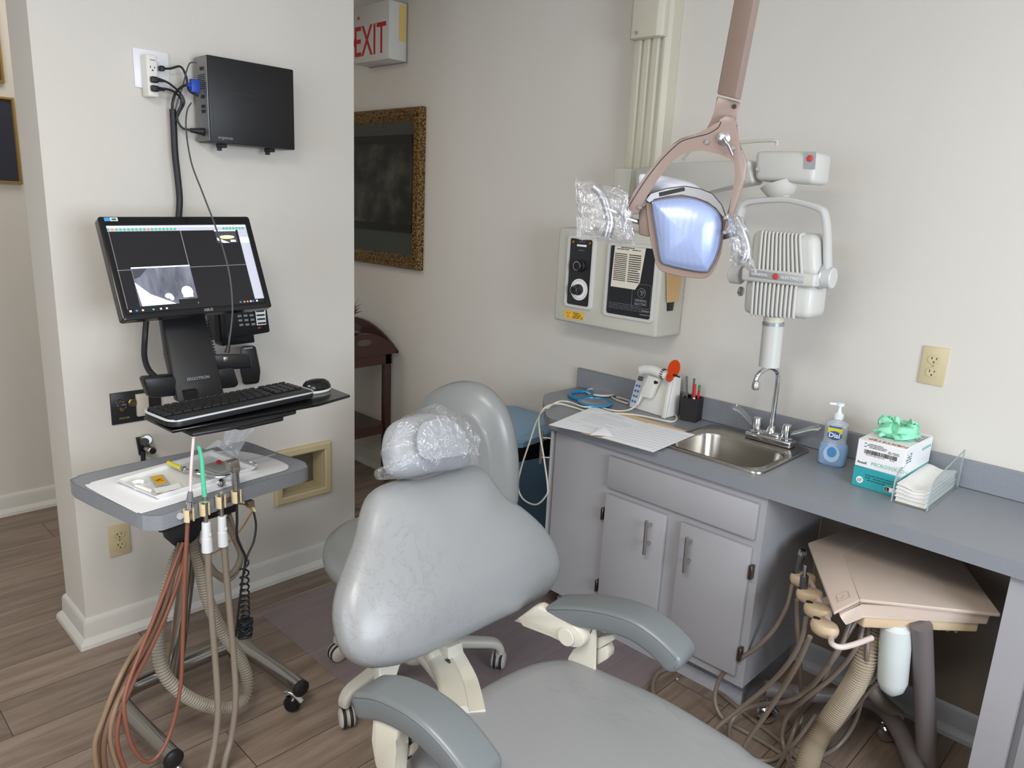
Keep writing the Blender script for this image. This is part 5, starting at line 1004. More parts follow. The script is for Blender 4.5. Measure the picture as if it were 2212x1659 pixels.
# ================================================================ delivery cart by the partition
def corr(b, pts, r, pitch=.0085, amp=.16, seg=14):
    """corrugated hose"""
    path = catmull(pts, 30); L_ = [0]
    for a, c_ in zip(path, path[1:]): L_.append(L_[-1]+(c_-a).length)
    n = int(L_[-1]/pitch*2); out = []; j = 0
    for i in range(n+1):
        s_ = L_[-1]*i/n
        while j < len(path)-2 and L_[j+1] < s_: j += 1
        f = (s_-L_[j])/max(1e-9, L_[j+1]-L_[j]); out.append(path[j].lerp(path[j+1], f))
    return b.tube(out, r, seg=seg, smooth=False, scale=lambda t, n=n: 1+(amp if round(t*n) % 2 else -amp*.9))
TZ = .77
T = lambda x, y, z=TZ: P(x, y, 'z', z)
cart = thing('dental_cart', (-2.0, .85, 0), 'rolling dental cart with grey laminate top on a bent chrome base, below the monitor', 'dental cart')
top = [T(159, 1045), T(166, 1030), T(190, 1022), T(297, 998), T(420, 974), T(505, 957), T(535, 955), T(598, 978), T(650, 994), T(662, 1003), T(655, 1014), T(547, 1046), T(375, 1105), T(340, 1114), T(310, 1113), T(290, 1106)]
tc_ = catmull(top, 3, True); b = MB(); b.hexa([p-Zu*.04 for p in tc_], tc_); obj('tabletop', b, m_lam, cart)
b = MB(); cc_ = sum(tc_, V())/len(tc_); b.skin([[p+Zu*.0003 for p in tc_], [cc_+(p-cc_)*.992+Zu*.0006 for p in tc_]], True, (False, False)); obj('edge_line', b, mat('laminate_seam', '6a6c72', .5), cart)
po0, po1 = P(376, 1462, 'z', .10), P(400, 1140, 'z', .72); po1 = V((-1.975, .80, .715))
b = MB(); b.cyl(po0, po1, .023, seg=24); obj('post', b, mat('worn_chrome', 'a9a6a2', .2, 1), cart)
b = MB(); tb_ = [P(375, 1640, 'z', .095), P(325, 1590, 'z', .095), P(272, 1535, 'z', .095), P(258, 1512, 'z', .095), P(276, 1490, 'z', .095), P(330, 1463, 'z', .095), P(420, 1425, 'z', .095), P(495, 1395, 'z', .095), P(520, 1393, 'z', .095), P(545, 1410, 'z', .095), P(600, 1447, 'z', .095), P(650, 1487, 'z', .095)]
b.tube(tb_, .0255, seg=20, n=5); obj('base_tube', b, mat('worn_chrome', 'a9a6a2', .2, 1), cart)
for e, e2 in ((tb_[-1], tb_[-2]), (tb_[0], tb_[1])): dd_ = (e-e2).normalized(); b = MB(); b.lathe([(.0262, -.004), (.0262, .004), (.018, .010)], e, dd_, 20); obj('end_cap', b, m_black, cart)
def ball_caster(parent, c, zt, r=.026, mh=None):
    t = MB(); c = V(c); t.cyl((c.x, c.y, zt), (c.x, c.y, r*1.6), .006, seg=10); 
    side_ = V((.6, -.8, 0)); w_ = c+V((0, 0, r-c.z+.001)); t.m = 0; ct0 = MB()
    ct0.lathe([(.002, -.018), (r*.75, -.016), (r, -.008), (r, .008), (r*.75, .016), (.002, .018)], w_, side_, 20); cst = obj('caster', ct0, mh or m_blackg, parent); 
    t.tube([w_+Zu*(r+.004)+side_.cross(Zu)*.02, w_+Zu*(r+.010), w_+Zu*.01-side_.cross(Zu)*(r+.004)], .010, seg=10, n=4); obj('caster_fork', t, m_chrome, cst); return cst
ball_caster(cart, P(632, 1535, 'z', 0), .08); ball_caster(cart, P(500, 1440, 'z', 0)+V((-.02, .03, 0)), .08); ball_caster(cart, P(300, 1560, 'z', 0)+V((-.06, -.02, 0)), .08); ball_caster(cart, P(372, 1688, 'z', 0), .08)
# mechanism under the top
b = MB(); b.slab([V((-2.08, .66, .66)), V((-1.86, .66, .66)), V((-1.86, .92, .66)), V((-2.08, .92, .66))], (0, 0, .069), .01); b.slab([P(385, 1150, 'x', -1.86), P(440, 1130, 'x', -1.86), P(428, 1165, 'x', -1.86), P(392, 1185, 'x', -1.86)], (-.08, 0, 0), .004); obj('control_box', b, m_black, cart) if 0 else None
b = MB(); b.slab([V((-2.08, .68, .67)), V((-1.88, .66, .67)), V((-1.89, .88, .67)), V((-2.08, .90, .67))], (0, 0, .059), .01); obj('control_box', b, m_dark, cart)
b = MB(); b.slab(PX([(362, 1135), (452, 1120), (425, 1165), (400, 1186), (375, 1180)], 'x', -1.90), (-.07, 0, 0), .006); obj('swivel_cover', b, m_dark, cart)
fq = V((-1.765, .602, .75)); fn_ = V((.487, .073, 0)).normalized(); fn_ = V((.99, .14, 0)).normalized()
F = lambda x, y, o=0: PN(x, y, fq+fn_*o, fn_)
fu_ = V((-fn_.y, fn_.x, 0))
b = MB(); b.hexa([F(385, 1112, -.012), F(520, 1066, -.012), F(522, 1076, -.012), F(387, 1124, -.012)], [p-fn_*.012 for p in (F(385, 1112, -.012), F(520, 1066, -.012), F(522, 1076, -.012), F(387, 1124, -.012))], .001, 1); rail = obj('holder_rail', b, m_steel, cart)
b = MB(); b.cyl(F(389, 1115, -.012), F(389, 1115, .0), .009, seg=16, bev=.001); obj('rail_knob', b, mat('grey_knob', '9a9b9a', .4), cart)
HOLD = [(408, 1112), (442, 1099), (477, 1083), (511, 1072)]
m_hold = mat('cream_holder_plastic', 'd9c7a2', .45)
def chan(c, r, h, gap=.9, n=14, th=.003, a0=None):
    """open C-shaped clip around a vertical axis, gap facing +fn"""
    ai = []; ao = []
    for k in range(n+1):
        a = gap/2+(2*math.pi-gap)*k/n; dv = fn_*math.cos(a)+fu_*math.sin(a); ao.append(c+dv*r); ai.append(c+dv*(r-th))
    ring = ao+ai[::-1]; b = MB(); R_ = [[p-Zu*h/2 for p in ring], [p+Zu*h/2 for p in ring]]; A_, B_ = b.ring(R_[0]), b.ring(R_[1]); m_ = len(ring)
    for i in range(m_): b._f([A_[i], A_[(i+1) % m_], B_[(i+1) % m_], B_[i]])
    for i in range(n): b._f([A_[i], A_[i+1], A_[m_-2-i], A_[m_-1-i]]); b._f([B_[i+1], B_[i], B_[m_-1-i], B_[m_-2-i]])
    return b
for x, y in HOLD: obj('instrument_holder', chan(F(x, y, .004), .0135, .032), m_hold, cart, 30)
m_taupe = mat('taupe_hose', '8a7f72', .42, coat=.15); m_brown = mat('brown_tubing', '6b5140', .45); m_rbrown = mat('rust_tubing', '80503f', .45); m_tan3 = mat('tan_tubing', '87705a', .4)
m_corr = mat('corrugated_hose', '9c9486', .5)
def fl(x, y, z=.012): return P(x, y, 'z', z)
# corrugated vacuum hose hanging as a loop
b = MB(); corr(b, [F(398, 1170, -.14), F(372, 1230, -.14), F(352, 1310, -.13), F(342, 1390, -.11), F(352, 1450, -.09), F(390, 1495, -.07), F(440, 1522, -.06), F(490, 1530, -.06), F(528, 1508, -.07), F(534, 1465, -.09), F(515, 1415, -.11), F(480, 1365, -.12), F(447, 1290, -.13), F(430, 1215, -.13), F(412, 1160, -.13)], .0155, seg=16); obj('vacuum_hose', b, m_corr, cart)
b = MB(); b.tube([F(450, 1150, -.1), F(440, 1185, -.1), F(455, 1225, -.1), F(480, 1245, -.1), F(505, 1235, -.1), F(520, 1200, -.1), F(505, 1160, -.1), F(485, 1120, -.1)], .009, seg=10); obj('coiled_tube', b, m_taupe, cart)
b = MB(); b.tube([F(495, 1110, -.1), F(507, 1150, -.1), F(521, 1195, -.1), F(515, 1230, -.1), F(490, 1255, -.1), F(462, 1240, -.1)], .0065, seg=10); obj('coiled_tube', b, m_taupe, cart)
for pts, r_, m_, nm in (([F(400, 1172, -.12), F(375, 1230, -.10), F(345, 1330, -.08), F(295, 1400, -.04), F(255, 1470, -.0), F(220, 1560, .0), F(205, 1610, .0), F(212, 1680, .0)], .0065, m_tan3, 0), ([F(405, 1172, -.11), F(385, 1230, -.09), F(355, 1330, -.07), F(310, 1410, -.03), F(262, 1500, .01), F(238, 1575, .02), F(245, 1630, .02), F(268, 1690, .02)], .0065, m_tan3, 0), ([F(396, 1172, -.10), F(378, 1240, -.09), F(352, 1320, -.07), F(316, 1400, -.03), F(270, 1475, .0), F(235, 1560, .015), F(224, 1620, .02), F(232, 1690, .02)], .0065, m_brown, 1), ([F(388, 1172, -.11), F(368, 1240, -.10), F(340, 1320, -.08), F(306, 1400, -.04), F(262, 1470, -.01), F(226, 1555, .0), F(214, 1620, .0), F(220, 1690, .0)], .006, m_brown, 1), ([F(402, 1172, -.09), F(390, 1240, -.08), F(362, 1320, -.06), F(326, 1400, -.02), F(285, 1480, .02), F(256, 1560, .03), F(256, 1620, .03), F(282, 1690, .03)], .0055, m_rbrown, 1), ([F(470, 1110, -.09), F(500, 1090, -.09), F(528, 1090, -.06), F(545, 1102, -.04)], .002, mat('amber_tubing', 'a8772f', .3), 1), ([F(545, 1105, -.04), F(515, 1150, -.07), F(470, 1190, -.09), F(440, 1200, -.1)], .002, mat('amber_tubing', 'a8772f', .3), 1)):
    b = MB(); b.tube(pts, r_, seg=10); obj('supply_tube', b, m_, cart)
b = MB(); b.slab([F(535, 1085, -.05), F(550, 1080, -.05), F(552, 1098, -.05), F(540, 1100, -.05)], -fn_*.02, .003); obj('socket_block', b, mat('taupe_plastic', '8a7d70', .4), cart); b = MB(); b.cyl(F(545, 1096, -.045), F(551, 1105, -.04), .004, .005, seg=12); obj('socket_plug', b, m_hold, cart)
# instruments in the holders (each with its own hose)
se = thing('saliva_ejector', F(408, 1112), 'pinkish white saliva ejector on a rust brown hose, leftmost in the cart holders', 'saliva ejector')
b = MB(); b.tube([F(419, 939), F(417, 960), F(413, 1010), F(411, 1067)], .0037, seg=12, n=4); obj('tip_tube', b, mat('pinkish_white_plastic', 'dfcfcb', .4), se)
b = MB(); b.cyl(F(419, 933), F(418, 946), .0050, seg=14, bev=.001); obj('tip_end', b, mat('pinkish_white_plastic', 'dfcfcb', .4), se)
b = MB(); b.lathe([(.005, 0), (.0068, .006), (.0085, .022), (.009, .026)], F(411, 1061), F(410, 1086)-F(411, 1061), 18); obj('cuff', b, mat('grey_rubber', '6f7076', .5), se)
b = MB(); b.cyl(F(410, 1083), F(408, 1103), .0085, .0095, seg=18, bev=.001); obj('valve', b, m_chrome, se)
b = MB(); b.tube([F(406, 1103), F(404, 1150), F(399, 1250, .01), F(395, 1380, .02), F(390, 1480, .03), F(372, 1570, .04), F(345, 1628, .05), F(315, 1645, .05), F(285, 1610, .05), F(270, 1550, .05), F(270, 1500, .04), F(298, 1420, .01), F(335, 1330, -.03), F(370, 1240, -.07), F(395, 1172, -.09)], .0052, seg=10); obj('hose', b, m_rbrown, se)
def hve(name, x0, y0, label, green, hs, yk):
    t = thing(name, F(x0, y0), label, 'suction handpiece')
    if green:
        b = MB(); b.tube([F(428, 963), F(433, 978), F(436, 995), F(439, 1040), F(443, 1082)], .0050, seg=14, n=4, scale=lambda t: .95+.35*t*t); b.cyl(F(443, 1078), F(443, 1084), .0072, .0078, seg=16); obj('green_tip', b, mat('mint_green_plastic', '5fc9a0', .4, coat=.2), t)
    b = MB(); b.cyl(F(x0, y0-14), F(x0, y0+3), .0075, seg=18, bev=.001); b.cyl(F(x0, y0), F(x0+2, yk), .0055, seg=16); obj('metal_tube', b, m_steel, t)
    b = MB(); b.cyl(F(x0+2, yk-2), F(x0+3, yk+32), .0108, .0118, seg=20, bev=.0015); b.cyl(F(x0+3, yk+30), F(x0+5, yk+62), .0128, .0138, seg=20, bev=.0015); vb_ = obj('valve_body', b, m_pump, t)
    b = MB(); kx, ky_ = x0+10, yk+25; b.cyl(F(x0+4, ky_, .004), F(kx+3, ky_+2, .010), .0065, seg=16, bev=.001); obj('valve_lever', b, m_wh, vb_)
    b = MB(); b.tube([F(x, y, o) for x, y, o in hs], .0085, seg=14, scale=lambda t: 1.12 if t < .03 else 1); obj('hose', b, m_taupe, t)
hve('suction_wand', 443, 1085, 'suction wand with a bent mint green tip and taupe hose, on the cart', 1, [(449, 1190, 0), (452, 1260, 0), (459, 1350, .01), (466, 1440, .02), (471, 1530, .04), (465, 1600, .05), (452, 1665, .06), (440, 1700, .06)], 1130)
hve('suction_wand', 477, 1078, 'suction wand without a tip beside the green-tipped one', 0, [(484, 1178, 0), (489, 1240, 0), (497, 1330, .01), (505, 1420, .02), (509, 1510, .04), (500, 1590, .05), (487, 1640, .06), (478, 1690, .06)], 1117)
ic = thing('intraoral_handpiece', F(511, 1072), 'grey metal angled handpiece on a coiled black cord, rightmost in the holders', 'handpiece')
b = MB(); b.cyl(F(507, 1018), F(509, 1046), .0105, seg=20, bev=.001); b.cyl(F(509, 1044), F(511, 1082), .0085, .008, seg=20, bev=.001); obj('handle', b, m_alu, ic)
b = MB(); b.slab([F(494, 1000, .01), F(517, 992, .01), F(520, 1010, .01), F(517, 1020, .01), F(498, 1018, .01)], -fn_*.022, .003, 2); b.slab([F(505, 1012, .012), F(520, 1010, .012), F(518, 1022, .012), F(506, 1022, .012)], -fn_*.024, .002); obj('head', b, mat('taupe_metal', '8f8881', .3, .6), ic)
b = MB(); b.tube([F(511, 1082), F(512, 1120), F(512, 1160), F(522, 1185), F(530, 1205), F(527, 1240)], .0036, seg=8); b.tube([F(548, 1105, -.04), F(553, 1135, -.03), F(548, 1170, -.02), F(533, 1205, -.01), F(524, 1250), F(514, 1330), F(509, 1375)], .0032, seg=8); obj('cord', b, m_bc, ic)
b = MB(); ax0, ax1 = F(527, 1212, .004), F(530, 1335, .004); pts = []; NT = 9
for k in range(NT*14): t_ = k/(NT*14-1); a = 2*math.pi*NT*(t_**1.35); r_ = .0115; pts.append(ax0.lerp(ax1, t_)+fu_*(r_*math.cos(a))+fn_*(r_*math.sin(a))+Zu*0)
b.tube(pts, .0026, seg=7, smooth=False)
bc_ = F(530, 1357, .004); rr = random.Random(3); kp = []
for k in range(70): a = k*1.9; kp.append(bc_+V((.017*math.cos(a)*math.sin(k*.7), .020*math.sin(a), .024*math.cos(k*.53))))
b.tube(kp, .0036, seg=6, n=3); obj('coiled_cord', b, m_bc, ic)
# liner, tray and the small things on it
ln_ = [T(189, 1054), T(194, 1047), T(206, 1041), T(300, 1017), T(455, 978), T(525, 977), T(585, 990), T(617, 1003), T(623, 1010), T(612, 1018), T(540, 1038), T(330, 1103), T(300, 1108), T(283, 1103)]
b = MB(); lz = catmull(ln_, 3, True); b.hexa([p+Zu*.0012 for p in lz], [p+Zu*.0022 for p in lz]); tag(obj('tray_liner', b, mat('white_liner_paper', 'eeeef0', .8)), 'white paper liner covering the top of the dental cart', 'paper liner')
tq = [T(250, 1049), T(336, 1086), T(556, 1019), T(458, 984)]; t0 = sum(tq, V())/4; zb_ = .0024
m_tray = mat('white_tray_plastic', 'e6e6e4', .35, coat=.15)
b = MB(); f = lambda k, z: [t0+(p-t0)*k+Zu*z for p in tq]; b.skin([f(.90, zb_), f(.96, zb_+.008), f(1.0, zb_+.014), f(1.0, zb_+.0155), f(.95, zb_+.014), f(.90, zb_+.004), f(.86, zb_+.003)], True, (True, True)); tag(obj('instrument_tray', b, m_tray), 'shallow white plastic tray on the liner of the cart', 'tray')
TT = lambda x, y, h=0: T(x, y, TZ+zb_+.0035+h)
b = MB(); b.slab([TT(322, 1030, .006), TT(352, 1025, .006), TT(368, 1045, .006), TT(336, 1052, .006)], (0, 0, .0012)); b.m = 1; b.slab([TT(326, 1030, .0076), TT(349, 1026, .0076), TT(361, 1043, .0076), TT(339, 1048, .0076)], (0, 0, .0006)); b.m = 2; c5 = TT(344, 1037, .0086); scribble(b, c5, V((0, 1, 0)), V((-1, 0, 0)), .022, .02, 3, seed=2, fill=.5)
tag(obj('packet', b, [m_clr, mat('orange_yellow_label', 'e2a92e', .5), m_ink]), 'small clear packet with an orange-yellow label on the white tray', 'packet')
b = MB(); b.tube([TT(294, 1052, .005), TT(305, 1055, .006), TT(322, 1062, .005)], .008, seg=14, n=4); tag(obj('cotton_roll', b, mat('cotton', 'efefec', .95, bump=.5, bscale=500)), 'white cotton roll in front of the labelled packet', 'cotton roll')
b = MB(); b.tube([TT(285, 1045, .004), TT(297, 1040, .006), TT(312, 1041, .005)], .006, seg=12, n=4); tag(obj('cotton_roll', b, mat('cotton', 'efefec', .95)), 'white cotton roll at the left end of the tray', 'cotton roll')
b = MB(); g = [[TT(330+14*i+4*j, 1056-3*i+5*j, .002+.003*math.sin(i*2+j)) for j in range(3)] for i in range(5)]; b.sheet(g, .0008); tag(obj('gauze', b, mat('cotton', 'efefec', .95)), 'folded white gauze right below the labelled packet', 'gauze')
fo_ = thing('ligature_clamp', TT(400, 1020), 'chrome jointed clamp with a yellow sleeve lying across the tray', 'instrument')
ch = [TT(390, 1011, .02), TT(410, 1016, .02), TT(425, 1021, .018), TT(445, 1024, .016), TT(470, 1029, .015), TT(500, 1025, .02)]
b = MB(); b.tube(ch, .0036, seg=10, n=5); b.tube([p+V((.008, -.003, .001)) for p in ch[1:]], .003, seg=8, n=5); obj('arms', b, m_chrome, fo_)
b = MB(); b.cyl(TT(363, 999, .022), TT(391, 1011, .02), .0055, .006, seg=14, bev=.001); obj('yellow_sleeve', b, mat('yellow_plastic', 'd9cf35', .35), fo_)
for x, y in ((425, 1020), (397, 1013), (478, 1042)): c_ = TT(x, y, .02); b = MB(); b.cyl(c_-Zu*.006, c_+Zu*.006, .007, seg=14, bev=.001); obj('joint', b, m_chrome, fo_)
b = MB(); rp_ = [TT(478, 1043, .012)+V((0, .0095*math.cos(a), .0095*math.sin(a))) for a in [2*math.pi*k/14 for k in range(14)]]; b.tube(rp_, .0026, seg=8, smooth=False, closed=True); obj('ring', b, m_chrome, fo_)
sy_ = thing('probe', TT(560, 995), 'thin chrome probe with a hooked end lying at the right end of the tray', 'instrument')
b = MB(); b.cyl(TT(533, 996, .022), TT(596, 981, .02), .0024, .0016, seg=10); obj('shaft', b, m_chrome, sy_)
b = MB(); b.tube([TT(520, 993, .024), TT(540, 998, .022), TT(550, 1000, .02), TT(553, 1004, .015), TT(553, 1012, .006)], .0017, seg=8); obj('hook', b, m_chrome, sy_)
b = MB(); b.cushion([TT(440, 1005, .006), TT(470, 997, .006), TT(498, 998, .006), TT(500, 1012, .006), TT(480, 1020, .006), TT(455, 1014, .006)], Zu, .005, .003, .002); tag(obj('mixing_pad', b, mat('grey_pad', 'a4a2a0', .5)), 'grey rounded pad beneath the clamp on the tray', 'pad')
b = MB(); b.cushion([TT(466, 996, .012), TT(474, 993, .012), TT(480, 997, .012), TT(472, 1001, .012)], Zu, .006, .002, .0015); tag(obj('red_cap', b, m_pen_r), 'small red cap behind the grey pad on the tray', 'cap')
g = []
FS = [[(500, 972), (478, 950), (486, 930), (498, 920)], [(508, 978), (502, 950), (512, 930), (524, 919)], [(510, 988), (520, 962), (536, 940), (553, 920)]]
b = MB(); b.sheet([[PN(x, y, V((-1.98, 0, 0)), V((1, 0, 0))) + V((.012*((i+j) % 2), 0, 0)) for j, (x, y) in enumerate(r_)] for i, r_ in enumerate(FS)])
m_film = film('clear_sleeve', (.86, .9, .94), .16, .12, .35)
sf = obj('plastic_sleeve', b, m_film); tag(sf, 'translucent plastic sleeve standing up from the cart under the keyboard', 'plastic sleeve')
b = MB(); b.sheet([[T(440, 972, TZ+.012), T(470, 965, TZ+.02), T(500, 985, TZ+.02)], [T(470, 950, TZ+.035), T(488, 955, TZ+.04), T(508, 985, TZ+.018)]]); tag(obj('plastic_sleeve', b, m_film), 'second translucent sleeve leaning to the left on the cart', 'plastic sleeve')
# ================================================================ chair mat
mm = bpy.data.materials.new('tinted_chair_mat'); mm.use_nodes = True; nt = mm.node_tree; bs = nt.nodes['Principled BSDF']; bs.inputs['Base Color'].default_value = (*lin('a3959a'), 1); bs.inputs['Roughness'].default_value = .4; bs.inputs['Alpha'].default_value = .34
MXs = [V((x, y, .0)) for x, y in [tuple(p) for p in rounded([(-2.41, 1.185, .04), (-1.168, 1.185, .04), (-1.168, 2.07, .04), (-2.41, 2.05, .04)], 0)]]
b = MB(); b.hexa([p+Zu*.0005 for p in MXs], [p+Zu*.003 for p in MXs]); tag(obj('chair_mat', b, mm), 'translucent mauve plastic chair mat on the wood floor under the stool', 'chair mat')
# ================================================================ operator stool
m_vin = mat('grey_vinyl', '868887', .33, coat=.15, bump=.05, bscale=500, var=.03, vscale=5); m_sb = mat('stool_base_plastic', 'bcb9b0', .4)
so = thing('operator_stool', (-1.7, 1.37, 0), 'grey vinyl operator stool with a tall rounded backrest behind the dental chair', 'stool')
C0 = V((-1.70, 1.37, 0))
b = MB(); ol = [C0+V((-.02, -.03, .50))+V((.27*math.cos(a)*(1+.06*math.cos(2*a)), .25*math.sin(a), 0)) for a in [2*math.pi*k/12 for k in range(12)]]; b.cushion([p-Zu*0 for p in ol], Zu, .085, .02, .035); obj('seat', b, m_vin, so)
sq0 = V((-1.79, 1.60, .8)); sn_ = V((.35, -.94, 0)).normalized()
SB = [(868, 960), (880, 905), (910, 860), (950, 836), (995, 828), (1040, 842), (1075, 880), (1097, 935), (1106, 1000), (1107, 1060), (1100, 1115), (1060, 1160), (980, 1172), (900, 1152), (872, 1085), (864, 1020)]
b = MB(); b.cushion([PN(x, y, sq0+sn_*.03, sn_) for x, y in SB], sn_, .085, .03, .04, 3); obj('backrest', b, m_vin, so)
b = MB(); b.sweep([sq0-sn_*.05+V((0, 0, -.1)), sq0-sn_*.09+V((0, 0, -.28)), C0+V((-.03, .14, .405)), C0+V((0, 0, .40))], [(x, y) for x, y in rrect(.05, .02, .004, 2)], sn_.cross(Zu)); obj('back_bracket', b, m_sb, so)
b = MB(); b.cyl(C0+Zu*.10, C0+Zu*.25, .03, .026, seg=20); b.cyl(C0+Zu*.25, C0+Zu*.42, .016, seg=16); obj('gas_lift', b, m_steel, so)
b = MB(); b.lathe([(.05, .09), (.06, .11), (.055, .15), (.035, .17)], C0, (0, 0, 1), 24); obj('hub', b, m_sb, so)
for k in range(5):
    a = R(-84-72*k); dv = V((math.cos(a), math.sin(a), 0)); sdv = V((-dv.y, dv.x, 0)); e = C0+dv*.285
    b = MB(); b.sweep([C0+dv*.03+Zu*.13, C0+dv*.12+Zu*.128, C0+dv*.22+Zu*.115, C0+dv*.27+Zu*.105, C0+dv*.29+Zu*.085, C0+dv*.292+Zu*.068], [(x, y) for x, y in rrect(.046, .030, .011, 3)], sdv, 4, scale=lambda t: 1.1-.3*t); lg = obj('leg', b, m_sb, so)
    wd = V((math.cos(a+1.1), math.sin(a+1.1), 0)); wc = V((e.x, e.y, .032))+wd*.012
    b = MB(); ax_ = wd.cross(Zu); b.lathe([(.003, -.024), (.022, -.0235), (.029, -.018), (.029, -.004), (.024, -.003), (.024, .003), (.029, .004), (.029, .018), (.022, .0235), (.003, .024)], wc, ax_, 24); b.m = 1; b.lathe([(.0295, -.015), (.0302, -.012), (.0302, -.007), (.0295, -.005)], wc, ax_, 24); b.lathe([(.0295, .005), (.0302, .007), (.0302, .012), (.0295, .015)], wc, ax_, 24); b.m = 0
    b.lathe([(.0095, .025), (.0095, .05)], V((e.x, e.y, .02)), (0, 0, 1), 14); obj('caster', b, [m_sb, m_dark], lg)
# ================================================================ trash bin
FT = [(-2.36, 2.40), (-2.31, 2.435), (-2.03, 2.435), (-1.987, 2.40), (-1.987, 2.15), (-2.04, 2.09), (-2.31, 2.05), (-2.36, 2.11)]
tcx = sum(p[0] for p in FT)/8; tcy = sum(p[1] for p in FT)/8
fo2 = lambda k, z, dz=0: [V((tcx+(x-tcx)*k, tcy+(y-tcy)*k, z+dz*(y-tcy)/.19)) for x, y in FT]
m_bin = mat('slate_blue_plastic', '7196b6', .38); m_lid = mat('light_blue_plastic', '88acca', .36)
tr_ = thing('trash_bin', (tcx, tcy, 0), 'blue plastic trash bin with a light blue lid and black liner', 'trash bin')
b = MB(); b.skin([fo2(.72, 0), fo2(.74, .01), fo2(.93, .585), fo2(.93, .60)]); obj('body', b, m_bin, tr_)
b = MB(); b.skin([[p+V((0, 0, .02*math.sin(i*2.1))) for i, p in enumerate(fo2(.905, .49))], fo2(.945, .53), fo2(.955, .60)], True, (False, False)); obj('bin_liner', b, mat('black_bag', '101012', .35), tr_)
b = MB(); b.skin([fo2(1.0, .580, .01), fo2(1.01, .606, .014), fo2(.985, .612, .014), fo2(.95, .604, .014), fo2(.93, .606, .016), fo2(.80, .626, .024), fo2(.78, .628, .024)], True, (True, True)); obj('lid', b, m_lid, tr_)
# ================================================================ butler's tray table and plant in the hallway
m_mah = mat('mahogany', '3c1f1a', .3, coat=.3, var=.15, vscale=20)
X1 = P(861, 757, 'y', 2.43).x; bt = thing('tray_table', (X1-.35, 2.22, 0), 'dark mahogany tray table with arched sides in the hallway', 'side table')
Yb = 2.43; ztop = P(836, 766, 'x', X1).z; Yc_ = P(787, 721, 'x', X1).y; Yf = 2*Yc_-Yb; XL = X1-.75
obj('top', MB().bb(XL+.016, X1-.016, Yf+.016, Yb-.016, ztop, ztop+.014), m_mah, bt)
def arch(n=14): return [(k/n, (1-abs(2*k/n-1)**2.0)) for k in range(n+1)]
hgt = P(787, 721, 'x', X1).z-ztop; tz = P(861, 757, 'y', 2.43).z-ztop
def flap(o, du, th, hh):
    pts = [o+du*t+Zu*(tz+(hh-tz)*h) for t, h in arch()]; b = MB(); b.slab([o]+pts+[o+du], th, .002, 1); f_ = obj('arched_side', b, m_mah, bt); c_ = o+du*.5+Zu*hh*.62; e_ = V(du).normalized()
    hole = mat('hand_hole_wall', 'b3aca2', .85); b = MB()
    for s_ in (-.0012, 1.0): 
        p0 = c_+V(th)*(s_ if s_ < 0 else 1); ring = [p0+e_*.045*math.cos(2*math.pi*k/20)+Zu*.017*math.sin(2*math.pi*k/20) for k in range(20)]; b.hexa(ring, [p+V(th).normalized()*(.001 if s_ > 0 else -.001) for p in ring])
    obj('hand_hole', b, mat('hole_inside', '5a5049', .9), f_)
flap(V((X1-.014, Yf, ztop)), V((0, Yb-Yf, 0)), (.014, 0, 0), hgt)
flap(V((XL, Yb-.014, ztop)), V((X1-XL, 0, 0)), (0, .014, 0), hgt*1.15)
obj('apron', MB().bb(X1-.03, X1-.016, Yf+.02, Yb-.03, ztop-.055, ztop), m_mah, bt); obj('apron', MB().bb(XL+.016, XL+.03, Yf+.02, Yb-.03, ztop-.055, ztop), m_mah, bt)
for lx_, ly_ in ((X1-.034, Yf+.04), (X1-.034, Yb-.055), (XL+.034, Yf+.04), (XL+.034, Yb-.055)): obj('leg', MB().bb(lx_-.018, lx_+.018, ly_-.02, ly_+.02, 0, ztop, .003), m_mah, bt)
zs = P(828, 925, 'x', X1).z; b = MB(); b.bb(XL+.03, X1-.03, Yf+.04, Yb-.05, zs, zs+.012); b.bb(X1-.045, X1-.028, Yf+.04, Yb-.06, zs-.04, zs+.012); obj('shelf', b, m_mah, bt)
pl = thing('potted_plant', P(750, 720, 'y', 2.3), 'plant with pointed red leaves peeking out beside the partition, on the tray table', 'plant')
pc_ = P(756, 700, 'y', 2.25); b = MB(); b.lathe([(.04, 0), (.06, .10), (.055, .105)], (pc_.x, pc_.y, ztop), (0, 0, 1)); obj('pot', b, m_mah, pl)
rr = random.Random(2); b = MB(); b2 = MB(); bs_ = V((pc_.x, pc_.y, ztop+.1))
for k in range(26):
    a = rr.uniform(-1.2, 1.2) if k % 2 else rr.uniform(0, 6.28); el_ = rr.uniform(.1, 1.2); d_ = V((math.cos(a)*math.cos(el_), math.sin(a)*math.cos(el_)*.5, math.sin(el_))); s_0 = bs_+Zu*rr.uniform(0, .12); s_ = d_.cross(Zu).normalized()*.010
    tgt = b if k % 2 else b2; Lf_ = rr.uniform(.07, .13); tgt.sheet([[s_0, s_0+d_*Lf_*.5-s_+Zu*.006, s_0+d_*Lf_], [s_0, s_0+d_*Lf_*.5+s_, s_0+d_*Lf_+Zu*.001]], .0006)
obj('red_leaves', b, mat('red_leaf', '8c2430', .5), pl); obj('dark_leaves', b2, mat('dark_leaf', '2f2a2c', .5), pl)
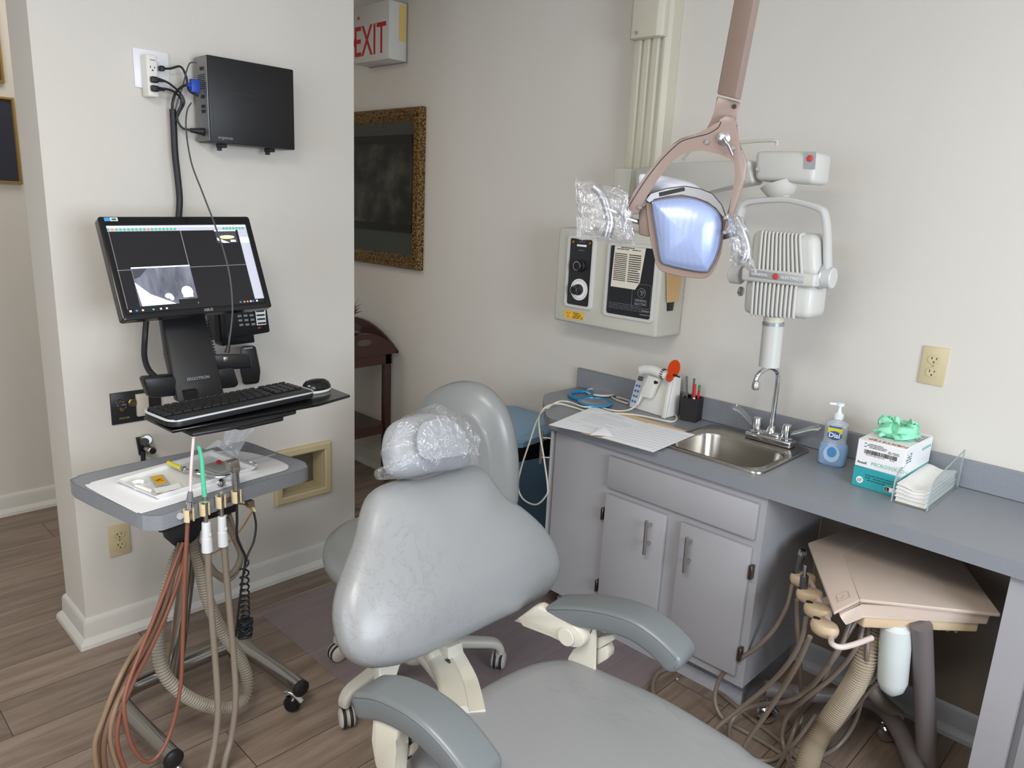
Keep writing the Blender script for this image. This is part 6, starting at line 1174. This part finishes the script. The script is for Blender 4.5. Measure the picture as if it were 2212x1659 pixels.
# ================================================================ dental chair
yw = R(7); dF = V((math.cos(yw), math.sin(yw), 0)); dL = V((-math.sin(yw), math.cos(yw), 0)); tl_ = R(28)
uB = (-dF*math.sin(tl_)+Zu*math.cos(tl_)); nB = dL.cross(uB).normalized(); nB = nB if nB.x > 0 else -nB
qB = P(1000, 1370, 'z', .66)
def leather():
    m = mat('grey_marbled_vinyl', '88898a', .36, coat=.12); nt = m.node_tree; bs = nt.nodes['Principled BSDF']; L_ = nt.links.new
    tc = nt.nodes.new('ShaderNodeTexCoord'); mp = nt.nodes.new('ShaderNodeMapping'); mp.inputs['Rotation'].default_value = (.3, .5, .6); mp.inputs['Scale'].default_value = (1.2, 5, 5); L_(tc.outputs['Object'], mp.inputs[0])
    nz = nt.nodes.new('ShaderNodeTexNoise'); nz.inputs['Scale'].default_value = 3.2; nz.inputs['Detail'].default_value = 9; nz.inputs['Roughness'].default_value = .7; nz.inputs['Distortion'].default_value = .5; L_(mp.outputs[0], nz.inputs[0])
    a = nt.nodes.new('ShaderNodeMath'); a.operation = 'SUBTRACT'; a.inputs[1].default_value = .5; L_(nz.outputs[0], a.inputs[0]); c = nt.nodes.new('ShaderNodeMath'); c.operation = 'ABSOLUTE'; L_(a.outputs[0], c.inputs[0])
    cr = nt.nodes.new('ShaderNodeValToRGB'); e = cr.color_ramp.elements; e[0].position = 0; e[0].color = (*lin('777879'), 1); e[1].position = .012; e[1].color = (*lin('88898a'), 1); L_(c.outputs[0], cr.inputs[0])
    n2 = nt.nodes.new('ShaderNodeTexNoise'); n2.inputs['Scale'].default_value = 2.0; n2.inputs['Detail'].default_value = 3; L_(tc.outputs['Object'], n2.inputs[0])
    m3 = nt.nodes.new('ShaderNodeMapRange'); m3.inputs[1].default_value = .45; m3.inputs[2].default_value = .65; L_(n2.outputs[0], m3.inputs[0])
    mx = nt.nodes.new('ShaderNodeMix'); mx.data_type = 'RGBA'; mx.inputs[6].default_value = (*lin('88898a'), 1); L_(m3.outputs[0], mx.inputs[0]); L_(cr.outputs[0], mx.inputs[7]); L_(mx.outputs[2], bs.inputs['Base Color'])
    n4 = nt.nodes.new('ShaderNodeTexNoise'); n4.inputs['Scale'].default_value = 600; L_(tc.outputs['Object'], n4.inputs[0]); bp = nt.nodes.new('ShaderNodeBump'); bp.inputs['Strength'].default_value = .08; bp.inputs['Distance'].default_value = .001; L_(n4.outputs[0], bp.inputs['Height']); L_(bp.outputs[0], bs.inputs['Normal'])
    return m
m_lea = leather(); m_arm = mat('dark_grey_vinyl', '686d6f', .34, coat=.15, bump=.06, bscale=600); m_cream = mat('cream_painted_metal', 'c6c2b4', .35, coat=.1); m_seam = mat('stitched_seam', '4c4f51', .7)
dc = thing('dental_chair', (-.45, .95, 0), 'grey vinyl dental chair with bell-shaped backrest and curved armrests in the foreground', 'dental chair')
OB = [(775, 1405), (757, 1340), (760, 1280), (780, 1215), (803, 1150), (816, 1090), (834, 1052), (872, 1031), (930, 1020), (985, 1003), (1030, 998), (1060, 1009), (1082, 1038), (1105, 1068), (1140, 1090), (1185, 1130), (1212, 1170), (1226, 1220), (1208, 1268), (1170, 1302), (1100, 1335), (1000, 1385), (940, 1412), (880, 1435), (820, 1438)]
b = MB(); b.cushion([PN(x, y, qB+nB*.0, nB) for x, y in OB], nB, .085, .028, .034, 3); bk_ = obj('backrest', b, m_lea, dc, 60)
for v in []: pass
HB_ = [(872, 1012), (860, 985), (858, 950), (866, 915), (885, 897), (930, 886), (975, 892), (1003, 915), (1020, 950), (1029, 985), (1020, 1003), (960, 1012), (905, 1022)]
qh = qB+nB*.02
b = MB(); b.cushion([PN(x, y, qh+nB*.02, nB) for x, y in HB_], nB, .075, .03, .03, 3); hr = obj('headrest', b, mat('pale_grey_vinyl', '94979b', .4), dc, 60)
b = MB(); hp0 = PN(945, 1020, qB-nB*.05, nB); b.cyl(hp0-uB*.10, hp0+uB*.05, .012, seg=12); obj('headrest_post', b, m_steel, dc)
# seat
SZ = .555
S_ = lambda x, y: P(x, y, 'z', SZ-.03)
sp = [S_(886, 1640), S_(893, 1580), S_(960, 1545), S_(1045, 1490), S_(1120, 1452), S_(1175, 1436), S_(1225, 1434), S_(1275, 1446), S_(1330, 1470), S_(1420, 1510), S_(1500, 1555), S_(1600, 1617), S_(1700, 1680)]
e0 = sp[-1]; e1_ = sp[0]; ex_ = dF*.75; sp += [e0+dF*.5+dL*.03, e0+dF*.85, e0+dF*.92-dL*.1, e1_+dF*1.33+dL*.0-dL*.0, e1_+dF*1.2-dL*.04, e1_+dF*.6-dL*.05, e1_+dF*.15-dL*.045]
ol = catmull(sp, 3, True); cS = V((-.35, .97, SZ-.03)); cS = sum(ol, V())/len(ol)
def inset(pts, k):
    out = []; n = len(pts)
    for i, p in enumerate(pts):
        t = (pts[(i+1) % n]-pts[i-1]); t.z = 0; t.normalize(); nn2 = V((t.y, -t.x, 0)); nn2 = nn2 if nn2.dot(cS-p) > 0 else -nn2; out.append(p+nn2*k)
    return out
b = MB(); b.skin([[p-Zu*.10 for p in inset(ol, .03)], [p-Zu*.085 for p in inset(ol, .006)], [p-Zu*.06 for p in ol], [p-Zu*.0 for p in ol], [p+Zu*.012 for p in inset(ol, .006)], [p+Zu*.022 for p in inset(ol, .018)], [p+Zu*.028 for p in inset(ol, .035)], [p+Zu*.031 for p in inset(ol, .06)]], True, (True, True)); obj('seat', b, m_lea, dc, 60)
b = MB(); b.slab([cS+dF*-.25-dL*.16-Zu*.12, cS+dF*.4-dL*.16-Zu*.12, cS+dF*.4+dL*.16-Zu*.12, cS+dF*-.25+dL*.16-Zu*.12], (0, 0, .02)); b.hexa([cS+dF*a_-dL*c_-Zu*(SZ-.05) for a_, c_ in ((-.15, .12), (.2, .12), (.2, -.12), (-.15, -.12))], [cS+dF*a_-dL*c_-Zu*.12 for a_, c_ in ((-.1, .10), (.15, .10), (.15, -.10), (-.1, -.10))], .01); obj('lift_column', b, m_cream, dc)
b = MB(); b.slab([V((cS.x, cS.y, 0))+dF*a_+dL*c_ for a_, c_ in ((-.25, -.22), (.5, -.22), (.5, .22), (-.25, .22))], (0, 0, .05), .015, 3); obj('base_plate', b, m_cream, dc)
# armrests
def armrest(ctr, za, seam, wdt=.085, h=.052):
    q = P(*ctr[1], 'z', za); A = lambda x, y, o=0: PN(x, y, q+dL*o, dL)
    pts = [A(x, y)-Zu*(h/2) for x, y in ctr]
    path = catmull(pts, 5); N = len(path); sec = rrect(wdt, h, .012, 3)
    rings = []
    ts = []
    for i, p in enumerate(path):
        t = (path[min(i+1, N-1)]-path[max(i-1, 0)]).normalized(); nn2 = dL.cross(t); nn2 = nn2 if nn2.z > 0 else -nn2; ts.append((t, nn2))
        rings.append([p+dL*a_+nn2*b_ for a_, b_ in sec])
    t0_, n0_ = ts[0]; t1_, n1_ = ts[-1]
    def endr(p, t, nn2, s_, k): return [p+t*s_+dL*a_*(.6+.4*k)+nn2*b_*k for a_, b_ in sec]
    st = [endr(path[0], -t0_, n0_, .020, .45), endr(path[0], -t0_, n0_, .014, .78), endr(path[0], -t0_, n0_, .006, .95)]; en = [endr(path[-1], t1_, n1_, .006, .95), endr(path[-1], t1_, n1_, .014, .78), endr(path[-1], t1_, n1_, .020, .45)]
    b = MB(); b.skin(st+rings+en); a_o = obj('armrest', b, m_arm, dc, 50)
    for sd in (-1, 1):
        b = MB(); b.tube([path[0]-ts[0][0]*.012+dL*(sd*(wdt/2-.002))]+[p+dL*(sd*(wdt/2-.0015))+nn2*(h/2-.008) for p, (t, nn2) in zip(path, ts)]+[path[-1]+t1_*.014+dL*(sd*(wdt/2-.004))], .0011, seg=5, n=2); obj('seam', b, m_seam, a_o)
    return A, q
AL, qL = armrest([(808, 1478), (850, 1482), (905, 1506), (950, 1538), (990, 1580), (1022, 1622), (1034, 1640)], .70, None)
AR, qR = armrest([(1212, 1297), (1275, 1297), (1335, 1306), (1385, 1322), (1425, 1348), (1458, 1378), (1468, 1390)], .70, None)
# right bracket: cast arm, round hub, upright and levers
oR = -.03
def pl(A, pts, o, th, m, name, bev=.004, parent=None):
    b = MB(); q = [A(x, y, o) for x, y in pts]; b.slab(q, dL*th, bev, 2); return obj(name, b, m, parent or dc)
hub = [(1228+28*math.cos(a), 1372+28*math.sin(a)) for a in [2*math.pi*k/20 for k in range(20)]]
hub = [(1237, 1353), (1252, 1361), (1262, 1376), (1262, 1388), (1254, 1399), (1240, 1401), (1222, 1396), (1190, 1375), (1130, 1347), (1105, 1344), (1120, 1335), (1150, 1312), (1162, 1309), (1180, 1322), (1200, 1334)]
pl(AR, hub, -.045, .03, m_cream, 'recline_arm', .006)
b = MB(); c_ = AR(1223, 1376, -.047); b.cyl(c_, c_-dL*.003, .021, seg=28, bev=.001); obj('hub_cap', b, mat('cream_cap', 'cfcbbd', .4), dc)
pl(AR, [(1262, 1352), (1273, 1340), (1283, 1345), (1270, 1380), (1256, 1400)], -.02, .02, m_steel, 'spring_clip', .002)
pl(AR, [(1284, 1344), (1286, 1380), (1285, 1455), (1281, 1466), (1240, 1455), (1222, 1440), (1228, 1420), (1238, 1400), (1265, 1390), (1275, 1370)], -.02, .008, m_cream, 'arm_upright', .003)
pl(AR, [(1286, 1378), (1322, 1371), (1328, 1382), (1292, 1403), (1286, 1400)], -.005, .025, m_cream, 'release_lever', .003)
pl(AR, [(1288, 1404), (1308, 1396), (1314, 1412), (1312, 1424), (1289, 1438)], -.005, .03, m_cream, 'release_button', .003)
# left bracket
pl(AL, [(805, 1530), (812, 1526), (840, 1540), (858, 1550), (864, 1575), (855, 1600), (851, 1620), (854, 1700), (825, 1700), (808, 1650), (800, 1600)], -.036, .03, m_cream, 'arm_upright', .006)
pl(AL, [(862, 1553), (878, 1556), (875, 1585), (862, 1590)], -.01, .02, m_black, 'spring_clip', .002)
pl(AL, [(855, 1605), (863, 1608), (866, 1625), (862, 1640), (867, 1655), (855, 1656)], -.02, .03, m_dark, 'hand_knob', .004)
pl(AL, [(862, 1618), (888, 1608), (888, 1628), (860, 1665)], .0, .02, m_cream, 'release_lever', .003)
b = MB(); qk = qB-nB*.09; b.slab([PN(x, y, qk, nB) for x, y in ((818, 1425), (872, 1425), (853, 1456), (862, 1474), (820, 1474))], -nB*.02, .004); obj('back_link', b, m_cream, dc)
# spine bracket below the backrest
qS = PN(1000, 1400, qB-nB*.10, nB); SPn = dF
sp1 = [PN(x, y, qS, dF) for x, y in ((968, 1400), (998, 1388), (1004, 1415), (975, 1430), (973, 1440), (968, 1438))]
b = MB(); b.slab(sp1, -dF*.03, .003); obj('spine_clamp', b, m_cream, dc); b = MB(); c_ = PN(966, 1430, qS, dF); b.cyl(c_+dF*.002-dL*.004, c_+dF*.002+dL*.002, .008, seg=14); obj('clamp_bolt', b, m_hinge, dc)
sw = [PN(988, 1408, qS, dF)-dF*.01, PN(1000, 1430, qS+dF*.02, dF)-dF*.01, PN(1012, 1465, qS+dF*.06, dF), PN(1022, 1500, qS+dF*.11, dF), PN(1030, 1540, qS+dF*.16, dF)]
b = MB(); b.sweep(sw, [(x, y) for x, y in rrect(.036, .010, .002, 2)], dL, 5); obj('spine', b, m_cream, dc)
sw2 = [p+V((-.03, 0, 0))-dL*.035+Zu*.0 for p in sw]; b = MB(); b.sweep(sw2, [(x, y) for x, y in rrect(.055, .03, .010, 3)], dL, 5); obj('spine_cover', b, mat('ivory_cover', 'bcb8aa', .4), dc)
# plastic bag around the headrest
def rbag(outline, q, n, f, bk, seed, label, amp=.02):
    ol = catmull([PN(x, y, q, n) for x, y in outline], 7, True); c = sum(ol, V())/len(ol); b = MB()
    for sgn, dep in ((1, f), (-1, bk)):
        rings = []; R0 = 30
        for i in range(R0+1):
            k = .02+.98*i/R0; row = []
            for j, p in enumerate(ol):
                u = c+(p-c)*k; n3 = noise.noise_vector(u*26+V((seed, sgn, 0))); n4 = noise.noise_vector(u*60+V((seed, sgn, 3))); h = (1-k**5)*dep+(abs(n3.x)*1.1+abs(n4.y)*.45)*amp*(.25+.75*(1-k**8))
                row.append(u+n*(sgn*h)+ (p-c).normalized()*n3.z*.006*(1 if k < .97 else 0))
            rings.append(row)
        b.skin(rings, True, (False, False))
    return tag(obj('barrier_bag', b, m_bag, None, 25), label, 'barrier bag', 'clear plastic barrier bags')
rbag([(940, 872), (960, 884), (1000, 900), (1024, 940), (1036, 990), (1030, 1002), (990, 1012), (950, 1022), (905, 1036), (860, 1034), (820, 1036), (818, 1014), (845, 1008), (850, 990), (830, 970), (850, 940), (866, 905), (890, 893)], qh+nB*.015, nB, .048, .06, 4.2, 'clear crumpled plastic bag around the headrest of the chair', .016)
# ================================================================ delivery unit under the counter
m_bei = mat('beige_enamel', 'c7b5a7', .35, coat=.15); m_bei2 = mat('yellowed_beige', 'cbb494', .4); m_mau = mat('mauve_grey_enamel', '706869', .4); m_holdt = mat('tan_holder_plastic', 'c9b294', .4); m_tp2 = mat('taupe_cord', '766a5f', .4, coat=.15)
du = thing('delivery_unit', (-.5, 2.15, 0), 'beige dental delivery unit with a slanted hood parked under the worktop', 'delivery unit')
Zt = .605
A_, B2, C_, D_ = P(1819, 1198, 'z', Zt), P(1858, 1294, 'z', Zt), P(2162, 1326, 'z', Zt), P(2085, 1221, 'z', Zt); L1, L2_ = P(1746, 1172, 'z', Zt-.012), P(1802, 1322, 'z', Zt-.025)
Y9 = 2.40
dr_ = (D_-C_).normalized(); D2 = C_+dr_*((Y9-C_.y)/dr_.y) if dr_.y > .05 else D_; D2.x = min(D2.x, -.30) if 0 else D2.x
A2 = V((A_.x+.02, Y9, Zt)); L12 = V((L1.x+.05, Y9, Zt-.012))
b = MB(); b.slab([A_, B2, C_, D2, A2], (0, 0, -.010), .003, 2); b.hexa([A_, B2, L2_, L1, L12, A2], [p-Zu*.010 for p in (A_, B2, L2_, L1, L12, A2)], .0025, 2); hood = obj('hood', b, m_bei, du)
ins = lambda p, dx, dy, z: V((p.x+dx, p.y+dy, z))
b = MB(); tpb = [ins(L2_, .012, .006, Zt-.034), ins(B2, .002, .005, Zt-.011), ins(C_, -.02, .004, Zt-.011), ins(D2, -.03, -.01, Zt-.011), ins(L12, .03, -.01, Zt-.022), ins(L1, .03, .01, Zt-.022)]
bot = [ins(L2_, .030, .012, Zt-.056), ins(B2, .010, .009, Zt-.050), ins(C_, -.024, .008, Zt-.045), ins(D2, -.04, -.02, Zt-.045), ins(L12, .05, -.02, Zt-.05), ins(L1, .05, .02, Zt-.055)]
b.hexa(bot, tpb, .004, 2); obj('body', b, m_bei, du)
b = MB(); low = [ins(B2, -.02, .03, Zt-.051), ins(B2, .015, .012, Zt-.051), ins(C_, -.042, .010, Zt-.046), ins(D2, -.06, -.03, Zt-.046), ins(L12, .08, -.03, Zt-.046)]; b.hexa([p-Zu*.030 for p in low], low, .004, 2); lowb = obj('control_strip', b, m_bei2, du)
for k, (x, y) in enumerate(((2012, 1354), (2030, 1356), (2049, 1359), (2067, 1361))):
    c_ = P(x, y, 'y', C_.y+.012); b = MB(); b.cyl(c_, c_+V((0, -.012, 0)), .0055, .0045, seg=14, bev=.001); obj('toggle_valve', b, m_steel, lowb)
b = MB()
for (x, y) in ((2015, 1348), (2034, 1350), (2053, 1352)): c_ = P(x, y, 'y', C_.y+.010); b.cyl(c_, c_+V((0, -.002, 0)), .0016, seg=8)
b.quad(*[P(x, y, 'y', C_.y+.008) for x, y in ((1900, 1333), (1920, 1335), (1920, 1339), (1900, 1337))]); obj('panel_marks', b, mat('dull_mark', '8d7a66', .6), lowb)
eq = [(L2_.lerp(B2, a_)+(L1-L2_).normalized()*c_)+Zu*.0006 for a_, c_ in ((.25, .03), (.7, .025), (.72, .055), (.27, .06))]; b = MB(); pth = eq; b.tube(pth, .0007, seg=4, smooth=False, closed=True); b.tube([eq[0].lerp(eq[2], .3), eq[1].lerp(eq[3], .5), eq[0].lerp(eq[2], .7)], .0008, seg=4); obj('embossed_emblem', b, mat('emboss_pinkish', 'b39f93', .5), hood)
b = MB(); b0, b1 = P(1937, 1345, 'y', 1.99), P(1925, 1502, 'y', 2.0); Lb = (b1-b0).length; b.lathe([(.026, 0), (.0375, .012), (.039, Lb*.3), (.038, Lb*.78), (.030, Lb*.9), (.014, Lb*.97), (.006, Lb)], b0, b1-b0, 28); obj('water_bottle', b, mat('translucent_bottle', 'cfd5d4', .32, sub=.3, coat=.2), du)
q0_, q1_ = P(1990, 1350, 'z', .55), P(2003, 1650, 'z', .07); b = MB(); b.cyl(q0_, q1_, .0265, seg=24); obj('post', b, m_mau, du)
b = MB(); b.tube([P(1652, 1487, 'z', .105), P(1700, 1493, 'z', .105), P(1790, 1502, 'z', .105), P(1860, 1508, 'z', .105), P(1905, 1530, 'z', .10), P(1940, 1575, 'z', .09), P(1965, 1630, 'z', .08), P(1990, 1690, 'z', .075)], .0255, seg=18, n=5); obj('base_tube', b, m_mau, du)
for x, y in ((1652, 1560), (1912, 1600), (1990, 1720)): ball_caster(du, P(x, y, 'z', .0), .085, .028, m_chrome)
HZ = .50
H_ = lambda x, y, z=HZ: P(x, y, 'z', z)
HP = [((1726, 1248), (1738, 1250)), ((1740, 1282), (1752, 1284)), ((1757, 1314), (1769, 1318)), ((1772, 1350), (1787, 1357))]
hc = [H_(*a_) for a_, _ in HP]; hb_ = [H_(*c_) for _, c_ in HP]
b = MB(); b.tube([hb_[0]+V((.02, 0, .0)), hb_[1]+V((.02, .0, -.0)), hb_[2]+V((.02, 0, -.0)), hb_[3]+V((.015, -.01, -.01)), H_(1797, 1390), H_(1815, 1398), H_(1845, 1392), H_(1883, 1378)], .0075, seg=12, n=5); obj('holder_bar', b, mat('pale_pinkish_enamel', 'd3c5bf', .35), du)
b = MB(); b.hexa(*[[p+o for p in (H_(1752, 1300), H_(1795, 1283), H_(1800, 1300), H_(1757, 1312))] for o in (V(), V((0, 0, -.015)))], .003); obj('bar_bracket', b, mat('pale_pinkish_enamel', 'd3c5bf', .35), du)
for k, c_ in enumerate(hc):
    e_ = (hb_[k]-c_); e_.z = 0; e_.normalize(); s2 = V((-e_.y, e_.x, 0)); o_ = [c_+e_*(.038*math.cos(a)+.012)+s2*(.027*math.sin(a)) for a in [2*math.pi*j/18 for j in range(18)]]
    b = MB(); cen_ = c_+e_*.01; b.skin([[cen_+(p-cen_)*kk+Zu*hh for p in o_] for kk, hh in ((.6, -.024), (.88, -.018), (1, -.006), (1, .004), (.88, .012), (.6, .015))]); ho = obj('instrument_holder', b, m_holdt, du)
    b = MB(); b.hexa([cen_-e_*.022+Zu*.0128+e_*(.010*math.cos(a))+s2*(.007*math.sin(a)) for a in [2*math.pi*j/12 for j in range(12)]], [cen_-e_*.022+Zu*.0155+e_*(.010*math.cos(a))+s2*(.007*math.sin(a)) for a in [2*math.pi*j/12 for j in range(12)]]); obj('holder_slot', b, m_slot, ho)
m_gun = mat('gunmetal', '777a7e', .3, .8)
a1 = thing('air_water_syringe', hc[0], 'grey syringe handpiece in the farthest holder of the delivery unit', 'handpiece'); b0_ = hc[0]-V((.01, 0, -.01)); t1_ = P(1735, 1188, 'y', b0_.y)
b = MB(); b.cyl(b0_, b0_.lerp(t1_, .8), .0085, .0105, seg=16, bev=.001); obj('handle', b, m_gun, a1); b = MB(); b.cyl(b0_.lerp(t1_, .75), t1_, .012, seg=18, bev=.004); b.cyl(t1_-Zu*.008, t1_-Zu*.006+V((.012, -.012, .0)), .005, seg=12); obj('head', b, m_chrome, a1)
a2 = thing('motor_handpiece', hc[1], 'grey metal motor with a thin chrome tip in the second holder of the unit', 'handpiece'); b0_ = hc[1]-V((.008, 0, -.008)); t1_ = P(1740, 1220, 'y', b0_.y)
b = MB(); b.cyl(b0_, b0_.lerp(t1_, .58), .0115, seg=18, bev=.001); obj('handle', b, m_gun, a2); b = MB(); b.cyl(b0_.lerp(t1_, .58), t1_, .0055, seg=12, bev=.001); obj('tip', b, m_chrome, a2)
def hose(parent, pts, r=.0070, m=None, name='hose'):
    b = MB(); b.tube([P(x, y, 'z', z) for x, y, z in pts], r, seg=10, n=6); obj(name, b, m or m_tp2, parent)
hose(a1, [(1712, 1262, .485), (1700, 1310, .42), (1672, 1360, .34), (1630, 1402, .26), (1590, 1428, .20), (1557, 1462, .12), (1544, 1510, .05), (1562, 1552, .012), (1605, 1578, .008), (1660, 1610, .008), (1720, 1650, .008)])
hose(a2, [(1722, 1295, .485), (1722, 1350, .40), (1727, 1420, .28), (1731, 1500, .13), (1728, 1560, .03), (1712, 1610, .008), (1700, 1665, .008)])
hose(du, [(1742, 1333, .485), (1732, 1380, .42), (1705, 1430, .33), (1660, 1480, .22), (1600, 1530, .12), (1550, 1570, .05), (1530, 1595, .012), (1515, 1625, .01)])
hose(du, [(1750, 1375, .485), (1725, 1430, .39), (1690, 1490, .27), (1650, 1550, .16), (1615, 1600, .07), (1598, 1640, .012), (1590, 1670, .01)])
hose(du, [(1520, 1590, .008), (1480, 1560, .008), (1430, 1525, .008), (1410, 1490, .008), (1420, 1455, .008), (1455, 1444, .008), (1500, 1452, .008), (1560, 1500, .008), (1620, 1550, .008), (1690, 1605, .008), (1740, 1660, .008)])
hose(du, [(1838, 1338, .50), (1815, 1400, .43), (1780, 1450, .34), (1745, 1490, .24), (1700, 1515, .17), (1640, 1522, .10), (1595, 1540, .05), (1575, 1575, .015), (1590, 1620, .01), (1640, 1642, .01), (1680, 1636, .01), (1720, 1600, .02), (1760, 1545, .05)])
hose(du, [(1868, 1338, .50), (1850, 1400, .43), (1800, 1460, .32), (1745, 1505, .22), (1705, 1540, .12), (1690, 1580, .05), (1695, 1620, .012), (1710, 1660, .01)])
hose(du, [(1878, 1338, .50), (1872, 1420, .42), (1866, 1480, .28), (1850, 1550, .12), (1820, 1600, .04), (1780, 1630, .012), (1700, 1655, .01)])
hose(du, [(1850, 1338, .50), (1800, 1420, .40), (1770, 1480, .26), (1730, 1540, .1), (1710, 1590, .03), (1690, 1640, .01), (1660, 1680, .01)])
hose(du, [(1900, 1470, .3), (1870, 1500, .24), (1820, 1560, .1), (1780, 1600, .03), (1760, 1640, .012)])
b = MB(); corr(b, [P(x, y, 'z', z) for x, y, z in ((1885, 1335, .49), (1874, 1400, .43), (1858, 1455, .35), (1825, 1510, .24), (1790, 1560, .15), (1762, 1605, .10), (1745, 1650, .07), (1728, 1720, .035), (1700, 1800, .03))], .0265, .0078, .16, 18); obj('vacuum_hose', b, mat('beige_corrugated', 'a89a86', .5), du)
b = MB(); corr(b, [P(x, y, 'z', z) for x, y, z in ((1862, 1335, .46), (1885, 1420, .36), (1880, 1480, .26), (1905, 1515, .16), (1940, 1545, .10))], .018, .0078, .16, 14); obj('vacuum_hose', b, mat('dark_corrugated', '6e655a', .5), du)
b = MB(); cr_ = P(1463, 1467, 'z', .001); b.box(cr_+Zu*.001, (.006, .004, .002)); tag(obj('paper_scrap', b, m_wt), 'tiny white scrap on the wood floor in front of the cabinet', 'scrap')
